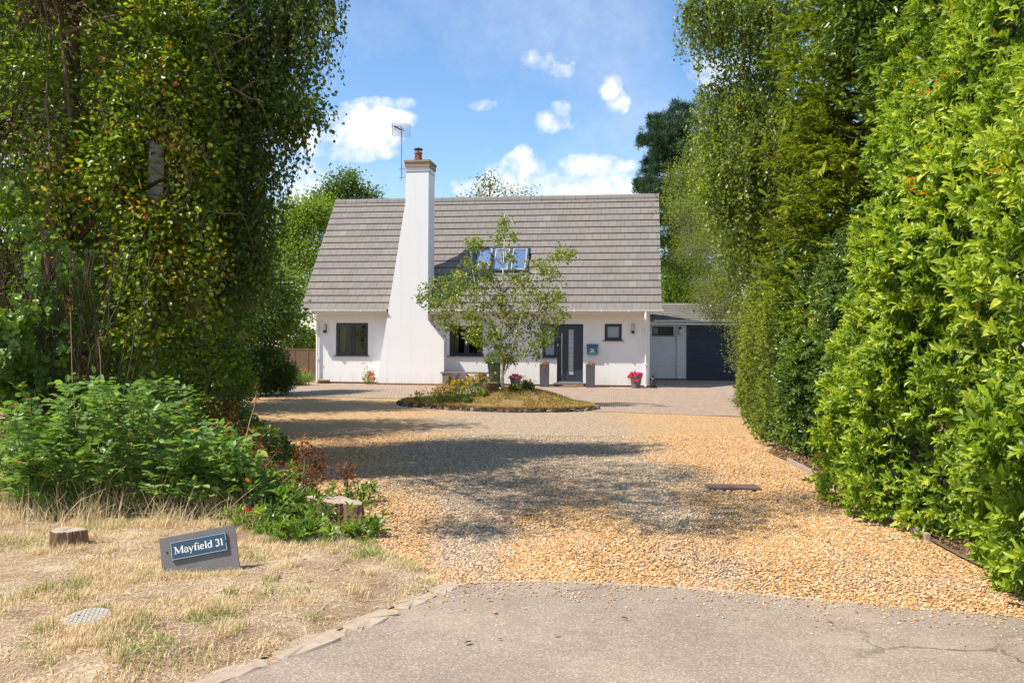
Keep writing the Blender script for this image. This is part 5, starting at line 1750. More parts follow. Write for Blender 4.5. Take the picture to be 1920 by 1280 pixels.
# ivy-covered hedgerow tree nearest the camera
bl = [(-6.4, 10.2, 2.0, 1.0, 1.1, 1.4, 2.2), (-5.2, 10.6, 1.5, 1.0, 1.0, 1.1, 2.0), (-4.4, 11.2, 1.6, .7, .8, 1.0, 1.3), (-6.0, 9.8, 4.0, 1.2, 1.1, 1.2, 2.4), (-4.95, 10.5, 3.5, .9, .9, 1.0, 2.0), (-5.5, 10.0, 5.6, 1.3, 1.2, 1.1, 2.4),
      (-4.4, 10.8, 4.7, .75, .8, .8, 1.3), (-6.6, 10.5, 6.6, 1.4, 1.3, 1.2, 2.2), (-4.6, 10.7, 6.3, 1.1, 1.0, .9, 1.7), (-5.4, 10.6, 7.9, 1.6, 1.4, 1.0, 2.2), (-4.15, 11.0, 3.1, .55, .6, .8, .9), px_blob(300, 560, 9.5, 80, 130, 1.5), px_blob(290, 420, 9.5, 70, 60, .9), px_blob(310, 190, 9.6, 80, 90, 1.4), px_blob(340, 60, 9.8, 80, 80, 1.3), px_blob(230, 320, 9.5, 50, 80, 1.0), px_blob(360, 320, 9.7, 40, 80, .9),
      (-3.3, 7.0, 6.3, .95, .8, .7, .8), (-2.7, 6.8, 7.8, 1.0, .8, .7, .8), (-4.2, 7.4, 7.0, 1.0, .9, .8, .9), (-4.3, 8.4, 6.0, .9, .8, .7, .8), (-3.6, 8.6, 7.4, 1.0, 1.0, .7, .8), (-2.9, 6.0, 6.9, .7, .6, .5, .4), (-3.9, 6.2, 5.9, .7, .6, .5, .4)]
tree('hawthorn', (-5.8, 10.6, 0), (-5.4, 10.6, 7.6), .17, bl, M['thorn'], M['bark'], 'large tangled hedgerow tree with yellowing leaves filling the left of the view', 'tree', per=46, n_each=46, spread=.135, llen=.066, wr=.72, T=T_OVAL, seed=62, shell=.5, clump_var=.46, gap=(268, 314, 262, 378, 10.3))
hw = bpy.data.objects['hawthorn']
rng = np.random.default_rng(622)
hb = np.array(hw.location)
for path in ([(300, 260), (350, 160), (400, 110), (480, 55)], [(350, 170), (420, 150), (500, 190)], [(190, 700), (240, 630), (270, 580), (300, 545)], [(60, 560), (110, 520), (150, 480)], [(95, 300), (80, 180), (90, 60), (70, -40)], [(300, 380), (350, 300), (420, 250)], [(330, 420), (400, 400), (470, 410)], [(120, 60), (210, 25), (300, 10)], [(200, 340), (205, 250), (190, 160), (215, 60)]):
    P_ = np.array([A(x, y, 9.5 + .06 * i) for i, (x, y) in enumerate(path)])
    tt = np.linspace(0, len(P_) - 1, 14)
    P_ = np.stack([np.interp(tt, np.arange(len(P_)), P_[:, c]) for c in range(3)], 1) + np.cumsum(rng.normal(size=(14, 3)) * .012, 0)
    tw = TW(); tw.add(P_ - hb, .020, .006)
    for j in range(3, 13, 3): tw.add(curve_pts(P_[j], P_[j] + rng.normal(size=3) * .3, rng, 5, .1, .1) - hb, .009, .003)
    tw.build('limb', M['bark'], hw, n=6)
# second stem tree behind, to close the gaps
bl = [(-8.0, 13.5, 2.5, 1.6, 1.4, 2.2, 2.6), (-7.2, 13.8, 5.2, 1.7, 1.5, 1.8, 2.6), (-8.6, 13, 6.6, 1.6, 1.4, 1.4, 1.8), (-6.6, 14.2, 1.4, 1.3, 1.2, 1.2, 1.8), (-6.2, 15.5, 2.6, 1.2, 1.0, 1.4, 1.6), (-7.4, 14.5, 7.6, 1.4, 1.2, 1.1, 1.2)]
tree('field_maple', (-7.8, 13.8, 0), (-7.8, 13.8, 9), .2, bl, M['thorn'], M['bark'], 'darker bushy tree standing behind the hedgerow tree and birch', 'tree', per=58, n_each=42, spread=.24, llen=.085, wr=.85, T=T_OVAL, seed=63, tone=-.12, shell=.4)
bl = [(-9.6, 19, 3, 2.0, 1.6, 2.6, 3), (-8.0, 19.5, 5.4, 1.8, 1.5, 2.0, 2.6), (-10.6, 18, 6.5, 2.2, 1.8, 2.2, 2.8), (-7.1, 19.8, 3.2, 1.0, 1.0, 1.6, 1.6), (-9, 19, 8.6, 2.0, 1.7, 1.6, 2.0), (-8.1, 19, 1.4, 1.2, 1.1, 1.2, 1.6)]
tree('sycamore', (-9.2, 19, 0), (-9.0, 19, 8.2), .22, bl, M['thorn'], M['greybark'], 'broad leaved tree far along the left bank behind the birch sprays', 'tree', per=52, n_each=38, spread=.28, llen=.11, wr=.9, T=T_IVY, seed=64, tone=-.06)

# berry-brown seed heads and trailing clematis on the hawthorn
rng = np.random.default_rng(65)
e = empty('wild_clematis', (-4.9, 9.3, .0), 0, 'wild clematis trailing over the hedgerow tree with brown seed heads and yellowed leaves', 'climber')
b0 = np.array((-4.9, 9.3, 0.))
tw = TW(); PP, AA, NN, SS, TT = [], [], [], [], []; QP = []
vines = [[(345, 250), (350, 330), (320, 420), (330, 500), (350, 570)], [(200, 330), (230, 420), (215, 500), (260, 560)], [(330, 230), (345, 270), (380, 300)], [(100, 420), (130, 500), (120, 600)], [(250, 380), (290, 450), (300, 520), (280, 600)], [(340, 480), (370, 540), (360, 620)], [(180, 180), (240, 230), (320, 225)],
         [(60, 250), (90, 330), (100, 410)], [(380, 420), (400, 500), (395, 560)], [(235, 300), (235, 360), (250, 440)]]
for vx in vines:
    for rep in range(3):
        P_ = np.array([A(x + rng.normal() * 12, y + rng.normal() * 12, 9.35 + rng.normal() * .12) for x, y in vx])
        tt = np.linspace(0, len(P_) - 1, 26)
        P_ = np.stack([np.interp(tt, np.arange(len(P_)), P_[:, c]) for c in range(3)], 1) + rng.normal(size=(26, 3)) * .02
        tw.add(P_ - b0, .006, .003)
        for q in P_[::2]:
            n = 6
            PP.append(q + rng.normal(size=(n, 3)) * .09); a_ = rng.normal(size=(n, 3)); a_[:, 2] -= .4; AA.append(a_); nn_ = rng.normal(size=(n, 3)) * .6 + np.array([-.2, -.6, .5]); NN.append(nn_)
            SS.append(rng.uniform(.035, .065, n)); TT.append(np.where(rng.random(n) < .22, rng.uniform(.93, 1.0, n), rng.uniform(.3, .85, n)))
            if rng.random() < .4: QP.append(q + rng.normal(size=3) * .06)
tw.build('vine_stems', M['twig'], e)
leaves('leaves', np.concatenate(PP) - b0, np.concatenate(AA), np.concatenate(NN), np.concatenate(SS), .75, T_OVAL, np.concatenate(TT), M['thorn'], e)
QP = np.array(QP); n = len(QP) * 26
qp = np.repeat(QP, 26, 0) + rng.normal(size=(n, 3)) * .035
leaves('seed_heads', qp - b0, rng.normal(size=(n, 3)), rng.normal(size=(n, 3)), rng.uniform(.012, .024, n), .7, T_SMALL, rng.random(n), M['berry'], e)

# ivy at the left edge
rng = np.random.default_rng(66)
e = empty('ivy', (-5.0, 8.4, 0), 0, 'bright green ivy clothing the bank at the left edge of the verge', 'climber')
b0 = np.array((-5.0, 8.4, 0.))
N = 9500
px_ = np.clip(np.abs(rng.normal(size=N)) * 130, 0, 420) - 30; py_ = 800 - np.abs(rng.normal(size=N)) * 190
keep = (px_ < 60 + (py_ - 380) * .85) & (vn(px_ / 70, py_ / 70, 1, 2) > .40)
px_, py_ = px_[keep], py_[keep]; n = len(px_)
Yd = 8.7 + (vn(px_ / 90, py_ / 90, 1, 3) - .5) * 2.0 + px_ / 300 + rng.random(n) ** 2 * .5
P_ = np.array([A(x, y, Y) for x, y, Y in zip(px_, py_, Yd)])
nn_ = rng.normal(size=(n, 3)) * .45 + np.array([.1, -.7, .55]); a_ = rng.normal(size=(n, 3)) * .5; a_[:, 2] -= .9
leaves('leaves', P_ - b0, a_, nn_, rng.uniform(.04, .085, n), .95, T_IVY, .5 + (vn(px_ / 60, py_ / 60, 1, 2) - .5) * .6 + rng.normal(size=n) * .14, M['ivy'], e)
tw = TW()
for i in range(60):
    x0 = rng.uniform(-20, 200); tw.add(curve_pts(np.array(A(x0, 850, 8.9)), np.array(A(x0 + rng.normal() * 60, 470, 8.9)), rng, 9, 0, .12) - b0, .008, .004)
tw.build('vine_stems', M['twig'], e)

# trunks showing in the shrubbery
mb = MB(); mb.tube([(-5.4, 9.9, 0), (-5.35, 9.9, 1.6), (-5.45, 9.8, 2.9), (-5.2, 9.9, 4.2), (-5.5, 10.0, 6.5)], [.05, .045, .04, .03, .02], 9)
o = mb.build('bare_stem', M['bark'], smooth=True); tag(o, 'bare brown stem leaning up through the hedgerow foliage', 'tree stem')

# shrubs along the far bed
def shrub(name, label, blobs, mat, seed, per=50, n_each=34, spread=.10, ll=.05, wr=.7, T=T_OVAL, tone=0, base=None, cat='shrub', group=None):
    b = base or (blobs[0][0], blobs[0][1], 0)
    return tree(name, b, (b[0], b[1], max(.2, blobs[0][2]) * .7), .010, blobs, M[mat], M['twig'], label, cat, per=per, n_each=n_each, spread=spread, llen=ll, wr=wr, T=T, seed=seed, tone=tone, group=group)


shrub('rounded_shrub', 'dark rounded evergreen shrub at the end of the left bed', [px_blob(500, 690, 24.5, 44, 42, 2.6), px_blob(470, 700, 24, 34, 36, 1.6), px_blob(530, 705, 24.5, 24, 26, 1)], 'birch_dark', 71, per=110, n_each=44, spread=.10, ll=.05, tone=-.12)
shrub('light_green_shrub', 'fresh green shrub in front of the dark rounded shrub', [px_blob(430, 700, 20, 36, 36, 1.6), px_blob(415, 660, 20.5, 26, 30, 1.0), px_blob(450, 725, 19.5, 24, 18, .8)], 'fresh', 72, per=60, n_each=30, ll=.07, spread=.12)
shrub('magnolia', 'large leaved dark green bush leaning towards the left gable', [px_blob(500, 600, 25, 50, 42, 2.2), px_blob(532, 590, 26, 26, 36, 1.2), px_blob(450, 600, 24, 50, 50, 2.0), px_blob(515, 540, 26, 38, 34, 1.4), px_blob(470, 540, 25, 50, 40, 2), px_blob(420, 560, 22, 40, 60, 1.5)], 'birch_dark', 73, per=46, n_each=26, ll=.12, spread=.2, wr=.6, tone=.1, cat='tree')
shrub('golden_shrub', 'brilliant yellow green shrub behind the wooden fence', [px_blob(578, 640, 38, 14, 24, 1.2), px_blob(570, 655, 38, 16, 14, .7), px_blob(587, 650, 38, 10, 24, .7)], 'lime', 74, per=60, n_each=34, ll=.09, spread=.14)
shrub('copper_bush', 'small dark bush growing against the top of the fence', [px_blob(560, 640, 36, 14, 12, .8), px_blob(545, 650, 36, 14, 14, .8)], 'laurel_dark', 75, per=50, n_each=26, ll=.09, spread=.12)
low = [(395, 800, 13.5), (365, 770, 14.5), (410, 770, 16.0), (400, 840, 11.8), (330, 790, 12.0)]
lab = ['low dark bush on the bed edge where the gravel begins to widen', 'dark bush farther along the bed under the birch', 'low bush at the bed edge below the fresh green shrub', 'small dark bush just behind the rose thicket', 'shaded low bush deep in the bed under the trees']
for i, (x, y, Yd) in enumerate(low):
    shrub('low_bush', lab[i], [px_blob(x, y - 20, Yd, 48, 36, 1.6), px_blob(x - 40, y - 50, Yd + .6, 46, 46, 1.4)], ['laurel_dark', 'thorn', 'birch_dark', 'thorn', 'laurel_dark'][i], 80 + i, per=44, n_each=30, ll=.06, spread=.10, tone=-.08, group='low bushes along the left bed')
# ground cover strip of low green plants, far bed edge
rng = np.random.default_rng(90)
N = 9000
yy = rng.uniform(10.5, 26, N); xx = verge_x(yy) - np.abs(rng.normal(size=N)) * .55 - .02
P_ = np.stack([xx, yy, .03 + rng.random(N) * .22], 1)
a_ = rng.normal(size=(N, 3)); nn_ = rng.normal(size=(N, 3)) * .5; nn_[:, 2] += 1
o = leaves('ground_cover', P_, a_, nn_, rng.uniform(.04, .09, N), .7, T_OVAL, rng.random(N) * .8, M['ivy']); o['kind'] = 'stuff'

# crocosmia: arching strap leaves and orange flowers
def strap_clump(name, label, c, n, h, spread_, tmat, fl=None, nfl=12, seed=1, width=.018, cat='plant', group=None, flz=.6):
    rng = np.random.default_rng(seed)
    e = empty(name, tuple(c), 0, label, cat, group)
    pos = rng.normal(size=(n, 3)) * spread_; pos[:, 2] = 0
    blades('leaves', pos, rng.uniform(.6, 1.1, n) * h, rng.uniform(.25, .9, n), np.full(n, width), rng.random(n), M[tmat], rng, e)
    if fl:
        q = rng.normal(size=(nfl, 3)) * spread_ * 1.5; q[:, 2] = h * rng.uniform(flz, 1.1, nfl)
        st = TW()
        for p in q: st.add(curve_pts(np.array([p[0] * .5, p[1] * .5, 0]), p, rng, 4, .05, .05), .003, .002)
        st.build('stems', M['green_stem'], e)
        m = 12
        fp = np.repeat(q, m, 0) + rng.normal(size=(nfl * m, 3)) * .014
        leaves('blossoms', fp, rng.normal(size=fp.shape) + np.array([0, 0, .3]), rng.normal(size=fp.shape), rng.uniform(.018, .034, len(fp)), .8, T_SMALL, rng.random(len(fp)), M[fl], e)
    return e


strap_clump('crocosmia', 'arching green crocosmia leaves with orange flowers beside the fence', G(545, 722), 420, .65, .28, 'green_stem', 'petal_orange', 16, 101, .03)
strap_clump('crocosmia', 'orange flowering crocosmia clump against the left corner of the house', G(572, 716), 160, .5, .18, 'green_stem', 'petal_orange', 16, 102, .025)
strap_clump('grass_clump', 'dark grassy clump with one orange bloom before the rounded shrub', G(498, 736), 200, .45, .25, 'green_stem', 'petal_orange', 1, 103, .025)

# fence
def fence():
    p0, p1 = Vector((-10.1, 34.6, 0)), Vector((-7.25, 33.4, 0))
    e = empty('fence', tuple((p0 + p1) / 2), 0, 'brown larch lap fence panels beside the left gable', 'fence')
    e.rotation_euler.z = math.atan2(p1.y - p0.y, p1.x - p0.x)
    Lh = (p1 - p0).length / 2
    for k, (a, b) in enumerate([(-Lh, -.55), (-.43, Lh)]):
        mb = MB(); r_ = random.Random(k)
        z = .05
        while z < 1.18:
            mb.tt = r_.random(); mb.box(a, b, -.012, .012, z, z + .10, Matrix.Rotation(.10, 3, 'X')); z += .085
        for q in range(3):
            xx_ = a + (b - a) * (q + .5) / 3; mb.box(xx_ - .02, xx_ + .02, -.035, -.013, .05, 1.22)
        mb.box(a, b, -.03, .03, 1.22, 1.25)
        mb.build('fence_panel', M['fencewood'], e)
    for x in (-.49, Lh + .05, -Lh - .06):
        mb = MB(); mb.box(x - .05, x + .05, -.05, .05, 0, 1.32); mb.build('post', M['fencewood'], e)


fence()

# neighbouring house glimpsed through the birch
nh = empty('neighbour_house', (-15.5, 36, 0), radians(8), 'pale brick neighbouring house glimpsed behind the birch sprays', 'house')
mb = MB(); mb.prism([(-4, 0), (3.4, 0), (3.4, 2.6), (-.3, 6.6), (-4, 2.6)], 0, 7); mb.build('wall', brick_mat('buff_brick', (.52, .40, .27), (.62, .50, .35), (.5, .45, .38), .225, .075, rot=(pi / 2, 0, 0)), nh)
mb = MB()
mb.add([(3.75, -.35, 2.25), (3.75, 7.35, 2.25), (-.3, 7.35, 6.75), (-.3, -.35, 6.75), (3.75, -.35, 2.38), (3.75, 7.35, 2.38), (-.3, 7.35, 6.88), (-.3, -.35, 6.88), (-4.35, -.35, 2.25), (-4.35, 7.35, 2.25), (-4.35, -.35, 2.38), (-4.35, 7.35, 2.38)],
       [(4, 5, 6, 7), (0, 3, 2, 1), (0, 1, 5, 4), (7, 6, 11, 10), (3, 8, 9, 2), (8, 10, 11, 9), (0, 4, 7, 3), (3, 7, 10, 8), (1, 2, 6, 5), (2, 9, 11, 6)])
mb.build('roof', M['tile'], nh)
mb = MB(); mb.prism([(3.8, 2.12), (3.8, 2.40), (-.3, 6.93), (-.3, 6.63)], -.40, -.36); mb.build('bargeboard', M['upvc'], nh)
mb = MB(); mb.box(.6, 1.8, -.02, -.003, 3.0, 4.1); wf = mb.build('window', M['upvc'], nh)
mb = MB(); mb.box(.68, 1.16, -.03, -.021, 3.08, 4.02); mb.box(1.24, 1.72, -.03, -.021, 3.08, 4.02); mb.build('pane', M['anthra'], wf)
# ================================================================== FOREGROUND
# rose and bramble thicket
def thicket():
    rng = np.random.default_rng(111)
    base = np.array([-3.3, 7.9, 0.])
    e = empty('rose_thicket', tuple(base), 0, 'light green briar rose thicket with arching canes behind the verge', 'shrub')
    canes = TW(); PP, AA, NN, SS, TT = [], [], [], [], []
    for i in range(250):
        bx = rng.uniform(-15, 480); 
        topy = (-38 if i % 11 == 0 else 0) + np.interp(bx, [-15, 30, 100, 190, 230, 330, 400, 450, 480], [780, 725, 735, 688, 720, 730, 785, 830, 870])
        ty = topy + rng.normal() * 14 + rng.random() ** 1.1 * (930 - topy)
        Yd = rng.uniform(7.15, 8.6)
        tip = np.array(A(bx + rng.normal() * 12, ty, Yd))
        tip[2] = max(tip[2], .12)
        foot = np.array([tip[0] + rng.normal() * .25, Yd + rng.uniform(.0, .4), 0.0])
        p = curve_pts(foot, tip, rng, 9, .12, .14)
        canes.add(p - base, .005, .002)
        m = rng.integers(8, 14)
        for j in range(m):
            f = .42 + .58 * (j + rng.random()) / m
            q = p[int(f * 8)] * 1.0
            q = p[0] * 0 + np.array([np.interp(f * 8, np.arange(9), p[:, c]) for c in range(3)])
            d = unit(rng.normal(size=(1, 3)))[0]; d[2] = abs(d[2]) * .5 + .1; d[1] -= .25
            d /= np.linalg.norm(d)
            side = np.cross(d, [0, 0, 1]); side /= np.linalg.norm(side) + 1e-6
            ln = rng.uniform(.08, .15)
            ti = .5 + rng.normal() * .16
            nrm_ = np.cross(side, d) + rng.normal(size=3) * .35
            ls = rng.uniform(.055, .095)
            for (t_, sg) in ((.35, 1), (.35, -1), (.65, 1), (.65, -1), (1.0, 0)):
                PP.append(q + d * ln * t_); AA.append(d * (.6 if sg else 1) + side * sg * .9 + np.array([0, 0, -.2])); NN.append(nrm_); SS.append(ls * (1.15 if sg == 0 else .9)); TT.append(1.0 if rng.random() < .012 else min(.96, ti + rng.normal() * .08))
    canes.build('canes', M['green_stem'], e)
    P_, A_, N_ = np.array(PP), np.array(AA), np.array(NN)
    leaves('foliage', P_ - base, A_, N_, np.array(SS), .58, T_OVAL, np.array(TT), M['bramble'], e)


thicket()

# brown withered bush beside the drive
shrub('withered_fern', 'rusty brown withered bush between the rose thicket and the gravel', [px_blob(470, 880, 8.6, 46, 60, 1.6), px_blob(440, 820, 9.2, 40, 40, 1.0), px_blob(510, 920, 8.4, 34, 40, 1.0), px_blob(420, 760, 10.5, 26, 30, .6)], 'brownleaf', 121, per=34, n_each=14, spread=.08, ll=.035)
shrub('dead_shrub', 'upright dry russet stems standing before the gravel', [px_blob(572, 850, 8.4, 22, 20, .8), px_blob(590, 870, 8.4, 20, 16, .7), px_blob(560, 900, 8.4, 30, 28, 1.0), px_blob(585, 905, 8.3, 26, 20, .7), px_blob(540, 930, 8.3, 26, 18, .6)], 'brownleaf', 122, per=26, n_each=9, spread=.05, ll=.03, base=tuple(G(568, 955)))
shrub('dead_sprig', 'single thin russet sprig standing between stump and gravel', [px_blob(650, 880, 8.2, 12, 8, .4), px_blob(648, 895, 8.2, 8, 8, .3)], 'brownleaf', 123, per=20, n_each=7, spread=.03, ll=.03, base=tuple(G(650, 945)))
# two light big leaves and arching weed
mb_e = empty('bindweed', tuple(G(470, 950)), 0, 'pale trailing weed with two broad light green leaves over the brown bush', 'plant')
b0 = np.array(mb_e.location)
rng = np.random.default_rng(124)
tw = TW(); tw.add(curve_pts(b0, np.array(A(495, 855, 8.0)), rng, 8, .2, .1) - b0, .004, .002); tw.build('stem', M['straw'], mb_e); tw = TW(); tw.add(curve_pts(b0, np.array(A(470, 880, 8.0)), rng, 8, .2, .1) - b0, .004, .002); tw.build('stem', M['straw'], mb_e)
leaves('leaves', np.array([A(478, 845, 8.0), A(462, 872, 8.0), A(415, 900, 7.9), A(440, 835, 8.1)]) - b0, np.array([[.8, -.2, -.25], [.8, -.1, -.35], [.5, -.3, .2], [-.3, -.4, .3]]), np.array([[.1, -.6, .9]] * 4), np.array([.15, .13, .10, .10]), .6, T_OVAL, np.array([.95, .8, .7, .85]), M['fresh'], mb_e)

# rosette plants with red flowers beside the large stump
def rosette_plants():
    rng = np.random.default_rng(131)
    spots = [(470, 960, .34), (505, 975, .32), (540, 985, .30), (575, 1000, .26), (520, 1010, .20), (590, 1022, .16), (465, 1000, .2), (650, 1018, .12), (490, 930, .34), (545, 945, .34), (560, 985, .24), (560, 1020, .16), (690, 1000, .14), (665, 945, .22)]
    labs = ['dark leafy plant in the middle of the row behind the sign', 'leafy plant with pointed leaves just right of the sign', 'glossy rosette plant between sign and large stump', 'light leaved rosette plant at the foot of the large stump', 'low leafy plant at the front of the row near the sign',
            'small bright rosette plant against the cut side of the large stump', 'low plant directly behind the top corner of the sign', 'tiny leafy plant at the right foot of the large stump', 'tall dark leafy plant under the brown bush', 'dark leafy plant behind the large stump',
            'rosette plant nestling beside the large stump bark', 'low trailing leafy plant at the front edge of the row', 'lone small weed rosette at the gravel edge', 'spiky weed rosette sprouting behind the large stump']
    for i, (x, y, h) in enumerate(spots):
        c = G(x, y)
        e = empty('rosette_plant', tuple(c), 0, labs[i], 'plant', 'leafy rosette plants around the large stump')
        ns = int(16 + h * 70)
        foot = rng.normal(size=(ns, 3)) * h * .55; foot[:, 2] = np.abs(rng.random(ns)) * h * .85
        D = np.stack([foot[:, 0] / h * .5 + rng.normal(size=ns) * .3, foot[:, 1] / h * .4 - .25 + rng.normal(size=ns) * .3, np.full(ns, .9)], 1)
        pos, ax, n, sz, s_, f = shoots(foot, D, rng, 7, .085, .05, 1.1)
        leaves('foliage', pos, ax, n, sz, .36, T_LAUREL, .5 + (rng.normal(size=ns) * .18)[s_] + rng.normal(size=len(s_)) * .08, M['ivy'], e)
        tw = TW()
        for q in foot: tw.add(curve_pts(np.array([q[0] * .4, q[1] * .4, 0]), q, rng, 4, 0, .05), .004, .003)
        tw.build('stems', M['green_stem'], e)
    for i, (x, y) in enumerate([(462, 958), (481, 956)]):
        c = A(x, y, 7.1)
        e = empty('red_flower', (c.x, c.y, 0.0), 0, ['red bloom on a thin stem above the sign, the left of two', 'red bloom on a thin stem above the sign, the right of two'][i], 'flower', 'two red blooms above the sign')
        tw = TW(); tw.add(curve_pts(np.array([0, 0, 0.]), np.array([0, 0, c.z]), rng, 5, 0, .05), .003, .002); tw.build('stem', M['green_stem'], e)
        m = 22; d = unit(rng.normal(size=(m, 3)) + np.array([0, -.4, .4]))
        leaves('petals', np.array([0, 0, c.z]) + d * .012, d, rng.normal(size=(m, 3)), rng.uniform(.02, .035, m), .9, T_OVAL, rng.random(m), M['petal_red'], e)


rosette_plants()


# cut stumps
def stump(label, c, r, h, seed, rot=0, ex=1.3, slope=0.0):
    rg = random.Random(seed)
    e = empty('tree_stump', tuple(c), rot, label, 'tree stump', 'sawn stumps on the verge')
    n = 72
    prof = [1 + .10 * sin(3 * a + seed) + .07 * sin(7 * a + 2 * seed) + .06 * rg.uniform(-1, 1) - .05 * (rg.random() < .18) for a in [2 * pi * k / n for k in range(n)]]
    rings = [(1.18, -.02), (1.06, h * .25), (1.0, h * .6), (.97, h * .97)]
    vs, fs = [], []
    for s_, z in rings:
        for k in range(n):
            a = 2 * pi * k / n; q = prof[k] * s_ * r * (1 + rg.uniform(-.055, .035))
            vs.append((q * cos(a) * ex, q * sin(a), z + (slope * q * cos(a) if z > h * .5 else 0)))
    for j in range(3):
        for k in range(n): fs.append((j * n + k, j * n + (k + 1) % n, (j + 1) * n + (k + 1) % n, (j + 1) * n + k))
    mb = MB(); mb.add(vs, fs); mb.build('bark', M['stumpbark'], e, smooth=False)
    vs, fs = [], []
    for s_, z in ((.975, h * .965), (.93, h), (.5, h + .004), (0.02, h + .001)):
        for k in range(n):
            a = 2 * pi * k / n; q = prof[k] * s_ * r
            vs.append((q * cos(a) * ex, q * sin(a), z + rg.uniform(-.002, .002) + slope * q * cos(a)))
    for j in range(3):
        for k in range(n): fs.append((j * n + k, j * n + (k + 1) % n, (j + 1) * n + (k + 1) % n, (j + 1) * n + k))
    mb = MB(); mb.add(vs, fs); mb.build('cut_face', M['wood_end'], e, smooth=False)
    return e


stump('small sawn stump with splitting bark on the bare verge', G(116, 1044) + Vector((0, .09, .02)), .098, .165, 1, 0, 1.25)
stump('large weathered stump among leafy plants at the gravel edge', G(625, 985) + Vector((-.03, .16, .0)), .145, .20, 2, radians(-18), 1.85, -.12)

# house name sign
sg = empty('house_name_sign', tuple(Vector((G(383, 1078).x * .985, 5.60, .03))), radians(0), 'leaning slate board with a blue plaque reading Mayfield 31', 'sign')
sg.rotation_euler = (radians(-14), radians(-9.5), radians(9))
mb = MB(); mb.box(-.245, .245, 0, .022, -.09, .295); mb.build('backing_board', M['slateboard'] if 'slateboard' in M else M['sill'], sg)
mb = MB(); mb.box(-.175, .185, -.014, -.0005, .137, .254); pq = mb.build('plaque', plain('blue_slate_plaque', (0.032, 0.075, 0.12), .6, var=.2, scale=10), sg)
mb = MB()
for (a, b, c_, d_) in ((-.1735, .1835, .1385, .1425), (-.1735, .1835, .2485, .2525), (-.1735, -.1695, .1425, .2485), (.1795, .1835, .1425, .2485)): mb.box(a, b, -.0155, -.0142, c_, d_)
mb.build('border', plain('pale_blue_line', (.36, .46, .55), .6), pq)
mb = MB(); w_ = text(mb, 'Mayfield 31', 0, 0, .066, -.0152, .0072)
mb = MB(); text(mb, 'Mayfield 31', .005 - w_ / 2, .175, .066, -.0152, .0072); mb.build('lettering', M['white'], pq)
for x in (-.205, .2):
    mb = MB(); mb.lathe([(.006, 0), (.006, .004)], 8); o = mb.build('screw', M['black'], sg); o.rotation_euler = (pi / 2, 0, 0); o.location = (x if x < 0 else .178, -.0005 if x < 0 else -.0145, .197)

# round inspection cover
cc = G(163, 1183); cc.z = float(verge_h(np.array([cc.x]), np.array([cc.y]))[0]) + .002
cov = empty('inspection_cover', tuple(cc), .5, 'round pale grey inspection cover let into the dry grass', 'drain cover')
cov.rotation_euler = (radians(3), radians(-4), .3)
mb = MB(); mb.lathe([(.122, -.02), (.122, .008), (.117, .012)], 36); mb.build('rim', M['coverpale'] if 'coverpale' in M else M['concrete'], cov)
mb = MB(); mb.lathe([(.113, .002), (.113, .014)], 36)
cp = mb.build('lid', plain('pale_grey_lid', (.36, .32, .27), .8, var=.15, scale=20, bump=.3), cov)
mb = MB()
for k in range(-4, 5):
    for j in range(-4, 5):
        x, y = k * .024, j * .024
        if x * x + y * y < .0100: mb.box(x - .009, x + .009, y - .009, y + .009, .0142, .0175)
mb.build('tread_pattern', plain('pale_grey_tread', (.40, .36, .31), .8), cp)
mb = MB(); mb.lathe([(.007, .0176), (.007, .0182)], 10, (-.045, .02, 0)); mb.build('key_hole', M['black'], cp)

# rectangular drain cover in the gravel
dc = empty('drain_cover', tuple(G(1374, 914.5) + Vector((0, 0, .012))), radians(-2), 'rusty rectangular drain cover lying in the gravel', 'drain cover')
mb = MB(); mb.box(-.285, .285, -.15, .15, -.01, .006); mb.build('frame', M['rust'] if 'rust' in M else plain('rusty_iron', (.10, .065, .055), .85, var=.3, scale=12, bump=.5), dc)
mb = MB()
for k in range(15): mb.box(-.262 + k * .036, -.262 + k * .036 + .020, -.13, .13, .0065, .014)
mb.build('ribbed_plate', plain('rusty_ribbed_iron', (.15, .09, .075), .85, var=.3, scale=14, bump=.5), dc)

# pale stone and flat patch on the verge
def rock(name, label, c, sx, sy, sz, mat, seed, cat='stone', group=None):
    rg = random.Random(seed)
    bm_v = []
    n, m = 10, 6
    vs = []
    for j in range(m + 1):
        ph = pi * j / m
        for k in range(n):
            a = 2 * pi * k / n; w = rg.uniform(.82, 1.1)
            vs.append((sx * sin(ph) * cos(a) * w, sy * sin(ph) * sin(a) * w, sz * cos(ph) * w))
    fs = [(j * n + k, (j + 1) * n + k, (j + 1) * n + (k + 1) % n, j * n + (k + 1) % n) for j in range(m) for k in range(n)]
    mb = MB(); mb.add(vs, fs); o = mb.build(name, mat); o.location = c
    return tag(o, label, cat, group)


rock('white_stone', 'small chalk white stone lying right of the sign', G(525, 1082) + Vector((0, 0, .03)), .024, .016, .016, M['white'], 5)
rock('flat_stone', 'flat sandy stone half buried in the verge near the gravel', G(633, 1052) + Vector((0, 0, .015)), .10, .09, .022, M['concrete'], 6)

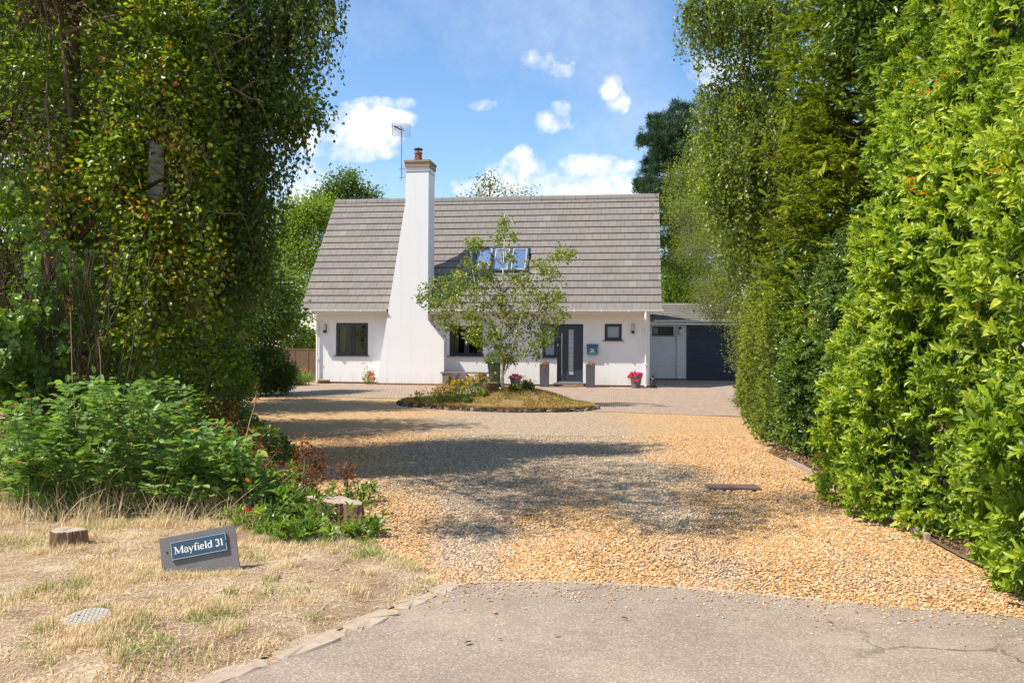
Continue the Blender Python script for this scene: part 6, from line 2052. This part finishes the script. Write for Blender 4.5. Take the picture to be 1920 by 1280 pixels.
# ------------------------------------------------------------------ grass on the verge
def verge_grass():
    rng = np.random.default_rng(141)
    N = 210000
    y = 3.3 + rng.random(N) ** .8 * 6.0
    x = verge_x(y) - rng.random(N) * (1.2 + y * .55)
    g = vn(x + 60, y + 60, 2.3, 4)
    keep = rng.random(N) < np.clip((g - .42) * 7, 0.05, 1)
    rr2 = (x - cc.x) ** 2 + (y - cc.y) ** 2 > .135 ** 2
    keep &= rr2
    x, y, g = x[keep], y[keep], g[keep]
    n = len(x)
    z = verge_h(x, y)
    h = rng.uniform(.012, .05, n) * np.clip(.5 + (g - .3) * 2.0, .5, 1.7)
    lean = rng.uniform(.35, .98, n)
    tint = rng.uniform(.12, .84, n)
    gp = vn(x + 5, y + 25, 1.6, 3)
    green = (gp > .60) & (rng.random(n) < .42)
    for (tx_, ty_, rad) in [(135, 1118, .13), (240, 1248, .10), (405, 1185, .20), (40, 1235, .08), (560, 1130, .1), (30, 1140, .12), (320, 1225, .09), (690, 1060, .12), (430, 1130, .07), (610, 1020, .25), (500, 1010, .2)]:
        c = G(tx_, ty_)
        m = ((x - c.x) ** 2 + (y - c.y) ** 2 < rad ** 2 * rng.uniform(.3, 1.2, n)) & (rng.random(n) < .8)
        green |= m; h = np.where(m, h * 1.5, h)
    tint = np.where(green, rng.uniform(.90, 1.0, n), tint)
    blades('grass', np.stack([x, y, z - .004], 1), h, lean, rng.uniform(.003, .0055, n), tint, M['straw'], rng, kind='stuff')
    # thicker tufts
    K = 330
    ty_ = 3.4 + rng.random(K) ** .8 * 5.2; tx_ = verge_x(ty_) - .05 - rng.random(K) * (1.2 + ty_ * .5)
    ex_ = np.array([(G(310, 1090).x + q * .07, 5.52) for q in range(8)] + [(G(116, 1046).x + .16 * cos(q), 6.1 + .13 * sin(q)) for q in range(0, 7)] + [(cc.x + .16 * cos(q * .7), cc.y + .14 * sin(q * .7)) for q in range(9)])
    tx_, ty_ = np.concatenate([tx_, ex_[:, 0]]), np.concatenate([ty_, ex_[:, 1]])
    kk = np.repeat(np.arange(len(tx_)), 90); m = len(kk)
    hh = np.concatenate([rng.uniform(.03, .10, K), np.full(len(ex_), .05)])[kk]
    x = tx_[kk] + rng.normal(size=m) * .035; y = ty_[kk] + rng.normal(size=m) * .035
    kp = ((x - cc.x) ** 2 + (y - cc.y) ** 2 > .13 ** 2) & (x < verge_x(y) + .02)
    x, y, kk, hh = x[kp], y[kp], kk[kp], hh[kp]; m = len(x)
    gt = (rng.random(len(tx_)) < .16)[kk]
    blades('grass_tufts', np.stack([x, y, verge_h(x, y) - .004], 1), hh * rng.uniform(.5, 1.1, m), rng.uniform(.15, .9, m), rng.uniform(.0025, .0045, m), np.where(gt & (rng.random(m) < .7), rng.uniform(.9, 1, m), rng.uniform(.15, .87, m)), M['straw'], rng, kind='stuff')
    # loose straw lying flat
    N = 26000
    y = 3.3 + rng.random(N) ** .8 * 5.5; x = verge_x(y) + .1 - rng.random(N) * (1.2 + y * .55)
    z = np.where(x < verge_x(y), verge_h(x, y), .008) + .004
    a = rng.random(N) * pi
    ax = np.stack([np.cos(a), np.sin(a), rng.normal(size=N) * .12], 1); nn_ = rng.normal(size=(N, 3)) * .2; nn_[:, 2] += 1
    o = leaves('straw_litter', np.stack([x, y, z], 1), ax, nn_, rng.uniform(.03, .10, N), .045, T_NARROW, rng.uniform(.2, .86, N), M['straw']); o['kind'] = 'stuff'


verge_grass()


def tall_grass():
    rng = np.random.default_rng(151)
    N = 9000
    px_ = rng.uniform(-10, 470, N); py_ = rng.uniform(900, 1010, N)
    py_ -= (rng.random(N) < .4) * rng.uniform(0, 60, N)
    P_ = np.array([G(a, b) for a, b in zip(px_, py_)])
    cl = vn(P_[:, 0] + 8, P_[:, 1] + 3, 3.5, 2)
    k = rng.random(N) < np.clip((cl - .35) * 4, .05, 1)
    P_ = P_[k]; n = len(P_)
    P_ += rng.normal(size=P_.shape) * .06; P_[:, 2] = .02
    h = rng.uniform(.06, .36, n) * np.where(rng.random(n) < .12, 1.5, 1)
    blades('tall_dry_grass', P_, h, rng.uniform(.1, .95, n), rng.uniform(.003, .006, n), rng.uniform(.2, .87, n), M['straw'], rng, kind='stuff')


tall_grass()


def tangled_stalks():
    rng = np.random.default_rng(153)
    tw = TW()
    for i in range(620):
        f = np.array(G(rng.uniform(-20, 500), rng.uniform(905, 1000)))
        h = rng.uniform(.12, .55); a = rng.uniform(0, 2 * pi); l_ = rng.uniform(.1, 1.0) * h
        tw.add(curve_pts(f, f + np.array([cos(a) * l_, sin(a) * l_ * .5, h * rng.uniform(.3, 1)]), rng, 5, .12, .12), .0022, .0012)
    for i in range(150):
        x0 = rng.uniform(-10, 470); f = np.array(G(x0, 962)); f[1] += rng.uniform(-.3, .6); f[0] *= f[1] / 7.4
        h = rng.uniform(.45, 1.15) * np.interp(x0, [0, 190, 470], [.8, 1.1, .55]); f[2] = 0
        tw.add(curve_pts(f, f + np.array([rng.normal() * .14, rng.normal() * .1, h]), rng, 8, .0, .10), .003, .0012)
    o = tw.build('dry_stalks', M['straw']); o['kind'] = 'stuff'


tangled_stalks()
# a few tall dead stalks rising before the thicket
rng = np.random.default_rng(152)
for i, (x0, y0, x1, y1, lb) in enumerate([(150, 960, 132, 578, 'tall pale dead stalk rising highest through the thicket'), (215, 950, 185, 640, 'tall dead stalk with a drooping head beside the highest one'), (45, 900, 15, 800, 'short bent dead stalk at the left edge of the thicket'), (430, 960, 480, 740, 'thin dry stalk leaning towards the drive')]):
    f = G(x0, y0); e = empty('dead_stalk', tuple(f), 0, lb, 'plant stalk', 'dry stalks in the thicket')
    tip = np.array(A(x1, y1, f.y)) - np.array(f)
    tw = TW(); p = curve_pts(np.zeros(3), tip, rng, 10, 0, .06); tw.add(p, .006, .003); tw.build('stem', M['straw'], e)
    m = 60; leaves('seed_head', p[-1] + rng.normal(size=(m, 3)) * np.array([.015, .015, .05]), rng.normal(size=(m, 3)), rng.normal(size=(m, 3)), rng.uniform(.012, .03, m), .4, T_SMALL, rng.random(m) * .5, M['berry'], e)


# ------------------------------------------------------------------ loose stones of the drive
def pebble_field():
    rng = np.random.default_rng(161)
    ico = np.array([[0, 0, 1], [.894, 0, .447], [.276, .851, .447], [-.724, .526, .447], [-.724, -.526, .447], [.276, -.851, .447], [.724, .526, -.447], [-.276, .851, -.447], [-.894, 0, -.447], [-.276, -.851, -.447], [.724, -.526, -.447]])
    fc = [[0, 1, 2], [0, 2, 3], [0, 3, 4], [0, 4, 5], [0, 5, 1], [1, 6, 2], [2, 6, 7], [2, 7, 3], [3, 7, 8], [3, 8, 4], [4, 8, 9], [4, 9, 5], [5, 9, 10], [5, 10, 1], [1, 10, 6]]
    X, Y, S = [], [], []
    for (ya, yb, N, s0, s1) in [(4.2, 7.0, 62000, .005, .0125), (7.0, 10.0, 52000, .006, .0135), (10.0, 14.5, 34000, .008, .015)]:
        y = rng.uniform(ya, yb, N); x = rng.uniform(-4.6, 4.6, N)
        k = (y > road_y(x) - .02 + rng.normal(size=N) * .015) & (x > verge_x(y) - .05 + rng.normal(size=N) * .05) & (x < hedge_x(y) - .03 + np.abs(rng.normal(size=N)) * .0)
        X.append(x[k]); Y.append(y[k]); S.append(rng.uniform(s0, s1, k.sum()))
    # strays on the tarmac
    N = 1100
    x = rng.uniform(-1.4, 4.5, N); y = road_y(x) - np.abs(rng.normal(size=N)) * .25
    k = (x > kerb_x(y) + .03) & (y > 3); X.append(x[k]); Y.append(y[k]); S.append(rng.uniform(.004, .010, k.sum()))
    x, y, s_ = map(np.concatenate, (X, Y, S))
    n = len(x)
    z = np.where(y < road_y(x), .008, .0) + s_ * .22
    sc = s_[:, None] * rng.uniform(.65, 1.15, (n, 3)) * np.array([1.1, 1, .62])
    an = rng.random(n) * 2 * pi
    ca, sa = np.cos(an), np.sin(an)
    v = ico[None] * rng.uniform(.82, 1.12, (n, 11, 1)) * sc[:, None, :]
    V = np.stack([v[..., 0] * ca[:, None] - v[..., 1] * sa[:, None], v[..., 0] * sa[:, None] + v[..., 1] * ca[:, None], v[..., 2]], -1) + np.stack([x, y, z], 1)[:, None]
    idx = (np.arange(n)[:, None] * 11 + np.array(fc).ravel()[None]).ravel()
    o = np_mesh('loose_gravel', V.reshape(-1, 3), idx, np.full(n * len(fc), 3), M['stone'], tint=np.repeat(rng.random(n), 11)); o['kind'] = 'stuff'


pebble_field()

# leaf litter under the hedge and stray leaves on tarmac and gravel
rng = np.random.default_rng(171)
N = 5200
y = rng.uniform(5.2, 13, N); x = hedge_x(y) + .04 + np.abs(rng.normal(size=N)) * .28
x2 = rng.uniform(-4.5, 3.3, 170); y2 = rng.uniform(4.3, 12, 170)
P_ = np.stack([np.concatenate([x, x2]), np.concatenate([y, y2]), np.concatenate([.018 + rng.random(N) * .03, .02 + np.where(x2 < verge_x(y2), .05, 0)])], 1)
n = len(P_); nn_ = rng.normal(size=(n, 3)) * .45; nn_[:, 2] += 1; a_ = rng.normal(size=(n, 3)); a_[:, 2] *= .3
o = leaves('fallen_leaves', P_, a_, nn_, rng.uniform(.02, .055, n), .5, T_OVAL, rng.random(n), M['litterleaf']); o['kind'] = 'stuff'

# ================================================================== POTS AND PLANTERS BY THE HOUSE
def flower_head(e, c, r, n, mat, seed, name='blossoms', sz=.03, flat=.6):
    rng = np.random.default_rng(seed)
    d = unit(rng.normal(size=(n, 3))); d[:, 2] = np.abs(d[:, 2])
    p = np.array(c) + d * np.array([r, r, r * flat]) * rng.uniform(.7, 1.1, (n, 1))
    m = 7
    pp_ = np.repeat(p, m, 0) + rng.normal(size=(n * m, 3)) * .012
    return leaves(name, pp_, rng.normal(size=pp_.shape), rng.normal(size=pp_.shape) + np.array([0, -.5, .5]), rng.uniform(.6, 1.2, len(pp_)) * sz, .9, T_SMALL, np.repeat(rng.random(n), m), M[mat], e)


def leaf_ball(e, c, r, n, mat, seed, name='leaves', sz=.05, flat=.6, wr=.6):
    rng = np.random.default_rng(seed)
    d = unit(rng.normal(size=(n, 3))); d[:, 2] = np.abs(d[:, 2])
    p = np.array(c) + d * np.array([r, r, r * flat]) * rng.random((n, 1)) ** .4
    return leaves(name, p, d + rng.normal(size=d.shape) * .4, rng.normal(size=d.shape) * .5 + np.array([0, -.2, 1]), rng.uniform(.6, 1.2, n) * sz, wr, T_OVAL, rng.random(n), M[mat], e)


def tall_planter(u, label, seed, fmat):
    e = empty('tall_planter', tuple(L(u, -.52)), HR, label, 'planter', 'tall square planters beside the front door')
    mb = MB(); a, b, h = .150, .158, .80
    mb.add([(-a, -a, 0), (a, -a, 0), (a, a, 0), (-a, a, 0), (-b, -b, h), (b, -b, h), (b, b, h), (-b, b, h), (-b + .02, -b + .02, h), (b - .02, -b + .02, h), (b - .02, b - .02, h), (-b + .02, b - .02, h), (-b + .02, -b + .02, h - .05), (b - .02, -b + .02, h - .05), (b - .02, b - .02, h - .05), (-b + .02, b - .02, h - .05)],
           [(0, 3, 2, 1), (0, 1, 5, 4), (1, 2, 6, 5), (2, 3, 7, 6), (3, 0, 4, 7), (4, 5, 9, 8), (5, 6, 10, 9), (6, 7, 11, 10), (7, 4, 8, 11), (8, 9, 13, 12), (9, 10, 14, 13), (10, 11, 15, 14), (11, 8, 12, 15), (12, 13, 14, 15)])
    mb.build('planter_box', M['planter'], e)
    leaf_ball(e, (0, 0, .78), .15, 90, 'fresh', seed, sz=.05)
    flower_head(e, (0.02, -.03, .80), .14, 16, fmat, seed + 1)
    return e


p1 = tall_planter(8.64, 'tall dark planter with trailing red flowers left of the front door', 201, 'petal_red')
flower_head(p1, (-.03, -.16, .62), .09, 10, 'petal_red', 205, 'trailing_blossoms', flat=1.2)
p2 = tall_planter(10.26, 'tall dark planter with a little red bloom below the letter box', 211, 'petal_red')


def round_pot(name, pos, r, h, mat, label, ribs=0, cat='flower pot', low=.72):
    e = empty(name, tuple(pos), HR, label, cat)
    mb = MB(); prof = [(r * low, 0)]
    k = max(2, ribs * 2)
    for i in range(1, k + 1):
        f = i / k; prof.append((r * (low + (1 - low) * f) * (1.03 if i % 2 and ribs else 1.0), h * f))
    prof += [(r * 1.06, h), (r * 1.06, h * 1.05), (r * .92, h * 1.05), (r * .9, h * .93)]
    mb.lathe(prof, 22); mb.build('pot', M[mat], e, smooth=not ribs)
    return e


e = round_pot('flower_pot', L(11.84, -.5), .20, .37, 'potgrey', 'ribbed grey pot brimming with pink and red flowers at the right corner', 6)
leaf_ball(e, (0, 0, .36), .2, 140, 'fresh', 221); flower_head(e, (0, -.02, .38), .24, 90, 'petal_pink', 222, sz=.045, flat=.75); flower_head(e, (-.17, -.08, .36), .12, 22, 'petal_red', 223, 'red_blossoms', sz=.04); flower_head(e, (.15, .0, .46), .1, 18, 'petal_orange', 224, 'orange_blossoms', sz=.04); flower_head(e, (.03, -.2, .22), .10, 20, 'petal_pink', 225, 'trailing_blossoms', sz=.04, flat=1)
e = round_pot('flower_pot', L(7.62, -.62), .20, .28, 'potgrey', 'squat grey pot of pink flowers behind the young birch', 4)
leaf_ball(e, (0, 0, .28), .22, 120, 'fresh', 231); flower_head(e, (0, -.02, .30), .22, 60, 'petal_pink', 232, sz=.045); leaf_ball(e, (.25, 0, .3), .16, 40, 'green_stem', 233, 'trailing_leaves')
e = round_pot('garden_urn', L(7.0, -1.0), .33, .82, 'potgreen', 'large glazed green pot with leafy plant and red blooms behind the birch trunk', 0, low=.62)
leaf_ball(e, (0, 0, .82), .44, 620, 'birch_dark', 241, sz=.13, wr=.18, flat=.9); flower_head(e, (.32, -.15, 1.0), .12, 18, 'petal_red', 242, sz=.05); flower_head(e, (-.32, 0, .98), .05, 5, 'petal_yellow', 243, 'yellow_blossoms', sz=.05)

# bench by the wall
be = empty('garden_bench', tuple(L(5.75, -.45)), HR, 'low weathered bench against the wall behind the yellow flowers', 'bench')
mb = MB(); mb.box(-.85, .85, -.19, .19, .44, .49); mb.build('seat', M['bench'], be)
for x in (-.66, .66): mb = MB(); mb.box(x - .12, x + .12, -.16, .16, .0, .44); mb.build('leg', M['bench'], be)
mb = MB(); mb.box(-.35, -.30, -.03, .03, .05, .48, Matrix.Rotation(.8, 3, 'Y')); mb.build('brace', M['bench'], be); mb = MB(); mb.box(.2, .25, -.03, .03, .05, .48, Matrix.Rotation(-.8, 3, 'Y')); mb.build('brace', M['bench'], be)

# cat ornament at the corner
ce = empty('cat_ornament', tuple(L(12.43, -.35)), HR, 'small black seated cat ornament at the right corner of the house', 'ornament')
mb = MB(); mb.lathe([(.09, 0), (.10, .04), (.095, .12), (.075, .22), (.055, .30), (.04, .34)], 14); mb.build('body', M['black'], ce, smooth=True)
mb = MB(); mb.lathe([(.02, .32), (.05, .35), (.055, .39), (.045, .43), (.015, .45)], 12, (0, -.015, 0)); mb.add([(-.05, -.01, .42), (-.02, -.01, .45), (-.04, -.01, .49), (-.035, -.03, .43)], [(0, 1, 2), (0, 2, 3), (1, 3, 2)]); mb.add([(.05, -.01, .42), (.02, -.01, .45), (.04, -.01, .49), (.035, -.03, .43)], [(0, 2, 1), (0, 3, 2), (1, 2, 3)]); mb.build('head', M['black'], ce)
mb = MB(); mb.tube([(.08, 0, .03), (.13, -.06, .03), (.10, -.14, .03), (.02, -.16, .03)], [.02, .022, .02, .012], 7); mb.build('tail', M['black'], ce)
mb = MB(); mb.lathe([(.045, .325), (.045, .34)], 12, (0, -.01, 0)); mb.build('collar', M['white'], ce)

# leaning slab by the left downpipe
mb = MB(); mb.box(.16, .62, -.30, -.05, .0, .04, Matrix.Rotation(radians(-30), 3, 'X')); o = mb.build('paving_slab', M['concrete']); o.matrix_world = HM @ Matrix.Translation((0, 0, .07)); tag(o, 'pale paving slab leaning against the wall by the left downpipe', 'paving slab')
mb = MB(); mb.box(9.15, 9.75, -.62, -.24, .0, .025); o = mb.build('door_mat', M['bench']); o.matrix_world = HM @ Matrix.Translation((0, 0, .006)); tag(o, 'brown door mat lying before the front door step', 'door mat')

# red flowering plant by the chimney foot
e = empty('fuchsia', tuple(L(2.1, -.42)), HR, 'red flowering fuchsia sprawling between the left window and chimney foot', 'plant')
rng = np.random.default_rng(251)
tw = TW(); ends = []
for i in range(16):
    q = np.array([rng.normal() * .26, rng.normal() * .14, rng.uniform(.12, .55)]); tw.add(curve_pts(np.array([q[0] * .3, 0, 0]), q, rng, 6, .25, .1), .005, .002); ends.append(q)
q = np.array([-.05, 0, .78]); tw.add(curve_pts(np.array([.1, 0, 0]), q, rng, 6, .2, .1), .005, .002); ends.append(q)
tw.build('stems', M['green_stem'], e)
ends = np.array(ends); k = np.repeat(np.arange(len(ends)), 24); P_ = ends[k] * rng.uniform(.4, 1, (len(k), 1)) + rng.normal(size=(len(k), 3)) * .05
leaves('leaves', P_, rng.normal(size=P_.shape), rng.normal(size=P_.shape) + np.array([0, -.3, 1]), rng.uniform(.03, .07, len(k)), .6, T_OVAL, rng.random(len(k)), M['fresh'], e)
flower_head(e, (.08, -.05, .18), .25, 34, 'petal_red', 252, sz=.04, flat=1.1); flower_head(e, (.2, -.05, .35), .12, 12, 'petal_orange', 253, 'orange_blossoms', sz=.04); flower_head(e, (-.12, 0, .74), .06, 4, 'petal_pink', 254, 'pink_blossoms', sz=.035)

# ------------------------------------------------------------------ planting on the mound
def on_mound(x, y, Yd):
    p = A(x, y, Yd); z = float(hmound(np.array([p.x]), np.array([p.y]))[0])
    return Vector((p.x, p.y, max(z, 0.05) - .01))


fl = [(783, 735, 20.6, .32, 'isolated tuft of small yellow flowers at the left tip of the mound', 8, .05), (820, 748, 20.2, .36, 'yellow flower clump nearest the left tip of the planted mound', 22, .12), (842, 745, 20.4, .42, 'yellow flower clump second from the left tip of the planted mound', 26, .14),
      (865, 742, 20.6, .50, 'tall leafy clump with yellow heads in the middle of the mound flowers', 24, .14), (885, 738, 20.9, .50, 'yellow flower clump in front of the bench brace', 26, .14), (905, 735, 21.2, .44, 'bright yellow flower clump just left of the dark stump', 26, .12), (850, 735, 21.3, .55, 'tall green clump with few yellow heads in front of the bench leg', 12, .12),
      (985, 738, 21.2, .26, 'low yellow flowers right of the birch trunk on the mound', 12, .08)]
for i, (x, y, Yd, h, lb, nf, sp_) in enumerate(fl):
    c = on_mound(x, y, Yd)
    rng = np.random.default_rng(300 + i)
    e = empty('yellow_daisy_plant', tuple(c), 0, lb, 'plant', 'yellow flowers on the mound')
    n = 420 if i else 120
    pos = rng.normal(size=(n, 3)) * sp_; pos[:, 2] = rng.random(n) * h * .8
    leaves('leaves', pos, rng.normal(size=(n, 3)) * .5 + np.array([0, 0, .7]), rng.normal(size=(n, 3)) + np.array([0, -.6, .4]), rng.uniform(.04, .10, n), .2, T_NARROW, rng.random(n), M['green_stem'], e)
    tw = TW(); q = rng.normal(size=(nf, 3)) * sp_ * 1.25; q[:, 2] = h * rng.uniform(.55, 1.1, nf)
    for p in q: tw.add(curve_pts(np.array([p[0] * .4, p[1] * .4, 0]), p, rng, 4, 0, .05), .003, .002)
    tw.build('stems', M['green_stem'], e)
    m = 9; fp = np.repeat(q, m, 0) + rng.normal(size=(nf * m, 3)) * .012
    leaves('blossoms', fp, rng.normal(size=fp.shape), rng.normal(size=fp.shape) + np.array([0, -.6, .6]), rng.uniform(.025, .045, len(fp)), .9, T_OVAL, rng.random(len(fp)), M['petal_yellow'], e)
e = stump('dark mossy stump beside the birch trunk on the mound', on_mound(918, 748, 20.9), .15, .26, 7, 0, 1.3); e['group'] = ''
del e['group']
for i, (x, y, Yd, r_, lb) in enumerate([(905, 752, 20.5, .13, 'low green plant in front of the dark stump on the mound'), (965, 748, 20.7, .15, 'low dark leafy plant right of the birch trunk'), (990, 742, 21.1, .16, 'low bushy plant under the squat pot of pink flowers'), (878, 756, 20.2, .12, 'small green tuft at the front of the mound planting')]):
    c = on_mound(x, y, Yd); e = empty('low_plant', tuple(c), 0, lb, 'plant', 'low green plants on the mound'); leaf_ball(e, (0, 0, .02), r_, 260, 'birch_dark' if i else 'fresh', 320 + i, sz=.06, flat=1.1)
